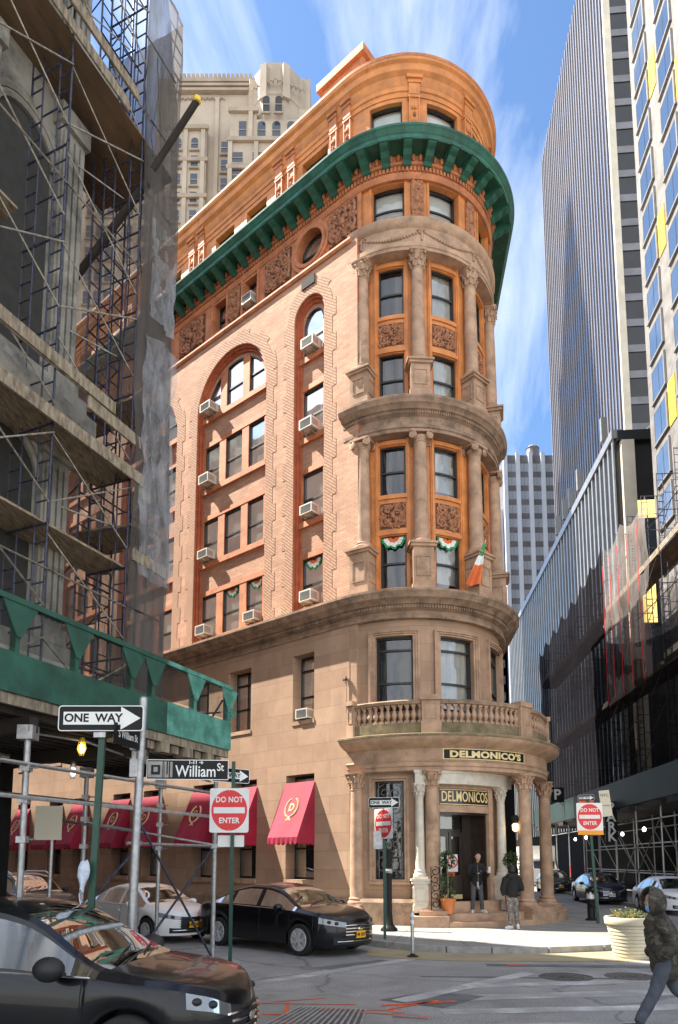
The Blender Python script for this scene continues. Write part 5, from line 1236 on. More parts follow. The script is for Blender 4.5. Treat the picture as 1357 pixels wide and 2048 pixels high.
    for k in range(4):
        z=gz0+(gz1-gz0)*(.12+.25*k); b.path([Vector((nose(y,z),y,z)) for y in [W/2*.44*(i/8-1)*1.0+W/2*.44*i/8 for i in range(9)]],.016 if grille=='chrome' else .008,5)
    obj('grille_bars',b,MT[grille],T,smooth=60,world=False)
    b=MB(); b.ell((nose(0,(gz0+gz1)/2)+.01,0,(gz0+gz1)/2+.02),(.015,.085,.042),12,6); obj('badge',b,MT['chrome'],T,smooth=60,world=False)
    if plate:
        pz_=zb+.16; b=MB(); b.box((nose(0,pz_+.05)+.02,0,pz_+.08),(.02,.31,.155)); pl_=obj('plate',b,MT[plate],T,world=False)
        me=text_mesh('T49 2071' if plate=='plate' else 'HRX 4518',.10,.002,.002); me.transform(Matrix.Translation((nose(0,pz_+.05)+.032,0,pz_+.075))@Matrix.Rotation(math.pi/2,4,'Z')@Matrix.Rotation(math.pi/2,4,'X')); me.materials.append(MT['black']); link('plate_lettering',me,pl_,False)
    b=MB(); b.path([Vector((nose(y,zb+.10),y,zb+.10)) for y in [W/2*.62*(i/5-1) for i in range(11)]],.012,5); obj('bumper_trim',b,MT['chrome'],T,smooth=60,world=False)
    for yy in (.15,-.42):
        b=MB(); xb=ws[1]-.06; b.path([Vector((xb,yy,topf(xb)+.035)),Vector((xb-.10,yy+.30,topf(xb-.10)+.035)),Vector((xb-.16,yy+.55,topf(xb-.16)+.03))],.009,4); obj('wiper',b,MT['trim'],T,world=False)
    # cabin
    xc=(wx[0]+wx[1])/2; bz=min(beltf(0),1.0)
    for x in (xc+.35,xc-.62):
        for s in (-1,1):
            b=MB(); b.box((x-.1,s*.36,bz-.05),(.16,.46,.62),taper=.85); b.box((x-.12,s*.36,bz+.34),(.10,.24,.18),taper=.8); b.box((x+.18,s*.36,bz-.38),(.5,.46,.16)); obj('seat',b,MT['seat'],T,smooth=70,world=False)
    b=MB(); b.box((wx[1]-.45,0,bz-.12),(.35,W*.8,.3),taper=.9); b.box((xc,0,.45),(wx[1]-wx[0]+.4,W*.82,.1)); obj('dashboard',b,MT['trim'],T,world=False)
    b=MB(); b.path([(wx[1]-.72+.05*math.sin(a),.36+.17*math.cos(a),bz+.02+.16*math.sin(a)) for a in [i*math.pi/8 for i in range(17)]],.014,5,cap=False); obj('steering_wheel',b,MT['trim'],T,world=False)
    if roofrails:
        for s in (-1,1): b=MB(); b.path([(-1.7,s*W*.33,topf(-1.7)+.03),(-1.5,s*W*.335,topf(-1.5)+.07),(0,s*W*.34,topf(0)+.08),(.3,s*W*.335,topf(.3)+.03)],.02,6); obj('roof_rail',b,MT['chrome'],T,smooth=60,world=False)
    return T
def at_wheel(x,y,h,wb,tr,front=True,right=True):
    c,s=math.cos(R_(h)),math.sin(R_(h)); lx=wb/2*(1 if front else -1); ly=-tr if right else tr
    return (x-lx*c+ly*s,y-lx*s-ly*c,0)
sedan_top=[(-2.6,.86),(-2.45,1.0),(-1.95,1.07),(-1.75,1.10),(-1.0,1.40),(-.4,1.49),(.1,1.48),(.55,1.40),(1.38,1.02),(1.6,.985),(2.1,.90),(2.45,.78),(2.6,.66)]
sedan_belt=[(-2.6,.80),(-2.3,.93),(-1.6,.99),(-.5,.965),(1.0,.93),(1.8,.85),(2.3,.75),(2.6,.62)]
def sc(l,k=1,kz=1): return [(x*k,z*kz) for x,z in l]
taurus=car('parked_sedan','glossy black sedan with a wide chrome grille parked nearest the restaurant corner',at_wheel(-.83,16.09,318,2.87,.83),R_(318),paint('black_car_paint',(.006,.0055,.008)),sc(sedan_top,.99,1.035),sc(sedan_belt,.99,1.06),1.92,2.87,1.0,1.2,rw=.355,wx=(-1.75,1.25),pill=(.02,-1.02),ws=(.52,1.36),rwin=(-1.72,-1.05),rimr=.25)
jetta=car('parked_sedan','white compact sedan parked between the grey off-roader and the black sedan',at_wheel(-4.94,18.52,318,2.65,.77),R_(318),paint('white_car_paint',(.84,.84,.82),0),sc(sedan_top,.90,.985),sc(sedan_belt,.90,.97),1.78,2.65,.88,1.05,rw=.325,wx=(-1.6,1.12),pill=(.02,-.92),ws=(.48,1.23),rwin=(-1.55,-.95),grille='trim',rimr=.21,spokes=7)
suv_top=[(-2.25,.95),(-2.18,1.35),(-1.95,1.62),(-1.3,1.70),(-.2,1.70),(.25,1.63),(.98,1.13),(1.2,1.10),(1.8,1.06),(2.1,.98),(2.25,.85)]
suv_belt=[(-2.25,.95),(-1.8,1.12),(-.5,1.08),(.9,1.05),(1.7,1.0),(2.1,.90),(2.25,.80)]
jeep=car('parked_offroader','grey off-roader with roof rails parked behind the white sedan',(-10.4,23.6,0),R_(318),paint('grey_car_paint',(.11,.115,.12),.5),suv_top,suv_belt,1.85,2.63,.85,.95,rw=.36,wx=(-2.0,.9),pill=(.0,-.95),ws=(.28,.97),rwin=(-2.17,-1.98),plate=None,grille='chrome',cladding=True,roofrails=True,wtw=.9,rimr=.23)
vw_top=[(-2.35,.95),(-2.25,1.35),(-2.0,1.60),(-1.3,1.68),(-.3,1.675),(.08,1.61),(1.08,1.10),(1.3,1.07),(1.9,.99),(2.12,.92),(2.26,.76)]
vw_belt=[(-2.35,.98),(-1.8,1.10),(-.5,1.06),(1.0,1.02),(1.7,.95),(2.05,.86),(2.26,.68)]
vw=car('passing_car','glossy black crossover cut off by the left edge in the foreground',at_wheel(-1.90,6.62,-11,2.70,.78),R_(-11),paint('deep_black_paint',(.004,.004,.006)),vw_top,vw_belt,1.84,2.70,.88,1.0,rw=.36,wx=(-2.0,1.02),pill=(-.2,-1.1),ws=(.1,1.07),rwin=(-2.24,-2.02),grp=None,plate=None,cladding=True,wtw=.88,rimr=.24,tint='cglass',lampx=.36)
acura=car('parked_sedan','dark blue sedan with a shield grille parked under the right-hand shed',at_wheel(12.45,35.2,265,2.7,.8),R_(265),paint('navy_car_paint',(.012,.014,.035)),sc(sedan_top,.93,1.0),sc(sedan_belt,.93,1.0),1.84,2.7,.95,1.05,rw=.335,wx=(-1.64,1.16),pill=(.02,-.95),ws=(.5,1.28),rwin=(-1.6,-1.0),plate='white')
prius=car('parked_hatchback','dark hatchback parked farthest along the right-hand street',at_wheel(13.75,47,265,2.7,.78),R_(265),paint('charcoal_car_paint',(.02,.022,.025)),[(-2.2,.9),(-2.1,1.15),(-1.6,1.3),(-.6,1.47),(.1,1.49),(.5,1.42),(1.5,.98),(1.9,.86),(2.25,.7)],sc(sedan_belt,.87,1.0),1.75,2.7,.85,.85,rw=.32,wx=(-1.6,1.3),pill=(.05,-.9),ws=(.4,1.45),rwin=(-2.0,-.8),grille='trim')
rj=car('parked_sedan','white sedan half hidden behind the walking man on the right',at_wheel(13.07,30.89,265,2.65,.77,front=False),R_(265),paint('pale_car_paint',(.80,.81,.82),0),sc(sedan_top,.90,.985),sc(sedan_belt,.90,.97),1.78,2.65,.88,1.05,rw=.325,wx=(-1.6,1.12),pill=(.02,-.92),ws=(.48,1.23),rwin=(-1.55,-.95),grille='trim',rimr=.21,spokes=7,plate='white')
# delivery truck and red car glimpsed past the porch
tk=thing('delivery_truck',(16.3,57,0),'small white box truck with a red stripe glimpsed far down the right-hand street','truck',rz=R_(265))
b=MB(); b.box((-2.2,0,2.15),(4.6,2.3,2.4)); bx_=obj('cargo_box',b,MT['white'],tk,world=False)
b=MB(); b.box((.105,0,1.25),(.02,2.28,.3)); obj('red_stripe',b,MT['red'],bx_,world=False)
me=text_mesh('L',1.0,.004,.03); me.transform(Matrix.Translation((.125,.4,2.2))@Matrix.Rotation(math.pi/2,4,'Z')@Matrix.Rotation(math.pi/2,4,'X')); me.materials.append(MT['black']); link('lettering',me,bx_,False)
b=MB(); b.box((.95,0,1.0),(1.7,2.1,1.0)); b.box((.75,0,1.8),(1.3,2.0,.8),taper=.85); obj('cab',b,MT['white'],tk,world=False)
b=MB(); b.box((1.36,0,1.8),(.05,1.6,.6)); obj('windshield',b,MT['bglass'],tk,world=False)
tmm=tyre_mesh(.42,.25)
for x in (1.0,-3.2):
    for s in (-1,1): o=link('wheel',tmm,tk,False); o.location=(x,s*.95,.42); o.rotation_euler=(-s*math.pi/2,0,0)
# ================================================================== people
def skin_mat(): return mat('skin',(.42,.25,.17),.5,var=.08,vscale=8)
MT['skin']=skin_mat()
MT['hair']=mat('dark_hair',(.012,.010,.009),.6,var=.2,vscale=40)
MT['blackcloth']=mat('black_fabric',(.008,.008,.009),.85,var=.3,vscale=6,bump=.35,bscale=12)
MT['greycloth']=mat('grey_sweat_fabric',(.075,.075,.08),.9,var=.25,vscale=6,bump=.3,bscale=14)
MT['denim']=mat('grey_denim',(.062,.070,.088),.85,var=.3,vscale=5,bump=.4,bscale=11,stain=((.11,.12,.14),4,.58))
MT['shoe']=mat('white_trainer',(.72,.71,.68),.6,var=.05)
def camo(name,cols,sc):
    m=bpy.data.materials.new(name); m.use_nodes=True; t=m.node_tree; b=t.nodes['Principled BSDF']; b.inputs['Roughness'].default_value=.75; N=t.nodes.new; L=t.links.new
    tc=N('ShaderNodeTexCoord'); n=N('ShaderNodeTexNoise'); n.inputs['Scale'].default_value=sc; n.inputs['Detail'].default_value=3; n.inputs['Roughness'].default_value=.55; n.inputs['Distortion'].default_value=.8; L(tc.outputs['Object'],n.inputs[0])
    r=N('ShaderNodeValToRGB'); r.color_ramp.interpolation='CONSTANT'; e=r.color_ramp.elements; e[0].position=0; e[0].color=(*cols[0],1); e[1].position=.42; e[1].color=(*cols[1],1)
    for p,c in zip((.52,.60),cols[2:]): x=e.new(p); x.color=(*c,1)
    L(n.outputs[0],r.inputs[0]); L(r.outputs[0],b.inputs['Base Color'])
    n2=N('ShaderNodeTexNoise'); n2.inputs['Scale'].default_value=9; n2.inputs['Detail'].default_value=3; L(tc.outputs['Object'],n2.inputs[0]); bp=N('ShaderNodeBump'); bp.inputs['Strength'].default_value=.6; bp.inputs['Distance'].default_value=.03; L(n2.outputs[0],bp.inputs['Height']); L(bp.outputs[0],b.inputs['Normal']); return m
MT['camo_d']=camo('dark_camouflage',((.016,.014,.010),(.055,.045,.03),(.028,.026,.018),(.10,.085,.06)),8)
MT['camo_l']=camo('light_camouflage',((.05,.045,.04),(.22,.20,.18),(.10,.09,.08),(.36,.34,.31)),14)
def blob(name,parts,m,parent,vox=.016,smooth=6,fold=0.0,seed=0):
    """round cones melted into one continuous surface by a voxel remesh"""
    b=MB()
    for p in parts:
        a,ra,c,rc=Vector(p[0]),p[1],Vector(p[2]),p[3]
        sq=p[4] if len(p)>4 else (1,1,1)
        if sq!=(1,1,1):
            b.ell(a,(ra*sq[0],ra*sq[1],ra*sq[2]),16,10); continue
        b.ell(a,(ra,)*3,14,9); 
        if (c-a).length>1e-4: b.ell(c,(rc,)*3,14,9); b.tube(a,c,ra*.995,14,rc*.995)
    me=b.mesh(name,m); o=bpy.data.objects.new('tmp',me); COL.objects.link(o)
    r=o.modifiers.new('r','REMESH'); r.mode='VOXEL'; r.voxel_size=vox; r.adaptivity=0
    s=o.modifiers.new('s','SMOOTH'); s.factor=.5; s.iterations=smooth
    dg=bpy.context.evaluated_depsgraph_get(); dg.update(); m2=bpy.data.meshes.new_from_object(o.evaluated_get(dg)); bpy.data.objects.remove(o); m2.name=name
    if not m2.materials: m2.materials.append(m)
    if fold:
        nn=[v.normal.copy() for v in m2.vertices]
        for v,n_ in zip(m2.vertices,nn): 
            f=noise.noise(Vector((v.co.x*7+seed,v.co.y*7,v.co.z*11)))*.7+noise.noise(Vector((v.co.x*16+seed,v.co.y*16,v.co.z*22)))*.3; v.co+=n_*f*fold
    m2.polygons.foreach_set('use_smooth',[True]*len(m2.polygons)); m2.update()
    o=bpy.data.objects.new(name,m2); COL.objects.link(o); o.parent=parent; return o
def head_parts(c,f,tilt=0,r=.105):
    """c head centre, f horizontal facing unit vector"""
    c=Vector(c); f=Vector(f); s=Vector((-f.y,f.x,0)); u=Vector((0,0,1)); fd=(f*math.cos(tilt)-u*math.sin(tilt)); ud=(u*math.cos(tilt)+f*math.sin(tilt))
    P=lambda a,b,d:c+fd*a+s*b+ud*d
    q=[(P(-.015,0,.035),r*.92,P(.015,0,-.015),r*.78),(P(.02,0,-.03),r*.72,P(.045,0,-.085),r*.46),
       (P(.085,0,.005),.013,P(.105,0,-.025),.016),(P(.088,-.035,.022),.012,P(.088,.035,.022),.012),(P(.082,-.022,-.062),.010,P(.082,.022,-.062),.010),
       (P(-.01,.082,-.01),.02,P(-.012,.086,.015),.022),(P(-.01,-.082,-.01),.02,P(-.012,-.086,.015),.022)]
    return q,P
def eyes(P,parent,name='eyes'):
    for sg in (-1,1):
        b=MB(); b.ell(P(.083,.033*sg,.008),(.013,.013,.009),8,6); obj('eye',b,MT['white'],parent,world=False); b=MB(); b.ell(P(.094,.033*sg,.008),(.005,.005,.005),6,4); obj('pupil',b,MT['hair'],parent,world=False)
def hand(wrist,dirn,palm_n,side,curl=.8):
    """palm, four unequal bent fingers and a side thumb as round cones"""
    w_=Vector(wrist); d=Vector(dirn).normalized(); n=Vector(palm_n); n=(n-d*n.dot(d)).normalized(); a=d.cross(n)*side; out=[]
    out+=[(w_,.024,w_+d*.03,.027),(w_+d*.03-a*.022,.017,w_+d*.085-a*.03,.016),(w_+d*.03,.018,w_+d*.09,.016),(w_+d*.03+a*.022,.017,w_+d*.085+a*.028,.015)]
    for i,(off,L_) in enumerate(((-.032,.07),(-.011,.08),(.010,.075),(.030,.058))):
        p=w_+d*.085+a*off; ang=curl*.6
        for k,f in enumerate((.45,.32,.23)):
            dd=(d*math.cos(ang)+n*math.sin(ang)); q=p+dd*L_*f; out.append((p,.0092-.0008*k,q,.0086-.0008*k)); p=q; ang+=curl*.55
    p=w_+d*.025-a*.03; q=p+(d*.7-a*.6+n*.3).normalized()*.035; out+=[(p,.012,q,.0105),(q,.0105,q+(d*.9+n*.45).normalized()*.03,.0085)]
    return out
def shoe(parent,p,f,L_=.28,m='shoe',pitch=0.0):
    p=Vector(p); f=Vector(f).normalized(); u=Vector((0,0,1)); fd=f*math.cos(pitch)+u*math.sin(pitch); ud=u*math.cos(pitch)-f*math.sin(pitch)
    o=blob('shoe',[(p-fd*.06+ud*.05,.046,p+fd*.06+ud*.045,.045),(p+fd*.06+ud*.042,.044,p+fd*(L_-.10)+ud*.034,.038),(p-fd*.05+ud*.05,.045,p-fd*.035+ud*.11,.044)],MT[m],parent,.012,3)
    b=MB(); 
    for i,(t,w_) in enumerate(((-.105,.07),(.02,.078),(.12,.088),(L_-.065,.06))): pass
    s=Vector((-f.y,f.x,0)); pts=[(-.11,.03),(-.10,.042),(0,.043),(.10,.05),(L_-.08,.042),(L_-.06,.02)]; ring=[p+fd*t+s*w_ for t,w_ in pts]+[p+fd*t-s*w_ for t,w_ in reversed(pts)]
    b.poly([q+ud*.004 for q in ring]); b.poly([q+ud*.026 for q in ring]); n=len(ring)
    for i in range(n): b.poly([ring[i]+ud*.004,ring[(i+1)%n]+ud*.004,ring[(i+1)%n]+ud*.026,ring[i]+ud*.026])
    obj('sole',b,MT['white' if m=='shoe' else 'rubber'],o,world=False); return o
# --- man walking, camouflage puffer and hood, foreground right
wk=thing('person',(4.12,9.12,0),'person striding left in a hooded camouflage puffer jacket, grey jeans and blue face mask','person')
f=Vector((-1,-.06,0)).normalized()
hip=(.02,0,.93); nk=(-.06,0,1.47); hd=(-.10,0,1.645)
LH,RH=(.0,-.09,.90),(.02,.09,.90); LK,RK=(-.17,-.10,.50),(.20,.09,.50); LA,RA=(-.40,-.10,.095),(.52,.08,.20)
hq,P=head_parts(hd,f,.25)
blob('body',hq+[((-.07,0,1.45),.055,(-.09,0,1.56),.056),((.0,0,.95),.14,(-.04,0,1.36),.15),(LH,.085,LK,.058),(LK,.056,LA,.042),(RH,.085,RK,.058),(RK,.056,RA,.042),((-.05,-.19,1.38),.05,(.02,-.24,1.10),.042),((.02,-.24,1.10),.04,(-.05,-.17,1.0),.032),((-.05,.19,1.38),.05,(.04,.24,1.10),.042),((.04,.24,1.10),.04,(-.03,.17,1.0),.032)]+hand((-.05,-.17,1.0),(-.1,.6,-.8),(1,0,0),1,.7)+hand((-.03,.17,1.0),(-.1,-.6,-.8),(1,0,0),-1,.7),MT['skin'],wk,.012,3)
eyes(P,wk)
jk=[((.04,0,.80),.20,(.03,0,1.0),.215),((.03,0,1.0),.215,(-.01,0,1.24),.215),((-.01,0,1.24),.21,(-.04,0,1.38),.165),((-.05,-.15,1.37),.105,(-.05,.15,1.37),.105),
 ((-.05,-.20,1.36),.095,(.05,-.27,1.10),.088),((.05,-.27,1.10),.088,(-.10,-.20,.98),.078),((-.05,.20,1.36),.095,(.06,.27,1.10),.088),((.06,.27,1.10),.088,(-.08,.20,.98),.078),
 ((-.05,0,1.44),.105,(-.05,0,1.50),.10)]
jkt=blob('jacket',jk,MT['camo_d'],wk,.018,4,.016,1.0)
pb=MB(); pb.path([(-.16,-.285,1.02),(-.12,-.30,.98),(-.05,-.295,.955)],.012,6); obj('pocket_flap',pb,MT['camo_d'],jkt,world=False)
b=MB(); 
def hoodf(u,v):
    # shell of the hood: open towards the face
    a=(u-.5)*2*R_(128)+math.pi; e=(v-.35)*math.pi*.75
    c=Vector((-.112,0,1.655)); rx,ry,rz=.165,.15,.188
    fx=-1; d=Vector((-math.cos(a+math.pi)*-1,0,0))
    th=(u-.5)*2*R_(125); x=math.cos(th); y=math.sin(th)
    return c+Vector((x*rx*math.cos(e)*1.0,y*ry*math.cos(e),rz*math.sin(e)))*(1+.04*noise.noise(Vector((u*6,v*6,3))))
b.grid(hoodf,28,18); 
hoodm=b.mesh('hood',MT['camo_d'],80); ho=link('hood',hoodm,wk,False); sm=ho.modifiers.new('t','SOLIDIFY'); sm.thickness=.028; sm.offset=1; ss=ho.modifiers.new('s','SUBSURF'); ss.levels=1; ss.render_levels=1
mk=MB(); mk.grid(lambda u,v:P(.062+.055*math.sin(math.pi*u)*(.75+.25*math.sin(math.pi*v)),(u-.5)*.155,-.095+.085*v),10,6); obj('face_mask',mk,mat('blue_mask',(.20,.45,.72),.8,var=.05),wk,smooth=60,world=False)
blob('jeans',[((.02,0,.90),.165,(.02,0,.80),.17),(LH,.118,LK,.085),(LK,.083,(-.385,-.10,.15),.073),(RH,.118,RK,.085),(RK,.083,(.50,.08,.24),.073)],MT['denim'],wk,.016,4,.013,4)
shoe(wk,(-.43,-.10,.01),(-1,-.05,0),m='rubber',pitch=.12); shoe(wk,(.57,.08,.12),(-1,0,0),m='rubber',pitch=-.6)
wk.scale=(.955,.955,.955)
# --- person in the doorway with phone and cup
dm=thing('person',(4.28,22.05,.53),'person in black hooded jacket on the porch looking down at a phone','person',rz=R_(0))
f=Vector((.22,-.97,0)).normalized(); s_=Vector((-f.y,f.x,0))
hq,P=head_parts((.045,-.07,1.68),f,.42)
RW=(-.02,-.36,1.20); LW_=(.30,-.33,1.22)
blob('body',hq+[((.01,0,1.48),.056,(.03,-.04,1.60),.055),((0,0,1.0),.14,(0,0,1.36),.15),((-.09,0,.95),.085,(-.11,-.03,.5),.06),((-.11,-.03,.5),.055,(-.14,-.01,.1),.043),((.09,0,.95),.085,(.13,-.05,.5),.06),((.13,-.05,.5),.055,(.16,-.01,.1),.043),((-.19,0,1.42),.05,(-.24,-.03,1.14),.043),((-.24,-.03,1.14),.04,RW,.028),((.19,0,1.42),.05,(.29,-.06,1.14),.043),((.29,-.06,1.14),.04,LW_,.028)]+hand(RW,(.75,-.5,.2),(.3,-.2,1),1,1.0)+hand(LW_,(.0,-.8,.5),(-1,0,0),-1,1.2),MT['skin'],dm,.011,3)
eyes(P,dm)
blob('jacket',[((0,.01,.92),.185,(0,.01,1.2),.20),((0,.01,1.2),.20,(0,.0,1.38),.16),((-.15,0,1.42),.10,(.15,0,1.42),.10),((-.20,0,1.41),.09,(-.26,-.02,1.14),.078),((-.26,-.02,1.14),.076,(-.06,-.32,1.19),.055),((.20,0,1.41),.09,(.31,-.04,1.14),.078),((.31,-.04,1.14),.076,(.30,-.28,1.20),.055),((.0,.02,1.47),.095,(.0,.02,1.52),.085)],MT['blackcloth'],dm,.016,4,.012,7)
hm=blob('hood',[((.02,.0,1.70),.125,(.035,-.03,1.66),.11),((.01,.02,1.62),.11,(0,.03,1.52),.10)],MT['blackcloth'],dm,.014,3)
for v in hm.data.vertices:                                     # open the hood front
    d=v.co-Vector((.045,-.07,1.675)); t=d.dot(f)
    if t>.055: v.co-=f*(t-.055)
blob('hair',[((.035,-.03,1.735),.112,(.02,.0,1.69),.112)],MT['hair'],dm,.014,2,.003)
blob('trousers',[((0,.01,.93),.155,(0,.01,.86),.15),((-.09,0,.9),.105,(-.11,-.03,.5),.078),((-.11,-.03,.5),.076,(-.14,-.01,.12),.06),((.09,0,.9),.105,(.13,-.05,.5),.078),((.13,-.05,.5),.076,(.16,-.01,.12),.06)],MT['greycloth'],dm,.015,4,.008,2)
shoe(dm,(-.14,-.02,0),(-.25,-1,0)); shoe(dm,(.17,-.02,0),(.45,-1,0))
b=MB(); b.tube((.02,-.20,.94),(.03,-.215,.72),.008,5); b.tube((-.01,-.20,.94),(-.015,-.21,.78),.008,5); obj('drawstring',b,MT['white'],dm,world=False)
b=MB(); b.path([(.0,-.20,1.46),(.02,-.215,1.2),(.02,-.2,.95)],.006,5); obj('zip',b,MT['steel'],dm,world=False)
ph_=thing('phone',(4.28+.06,22.05-.45,.53+1.245),'dark phone held up by the person on the porch','phone'); b=MB(); b.box((0,0,0),(.075,.012,.15)); o=obj('case',b,MT['black'],ph_,world=False); o.rotation_euler=(R_(-50),0,R_(10)); b=MB(); b.box((0,.008,0),(.066,.003,.135)); o2=obj('screen',b,emit_mat('phone_screen',(.5,.6,.7),.5),ph_,world=False); o2.rotation_euler=(R_(-50),0,R_(10))
cp=thing('drink_cup',(4.28+.325,22.05-.42,.53+1.22),'white takeaway drink cup with lid and straw held by the person on the porch','cup'); b=MB(); b.lathe([(.032,0),(.042,.15)],n=14); obj('cup',b,mat('cup_white',(.75,.68,.68),.5,var=.2,vscale=20),cp,world=False); b=MB(); b.lathe([(.045,.15),(.044,.165),(.03,.18),(.012,.185)],n=14); obj('lid',b,MT['white'],cp,world=False); b=MB(); b.tube((0,0,.17),(.01,0,.26),.004,5); obj('straw',b,MT['red'],cp,world=False)
# --- person seen from behind on the pavement
bm2=thing('person',(5.12,20.95,.144),'person seen from behind in a black jacket, grey camouflage trousers and white shoes','person')
f=Vector((.15,.99,0)).normalized()
hq,P=head_parts((.03,.03,1.70),f,.1)
blob('body',hq+[((.01,0,1.5),.056,(.02,.02,1.62),.055),((0,0,1.0),.14,(0,0,1.38),.15),((-.09,0,.95),.085,(-.08,.02,.5),.06),((-.08,.02,.5),.055,(-.07,-.02,.1),.043),((.09,0,.95),.085,(.10,.03,.5),.06),((.10,.03,.5),.055,(.13,-.01,.1),.043),((-.19,0,1.44),.05,(-.26,.0,1.15),.043),((-.26,0,1.15),.04,(-.25,.02,.93),.03),((.19,0,1.44),.05,(.27,.03,1.16),.043),((.27,.03,1.16),.04,(.16,.2,1.1),.03)]+hand((-.25,.02,.93),(0,.1,-1),(1,0,0),1,.5)+hand((.16,.2,1.1),(-.6,.7,0),(0,0,1),-1,.8),MT['skin'],bm2,.012,3)
blob('hair',[((.02,.01,1.735),.112,(.015,.0,1.69),.108)],MT['hair'],bm2,.014,2,.004)
eyes(P,bm2)
blob('jacket',[((0,0,1.0),.185,(0,0,1.2),.20),((0,0,1.2),.20,(0,0,1.40),.165),((-.15,0,1.43),.105,(.15,0,1.43),.105),((-.20,0,1.42),.095,(-.28,.0,1.15),.082),((-.28,0,1.15),.08,(-.26,.02,.99),.062),((.20,0,1.42),.095,(.29,.03,1.16),.082),((.29,.03,1.16),.08,(.2,.16,1.11),.062)],MT['blackcloth'],bm2,.016,4,.013,9)
blob('hood',[((-.08,-.08,1.53),.085,(.08,-.08,1.53),.085),((0,-.10,1.50),.08,(0,-.11,1.42),.07)],MT['blackcloth'],bm2,.014,4,.006)
blob('trousers',[((0,0,.98),.155,(0,0,.88),.155),((-.09,0,.9),.105,(-.08,.02,.5),.08),((-.08,.02,.5),.078,(-.07,-.02,.14),.066),((.09,0,.9),.105,(.10,.03,.5),.08),((.10,.03,.5),.078,(.13,-.01,.14),.066)],MT['camo_l'],bm2,.015,4,.009,5)
shoe(bm2,(-.09,-.02,0),(-.75,-.5,0)); shoe(bm2,(.13,-.01,0),(.1,1,0))
# ================================================================== ground, pavements and street furniture
MT['asphalt']=mat('asphalt',(.29,.28,.265),.9,var=.22,vscale=.35,bump=.4,bscale=60,stain=((.39,.378,.36),.55,.48))
def asph_detail(m):
    t=m.node_tree; b=t.nodes['Principled BSDF']; N=t.nodes.new; L=t.links.new
    src=b.inputs['Base Color'].links[0].from_socket; tc=N('ShaderNodeTexCoord')
    v=N('ShaderNodeTexVoronoi'); v.feature='DISTANCE_TO_EDGE'; v.inputs['Scale'].default_value=.22; n=N('ShaderNodeTexNoise'); n.inputs['Scale'].default_value=1.3; n.inputs['Detail'].default_value=5
    mxv=N('ShaderNodeMix'); mxv.data_type='RGBA'; mxv.blend_type='LINEAR_LIGHT'; mxv.inputs[0].default_value=.25; L(tc.outputs['Object'],n.inputs[0]); L(tc.outputs['Object'],mxv.inputs[6]); L(n.outputs['Color'],mxv.inputs[7]); L(mxv.outputs[2],v.inputs[0])
    r=N('ShaderNodeValToRGB'); r.color_ramp.elements[0].position=.002; r.color_ramp.elements[1].position=.010; r.color_ramp.elements[0].color=(.62,.62,.62,1); r.color_ramp.elements[1].color=(1,1,1,1); L(v.outputs[0],r.inputs[0])
    x=N('ShaderNodeMix'); x.data_type='RGBA'; x.blend_type='MULTIPLY'; x.inputs[0].default_value=1; L(src,x.inputs[6]); L(r.outputs[0],x.inputs[7])
    s=N('ShaderNodeTexNoise'); s.inputs['Scale'].default_value=45; s.inputs['Detail'].default_value=2; L(tc.outputs['Object'],s.inputs[0]); r2=N('ShaderNodeValToRGB'); r2.color_ramp.elements[0].position=.35; r2.color_ramp.elements[1].position=.7; r2.color_ramp.elements[0].color=(.6,.6,.6,1); r2.color_ramp.elements[1].color=(1.35,1.35,1.35,1); L(s.outputs[0],r2.inputs[0])
    x2=N('ShaderNodeMix'); x2.data_type='RGBA'; x2.blend_type='MULTIPLY'; x2.inputs[0].default_value=1; L(x.outputs[2],x2.inputs[6]); L(r2.outputs[0],x2.inputs[7]); L(x2.outputs[2],b.inputs['Base Color'])
asph_detail(MT['asphalt'])
MT['concrete']=mat('pavement_concrete',(.27,.26,.235),.9,var=.16,vscale=.6,bump=.2,bscale=50,stain=((.17,.16,.145),1.1,.54))
MT['kerb']=mat('granite_kerb',(.30,.29,.27),.8,var=.2,vscale=5)
MT['tan']=mat('painted_tan_epoxy',(.33,.275,.165),.85,var=.14,vscale=.8,bump=.2,bscale=40,stain=((.26,.22,.16),1.3,.55))
MT['worn_and_streak']=mat('worn_line_and_streak_paint',(.50,.49,.47),.85,var=.3,vscale=1.2,bump=.2,bscale=40,stain=((.31,.30,.285),1.1,.38))  # worn crossing paint, shared by the painted light streaks
MT['patch']=mat('asphalt_patch',(.13,.128,.125),.9,var=.25,vscale=2,bump=.3,bscale=60)
MT['iron']=mat('cast_iron',(.10,.098,.095),.6,metal=.5,var=.25,vscale=8)
MT['orange']=mat('orange_marking_paint',(.75,.10,.02),.8,var=.25,vscale=6)
def struct(name,b,m): o=obj(name,b,MT[m]); o['kind']='structure'; return o
def sheet(name,pts,z,m,kind='structure'):
    b=MB(); b.poly([(x,y,z) for x,y in pts]); return struct(name,b,m)
b=MB(); b.poly([(-400,-60,0),(400,-60,0),(400,600,0),(-400,600,0)]); struct('road',b,'asphalt')
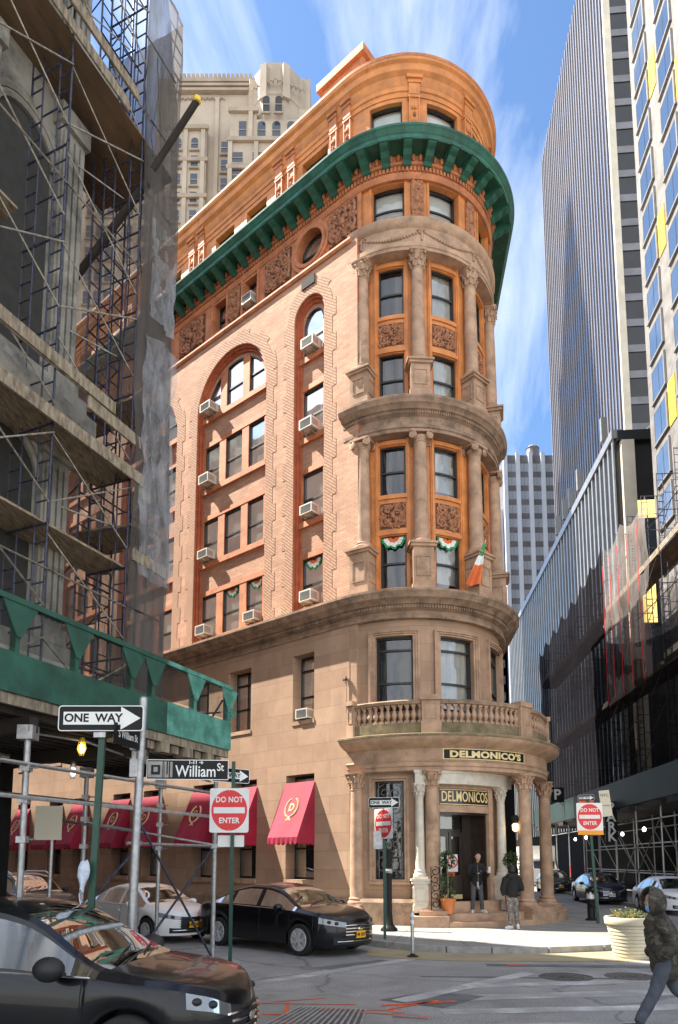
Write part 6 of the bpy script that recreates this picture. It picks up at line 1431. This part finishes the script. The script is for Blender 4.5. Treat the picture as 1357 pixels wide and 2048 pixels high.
def slab(name,pts,z0,z1,m,kerb=None):
    b=MB(); n=len(pts); b.poly([(x,y,z1) for x,y in pts])
    for i in range(n): a,c=pts[i],pts[(i+1)%n]; b.poly([(a[0],a[1],z0),(c[0],c[1],z0),(c[0],c[1],z1),(a[0],a[1],z1)])
    o=struct(name,b,m)
    if kerb:
        k=MB(); kp=[Vector((*pts[i],0)) for i in kerb]
        for a,c in zip(kp,kp[1:]):
            d=(c-a).normalized(); w_=Vector((d.y,-d.x,0))*.09; L_=(c-a).length; m_=max(1,int(L_/1.8))
            for j in range(m_):
                p,q=a+(c-a)*(j/m_)+d*.008,a+(c-a)*((j+1)/m_)-d*.008; k.bar(p+Vector((0,0,z1/2+.001)),q+Vector((0,0,z1/2+.001)),.17,z1+.004)
        struct('kerb',k,'kerb')
    return o
# pavement round the restaurant
base=Vector((.236*K,20.55*K)); cl=lambda s,off:(base+FU*s*K+FN*off)
kerbpts=[cl(30,2.5),cl(8,2.5),cl(3.6,2.5)]
arcp=[(1.2,17.55),(1.75,16.95),(2.5,16.6),(3.5,16.45),(4.8,16.5),(6.2,16.9),(7.4,17.7),(8.5,19.0),(9.2,20.8),(9.6,23.2),(9.95,27),(11.2,43),(15.0,92)]
pv=[(p.x,p.y) for p in kerbpts]+arcp+[(12,92),(3,40),(-16,46)]
slab('pavement',pv,0,.144,'concrete',kerb=range(0,len(kerbpts)+len(arcp)))
js=MB()
for q in range(236,350,11): a=Vector((PX.x*K,PX.y*K,0))+dirv(q).to_3d()*5.0; c=a+dirv(q).to_3d()*(4.6 if q<320 else 3); js.bar(a+UZ*.1455,c+UZ*.1455,.02,.003)
struct('pavement_joints',js,'patch')
sheet('painted_plaza',[(1.0,17.4),(1.75,16.85),(2.5,16.5),(3.5,16.36),(4.8,16.4),(6.25,16.8),(7.5,17.6),(8.65,19.0),(9.3,20.6),(9.6,18.4),(9.0,16.6),(7.6,15.55),(6.0,15.15),(4.2,15.1),(2.6,15.2),(1.5,15.45),(.6,16.1),(.7,17.2)],.006,'tan')
sheet('painted_plaza',[(9.6,18.4),(9.0,16.6),(7.6,15.55),(7.5,15.45),(9.2,16.4),(9.85,18.4)],.010,'worn_and_streak')
b=MB(); b.poly([(3.6,16.75,.1485),(5.0,16.85,.1485),(5.1,17.5,.1485),(3.7,17.4,.1485)]); tp=struct('tactile_paving',b,'paver')
b=MB(); 
for i in range(16):
    for j in range(8): b.lathe([(.028,0),(.02,.006)],c=(3.72+i*.083,16.83+j*.078+i*.006,.1485),n=6)
struct('tactile_domes',b,'paver')
# far pavement of the right street, near pavement at the left, foreground corner
F=RB(11.0); slab('pavement',[tuple(F(y,d,0).xy) for y,d in ((12,0),(98,0),(98,-7),(12,-7))],0,.144,'concrete')
lp=[LW(-14,.55,0),LW(-1.0,.55,0),LW(.1,.35,0),LW(.6,-.25,0)]; l2=LW(.6,-3,0)+FUw*34; slab('pavement',[tuple(p.xy) for p in lp]+[tuple((LW(.6,-1,0)+FUw*34).xy),tuple((LW(-14,-20,0)).xy)],0,.144,'concrete',kerb=[0,1,2,3])
fc=[(-6,8.3),(-1.9,11.3),(-1.2,11.55),(-.2,11.45),(.45,10.9),(.72,10.1),(.7,8.9),(.35,7.6),(-6,5.5)]
ramp=slab('corner_ramp',fc,0,.03,'concrete',kerb=None)
sheet('pavement_grate',[(-.95,9.2),(.25,9.0),(.38,10.15),(-.55,10.35)],.034,'iron')
gb=MB()
for i in range(15): t=i/14; gb.bar((-.95+1.2*t+.0,9.2-.2*t,.04),(-.55+.93*t,10.35-.2*t,.04),.03,.012)
struct('grate_bars',gb,'kerb')
# faded crossing lines, painted light streaks, patches, manholes, spray marks
def strip(name,a,c,w_,z,m): 
    a,c=Vector((*a,0)),Vector((*c,0)); d=(c-a).normalized(); n=Vector((-d.y,d.x,0))*w_/2; k=8; pts=[]
    for i in range(k+1): t=i/k; pts.append(a+(c-a)*t+n*(1+.35*noise.noise(Vector((t*5+a.x,a.y,0)))))
    for i in range(k+1): t=1-i/k; pts.append(a+(c-a)*t-n*(1+.35*noise.noise(Vector((t*5+a.x,a.y,7)))))
    b=MB(); b.poly([p+UZ*z for p in pts]); return struct(name,b,m)
strip('crossing_line',(-1.6,12.3),(2.0,16.0),.32,.005,'worn_and_streak'); strip('crossing_line',(.9,10.9),(3.6,13.6),.3,.005,'worn_and_streak')
for i in range(5): strip('light_streak',(.75+.35*i,8.1+1.02*i),(9.5,8.5+1.22*i),.34+.12*(i%2),.004,'worn_and_streak')  # streaks of light bounced off windows, painted on the road as pale strips
sheet('asphalt_patch',[(.6,11.0),(1.5,11.7),(2.3,11.3),(1.5,10.4)],.0042,'patch'); sheet('asphalt_patch',[(-.6,14.2),(.9,15.4),(1.3,15.1),(.1,13.9)],.0042,'patch'); strip('trench_patch',(3,14.6),(12,13.9),.35,.0043,'patch'); strip('trench_patch',(1.5,13.2),(10,12.6),.12,.0043,'patch')
for i,(x,y,r) in enumerate(((4.15,13.15,.48),(5.35,13.2,.45))):
    b=MB(); b.lathe([(r,.0),(r,.008),(r*.94,.009),(r*.93,.004),(0,.005)],c=(x,y,0),n=28,cap=False)
    for k in range(5):
        for j in range(8): a=j*math.pi/4+k*.3; rr=r*(.15+.16*k); b.box((x+rr*math.cos(a),y+rr*math.sin(a),.007),(.05,.03,.006),rz=a)
    tag(obj('manhole_cover',b,MT['iron']),['round cast iron manhole cover left of a pair set in the road','round cast iron manhole cover right of a pair set in the road'][i],'manhole','manhole covers in the road')
for a,c,w_ in (((-1.25,10.6),(.25,10.5),.05),((-.95,10.7),(-.2,11.0),.04),((-.75,10.5),(-.72,9.9),.05),((-1.05,9.85),(-.6,9.85),.07),((.55,10.55),(1.75,10.9),.09),((.7,10.3),(1.5,10.95),.06),((.2,10.0),(1.2,9.7),.05),((-.9,9.5),(-.2,9.1),.04),((2.3,9.35),(4.2,9.1),.07),((1.6,8.75),(2.9,9.2),.09),((-.3,10.25),(.9,10.05),.035),((3.4,14.6),(3.8,14.7),.08)):
    strip('spray_mark',a,c,w_,.036 if a[0]<.4 and a[1]<11.2 else .0085,'orange')
# ---------------------------------------------------------------- signs
def plate(b,w_,h,r=.04,y=0,n=4,t=.004):
    pts=[]
    for cx,cz,a0 in ((w_/2-r,h/2-r,0),(-w_/2+r,h/2-r,90),(-w_/2+r,-h/2+r,180),(w_/2-r,-h/2+r,270)):
        for k in range(n+1): a=R_(a0+90*k/n); pts.append((cx+r*math.cos(a),cz+r*math.sin(a)))
    m=len(pts); i0=len(b.v)
    for yy in (y,y+t):
        for x,z in pts: b.vert((x,yy,z))
    b.face(*range(i0,i0+m)); b.face(*range(i0+2*m-1,i0+m-1,-1))
    for i in range(m): b.face(i0+i,i0+(i+1)%m,i0+m+(i+1)%m,i0+m+i)
def one_way(T,z,rz=0,w_=.914,h=.305,y=-.04,x=0):
    M_=Matrix.Translation((x,y,z)) @ Matrix.Rotation(rz,4,'Z')
    def fin(b,name,m,par): me=b.mesh(name,m); me.transform(M_); return link(name,me,par,False)
    b=MB(); plate(b,w_,h); p=fin(b,'one_way_plate',MT['white'],T)
    b=MB(); plate(b,w_*.975,h*.925,y=-.002,t=.001,r=.03); fin(b,'black_field',MT['black'],p)
    s=w_/.914; b=MB(); a=[(-.40,-.07),(.215,-.07),(.215,-.125),(.425,0),(.215,.125),(.215,.07),(-.40,.07)]; b.poly([Vector((q[0]*s,-.004,q[1]*s)) for q in a]); fin(b,'arrow',MT['white'],p)
    me=text_mesh('ONE  WAY',.125*s,.001,.0035*s,1.0,1.0); me.transform(M_@Matrix.Translation((-.08*s,-.0055,0))@Matrix.Rotation(math.pi/2,4,'X')); me.materials.append(MT['black']); link('lettering',me,p,False); return p
def do_not_enter(T,z,rz=0,w_=.762,y=-.05,x=0,h=None):
    h=h or w_*1.14; M_=Matrix.Translation((x,y,z)) @ Matrix.Rotation(rz,4,'Z')
    def fin(b,name,m,par): me=b.mesh(name,m); me.transform(M_); return link(name,me,par,False)
    b=MB(); plate(b,w_,h); p=fin(b,'sign_plate',MT['white'],T)
    b=MB(); b.poly([Vector((w_*.46*math.cos(i*math.pi/20),-.002,h*.46*math.sin(i*math.pi/20))) for i in range(40)]); fin(b,'red_disc',MT['red'],p)
    b=MB(); b.box((0,-.0035,0),(w_*.80,.001,h*.135)); fin(b,'white_bar',MT['white'],p)
    for tx,zz in (('DO NOT',.235),('ENTER',-.235)):
        me=text_mesh(tx,.15*w_/.762,.001,.004,1.05,.86); me.transform(M_@Matrix.Translation((0,-.0045,h*zz))@Matrix.Rotation(math.pi/2,4,'X')); me.materials.append(MT['white']); link('lettering',me,p,False)
    b=MB(); [b.lathe([(.012,0),(.008,.006)],c=(0,0,0),n=6,M=Matrix.Translation((0,-.004,zz))@Matrix.Rotation(math.pi/2,4,'X')) for zz in (h*.44,-h*.44)]; fin(b,'bolts',MT['steel'],p); return p
def pole(T,h,m='dgreen',r=.03,sq=True,tilt=(0,0)):
    b=MB(); 
    if sq: b.bar((0,0,0),(tilt[0],tilt[1],h),r*2,r*1.5,up=(0,1,0))
    else: b.tube((0,0,0),(tilt[0],tilt[1],h),r,12); b.lathe([(r,0),(r*.7,.02)],c=(tilt[0],tilt[1],h),n=12)
    return obj('pole',b,MT[m],T,smooth=50,world=False)
t=thing('one_way_sign',(-2.86,8.1,.144),'large ONE WAY sign facing the viewer on a dark green post behind the black crossover','street sign'); pole(t,3.65,'dgreen',.036,tilt=(.09,0)); one_way(t,3.62,R_(0),w_=1.0,h=.305,x=.07)
b=MB(); b.box((.07,-.06,3.42),(.14,.01,.06)); obj('bracket',b,MT['steel'],t,world=False)
t=thing('street_name_sign',(-2.53,8.6,.144),'round galvanised pole with a black William St name sign and a second blade edge-on','street sign'); pole(t,3.98,'steel',.052,False,(.08,0))
b=MB(); plate(b,1.0,.25,.01); me=b.mesh('name_blade',MT['white']); MW=Matrix.Translation((.66,-.02,3.08))@Matrix.Rotation(R_(4),4,'Z'); me.transform(MW); nb=link('name_blade',me,t,False)
b=MB(); plate(b,.985,.232,.008,y=-.002,t=.001); me=b.mesh('black_field',MT['black']); me.transform(MW); link('black_field',me,nb,False)
for tx,x,z,s_,sx in (('William',.10,-.025,.20,.80),('St',.40,.03,.135,.8),('1-11 →',.10,.09,.06,1.0)):
    me=text_mesh(tx,s_,.001,.002,1,sx); me.transform(MW@Matrix.Translation((x,-.0045,z))@Matrix.Rotation(math.pi/2,4,'X')); me.materials.append(MT['white']); link('lettering',me,nb,False)
b=MB(); b.box((-.385,-.0035,0),(.20,.001,.20)); b.box((-.20,-.0035,0),(.03,.001,.19)); b.box((-.255,-.0035,0),(.05,.001,.20)); me=b.mesh('old_street_picture',MT['kerb']); me.transform(MW); link('old_street_picture',me,nb,False)
b=MB(); b.box((-.39,-.005,-.005),(.11,.001,.12)); b.box((-.25,-.005,.02),(.015,.001,.16)); b.box((-.30,-.005,.0),(.012,.001,.2)); me=b.mesh('picture_lantern',MT['black']); me.transform(MW); l_=link('picture_lantern',me,nb,False); b=MB(); b.box((-.39,-.006,0),(.05,.001,.06)); me=b.mesh('lantern_pane',MT['kerb']); me.transform(MW); link('lantern_pane',me,nb,False)
b=MB(); b.box((0,-.005,3.1),(.10,.10,.22)); b.box((0,0,3.35),(.11,.11,.05)); obj('bracket',b,MT['steel'],t,world=False)
MW2=Matrix.Translation((.0,-.32,3.44))@Matrix.Rotation(R_(76),4,'Z'); b=MB(); plate(b,.62,.25,.01); me=b.mesh('name_blade',MT['black']); me.transform(MW2); nb2=link('name_blade',me,t,False)
me=text_mesh('S William St',.12,.001,.002,1,.72); me.transform(MW2@Matrix.Translation((0,-.004,0))@Matrix.Rotation(math.pi/2,4,'X')); me.materials.append(MT['white']); link('lettering',me,nb2,False)
t=thing('do_not_enter_sign',(-2.02,13.3,0),'nearest round red DO NOT ENTER sign, on a dark green post by the shed corner','street sign'); pole(t,4.0,'dgreen',.032); do_not_enter(t,3.06,w_=.74,x=-.06)
one_way(t,3.74,R_(34),w_=.80,h=.28,y=.06,x=-.06); b=MB(); plate(b,.5,.22,.02,y=.0); me=b.mesh('blank_plate',MT['white']); me.transform(Matrix.Translation((-.03,.03,2.48))); link('blank_plate',me,t,False)
t=thing('do_not_enter_sign',(1.16,18.05,.144),'narrow turned DO NOT ENTER sign under a ONE WAY arrow at the restaurant corner','street sign'); pole(t,3.35,'dgreen',.034); do_not_enter(t,2.92,R_(-56),w_=.76,h=.78,x=-.02,y=-.03); one_way(t,3.46,R_(-12),w_=.80,h=.27)
b=MB(); plate(b,.3,.46,.02,y=.0); me=b.mesh('back_plate',MT['steel']); me.transform(Matrix.Translation((-.12,.04,2.5))); link('back_plate',me,t,False)
t=thing('lamp_pole_stub',(1.42,20.2,.144),'plain black pole with a flared base between the sign post and the ironwork window','pole'); b=MB(); b.lathe([(.24,0),(.24,.06),(.18,.12),(.12,.2),(.09,.5),(.085,2.3),(.0,2.32)],n=14); obj('shaft',b,MT['black'],t,smooth=50,world=False); b=MB(); b.lathe([(.1,1.62),(.12,1.68),(.1,1.74)],n=14); obj('collar',b,MT['steel'],t,world=False)
t=thing('do_not_enter_sign',(8.22,22.6,.144),'DO NOT ENTER sign with an orange strip beneath, on a green post beside the hydrant','street sign'); pole(t,3.9,'dgreen',.042,tilt=(-.16,0)); do_not_enter(t,3.38,w_=.84,h=.9,x=-.14)
b=MB(); b.box((-.13,-.055,2.87),(.82,.004,.14)); obj('orange_strip',b,mat('orange_strip',(.85,.32,.02),.5,var=.05),t,world=False); one_way(t,4.0,R_(-20),w_=.5,h=.2,y=.05,x=-.2); b=MB(); b.box((-.2,.03,3.87),(.48,.004,.08)); obj('orange_edge',b,MT['orange'],t,world=False)
b=MB(); plate(b,.34,.85,.01); me=b.mesh('paper_notice',MT['cream']); me.transform(Matrix.Translation((.42,.02,3.82))@Matrix.Rotation(R_(-6),4,'Y')); pn=link('paper_notice',me,t,False); ctext('NYC',.13,(.39,.012,4.08),pn,MT['black'],depth=.001); ctext('no standing',.06,(.41,.012,3.75),pn,MT['black'],depth=.001)
# hydrant, marker post, planter
t=thing('fire_hydrant',(8.42,23.75,.144),'black fire hydrant with a silver bonnet by the kerb','fire hydrant'); b=MB(); b.lathe([(.20,0),(.20,.05),(.15,.07),(.125,.1),(.12,.62),(.15,.64),(.15,.70),(.13,.71)],n=16); obj('barrel',b,MT['black'],t,smooth=40,world=False)
b=MB(); b.lathe([(.135,.71),(.14,.76),(.12,.82),(.07,.87),(.035,.88),(.035,.93),(0,.94)],n=16); obj('bonnet',b,mat('silver_paint',(.6,.6,.58),.5,metal=.3),t,smooth=50,world=False)
for a,r in ((0,.06),(90,.075),(180,.06)): b=MB(); d=dirv(a-90).to_3d(); b.tube(d*.1+UZ*.5,d*.20+UZ*.5,r,10); b.tube(d*.2+UZ*.5,d*.24+UZ*.5,r*.55,5); obj('nozzle',b,MT['black'],t,world=False)
t=thing('guard_post',(8.72,24.1,.144),'plain grey steel guard post just right of the hydrant','bollard'); b=MB(); b.lathe([(.09,0),(.09,.85),(.07,.9),(0,.91)],n=12); obj('shaft',b,MT['steel'],t,smooth=50,world=False)
t=thing('marker_post',(1.63,15.85,0),'thin grey flexible marker post at the edge of the painted corner','bollard'); b=MB(); b.lathe([(.04,.03),(.04,.98),(.03,1.0),(0,1.0)],n=10); obj('tube',b,MT['steel'],t,smooth=50,world=False); b=MB(); b.lathe([(.13,0),(.13,.02),(.06,.05),(.045,.08)],n=14); obj('base',b,MT['black'],t,world=False); b=MB(); [b.lathe([(.042,z),(.042,z+.08)],n=10) for z in (.72,.88)]; obj('reflective_bands',b,MT['white'],t,world=False)
t=thing('planter',(6.42,15.72,0),'cream ribbed round planter with low yellow-green plants on the painted corner','planter'); pf=[]
for i in range(11): z=.04+.076*i; r=.36+.135*(i/10)**.9; pf+=[(r,z),(r+.014,z+.012),(r+.016,z+.06),(r+.004,z+.074)]
b=MB(); b.lathe([(.30,0),(.36,.01)]+pf[:-8]+[(.52,.72),(.535,.74),(.54,.86),(.53,.885),(.48,.885),(.47,.80)],n=40,cap=False); obj('pot',b,mat('cream_plastic',(.52,.47,.34),.6,var=.06,vscale=3,stain=((.45,.40,.30),4,.62)),t,smooth=35,world=False)
b=MB(); b.lathe([(.475,.80),(.3,.83),(0,.84)],n=20,cap=False); obj('soil',b,mat('soil',(.06,.045,.03),.95),t,world=False)
rr=random.Random(11); lm=[mat('leaf_yellow',(.30,.25,.05),.6,var=.4,vscale=12),mat('leaf_green',(.10,.16,.035),.6,var=.4,vscale=12)]
for k in range(26):
    b=MB(); a=rr.uniform(0,6.28); r0=.42*math.sqrt(rr.random()); base_=Vector((r0*math.cos(a),r0*math.sin(a),.83))
    for s_ in range(4):
        d=Vector((rr.uniform(-.5,.5)+.25*math.cos(a),rr.uniform(-.5,.5)+.25*math.sin(a),1)).normalized(); L_=rr.uniform(.08,.24); tip=base_+d*L_; b.path([base_,tip],.004,3)
        for j in range(6):
            p=base_+d*L_*(.35+.65*j/5); q=rr.uniform(0,6.28); e=Vector((math.cos(q),math.sin(q),rr.uniform(-.1,.6))).normalized()*rr.uniform(.03,.06); w_=e.cross(UZ).normalized()*.018; b.poly([p,p+e*.5+w_,p+e,p+e*.5-w_])
    obj('plant',b,lm[k%2 if k%5 else 0],t,world=False)
# topiaries at the door
def topiary(x,y,label,z=.53):
    t=thing('potted_topiary',(x,y,z),label,'potted plant','potted topiaries at the door'); b=MB(); b.lathe([(.16,0),(.23,.38),(.25,.38),(.26,.46),(.22,.46),(.21,.40),(0,.4)],n=20,cap=False); obj('pot',b,mat('terracotta_pot',(.52,.17,.05),.7,var=.15),t,smooth=40,world=False)
    b=MB(); b.path([(0,0,.4),(.02,0,.8),(0,.01,1.5)],.022,6); obj('stem',b,MT['timber'],t,world=False)
    for c,r,n in ((1.62,.24,420),(1.02,.2,260),(.55,.22,160)):
        b=MB()
        for k in range(n):
            d=Vector((rr.gauss(0,1),rr.gauss(0,1),rr.gauss(0,1))).normalized(); p=Vector((0,0,c))+d*r*rr.uniform(.62,1.08); e=(d+Vector((rr.gauss(0,.6),rr.gauss(0,.6),rr.gauss(0,.6)))).normalized()*.06; w_=e.cross(Vector((rr.random(),rr.random(),rr.random()))).normalized()*.022; b.poly([p,p+e*.5+w_,p+e,p+e*.5-w_])
        obj('foliage',b,mat('topiary_leaf',(.035,.075,.018),.5,var=.5,vscale=9),t,world=False)
p=Mc(281,0,3.62); topiary(p.x,p.y,'potted topiary left of the door, mostly hidden behind the porch column')
p=Mc(315.5,0,3.75); topiary(p.x,p.y,'ball topiary in a terracotta pot right of the door beside the waiting person')
# reflection of a no-turn sign in the door glass, modelled as a plate
t=thing('sign_reflection',Mc(293.5,1.85,2.58),'reflection of a white no-turn traffic sign with an orange tag in the door glass, modelled as a plate','sign',rz=R_(27)); b=MB(); plate(b,.42,.56,.02); obj('plate',b,MT['white'],t,world=False)
b=MB(); b.path([(.18*math.cos(i*math.pi/12),-.008,.04+.18*math.sin(i*math.pi/12)) for i in range(25)],.02,5,cap=False); b.bar((-.12,-.008,.16),(.12,-.008,-.08),.03,.01,up=(0,1,0)); obj('reflected_red_ring',b,MT['red'],t,world=False)
b=MB(); b.path([(-.05,-.005,-.08),(-.05,-.005,.08),(.05,-.005,.08)],.018,4); obj('reflected_turn_arrow',b,MT['black'],t,world=False); b=MB(); b.box((-.05,-.004,-.36),(.26,.004,.14)); obj('reflected_orange_tag',b,MT['orange'],t,world=False)
# air conditioners resting in the windows
def ac_mesh():
    b=MB(); b.box((.16,0,.20),(.52,.62,.40)); body=b.mesh('casing',mat('ac_cream',(.60,.57,.49),.6,var=.1,vscale=6))
    gr=[]
    for s in (-1,1):
        g=MB()
        for k in range(7): g.box((.10+.05*k,s*.312,.2),(.018,.006,.26))
        gr.append(g.mesh('side_louvres',MT['frame']))
    f=MB(); f.box((.422,0,.2),(.008,.5,.3)); 
    for k in range(9): f.box((.428,0,.075+.031*k),(.006,.5,.006))
    fr=f.mesh('coil_grille',mat('ac_coil',(.20,.20,.19),.7,var=.2)); k=MB()
    for s in (-.2,.2): k.bar((.40,s,.0),(-.02,s,-.28),.035,.02); k.bar((.42,s,-.01),(-.02,s,-.01),.03,.02)
    return body,gr,fr,k.mesh('support',MT['silver'])
acm=ac_mesh()
def ac(s,z,R,label):
    t=thing('air_conditioner',Mf(s,z,R),label,'air conditioner','window air conditioners',rz=math.atan2(FN.y,FN.x))
    o=link('casing',acm[0],t,False); [link('side_louvres',g_,o,False) for g_ in acm[1]]; link('coil_grille',acm[2],o,False); link('support',acm[3],t,False); t.scale=(rr.uniform(.9,1.05),rr.uniform(.86,1.04),rr.uniform(.85,1.05))
ac(1.62,19.0,2.98,'window air conditioner in the arched top of the narrow window column'); ac(1.62,16.05,2.98,'window air conditioner in the narrow column, one window below the arch'); ac(1.62,13.1,2.98,'window air conditioner in the narrow column, two windows below the arch'); ac(1.62,10.15,2.98,'window air conditioner in the lowest brick-storey window of the narrow column')
ac(6.85,18.98,2.98,'window air conditioner under the big arch beside the top row'); ac(6.85,16.05,2.98,'window air conditioner under the big arch, second window row down'); ac(6.85,13.1,2.98,'window air conditioner under the big arch, third window row down'); ac(6.85,10.15,2.98,'window air conditioner at the foot of the big arch above the stone cornice')
ac(4.35,10.15,2.90,'low air conditioner behind the rail in the right-hand window of the big arch'); ac(4.62,22.28,2.98,'window air conditioner in the frieze window nearest the round window'); ac(9.9,22.28,2.98,'window air conditioner in a frieze window above the second arch'); ac(1.78,6.36,2.95,'window air conditioner in the brownstone window nearest the balcony'); ac(10.1,18.98,2.98,'window air conditioner under the second arch by the netting')
# St Patrick's fans and the flag
fm=[MT['white'],mat('bunting_green',(.02,.30,.10),.7,var=.1),mat('bunting_orange',(.70,.16,.04),.7,var=.1)]
def bunting(M,q,z,R,label,r=.42):
    t=thing('bunting_fan',M(q,z,R),label,'bunting','fan buntings in the windows'); d=M(q,z,R+1)-M(q,z,R); t.rotation_euler=(0,0,math.atan2(d.y,d.x))
    for nm,r0,r1,m in (('orange_ring',.12,.45,2),('white_ring',.45,.8,0),('green_ring',.8,1.0,1)):
        b=MB(); n=36
        b.grid(lambda u,v:Vector((.02+.025*math.sin(u*n*1.9)*(r0+(r1-r0)*v),r*(r0+(r1-r0)*v)*math.cos(math.pi*u),-r*(r0+(r1-r0)*v)*math.sin(math.pi*u)*(.9+.1*math.sin(u*30)))),n,2); obj(nm,b,fm[m],t,smooth=60,world=False)
bunting(Mc,256.8,11.70,2.74,'fan bunting in the left bay window under the ornament panel'); bunting(Mc,292.2,11.72,2.74,'fan bunting in the middle bay window behind the flag'); bunting(Mf,1.62,11.68,2.89,'fan bunting in the lowest window of the narrow column',.40); bunting(Mf,5.57,11.68,2.89,'fan bunting in the middle window at the foot of the big arch',.36); bunting(Mf,4.30,11.68,2.89,'fan bunting in the right window at the foot of the big arch',.36)
fp=Mc(309,11.1,3.3); t=thing('flag',fp,'folded orange, white and green flag hanging beside a column pedestal on the rounded bay','flag'); e_=Mc(303,11.9,3.2)-fp
b=MB(); p0=Vector((-.55,-.3,-1.2)); p1=Vector((.1,-.2,.55)); b.tube(p0*.0+Vector((-.1,-.05,-.35)),p1,.014,6); obj('pole',b,MT['white'],t,world=False)
for nm,u0,u1,m in (('green_band',0,.3,1),('white_band',.3,.52,0),('orange_band',.52,1,2)):
    b=MB()
    def fl(u,v,u0=u0,u1=u1):
        s=u0+(u1-u0)*v; w_=.05+.34*s; return Vector((.05-.42*s+(u-.5)*w_*1.3,-.22-.10*math.sin(u*7+s*2)*s,.42-1.45*s))
    b.grid(fl,10,6); obj(nm,b,fm[m],t,smooth=80,world=False)
# bag hung on the post, traffic cone, lamps
t=thing('plastic_bag',(-2.84,8.0,1.88),'crumpled white plastic bag tied to the dark green sign post','bag'); b=MB(); b.grid(lambda u,v:Vector(((-.05+.10*math.cos(u*6.28)*(.35+.65*math.sin(math.pi*min(1,v*1.1+.1))))*1.0-.03*v,.05*math.sin(u*6.28)-.03,.28-.42*v+.03*noise.noise(Vector((u*6,v*5,1))))),18,12,closeu=False); b.path([(-.08,-.03,-.1),(-.12,-.03,-.2),(-.09,-.03,-.32)],.012,5); obj('film',b,MT['plastic_b'] if 'plastic_b' in MT else mat('white_film',(.55,.62,.72),.35,var=.2,vscale=10),t,smooth=80,world=False); t.scale=(.7,.7,.8)
t=thing('traffic_cone',(-4.75,10.0,.03),'orange traffic cone with a white band seen through the crossover window','traffic cone'); b=MB(); b.lathe([(.14,.03),(.03,.7),(0,.7)],n=16); obj('cone',b,MT['orange'],t,smooth=50,world=False); b=MB(); b.lathe([(.098,.32),(.07,.47)],n=16); obj('white_band',b,MT['white'],t,world=False); b=MB(); b.box((0,0,.015),(.36,.36,.03)); obj('base',b,MT['black'],t,world=False)
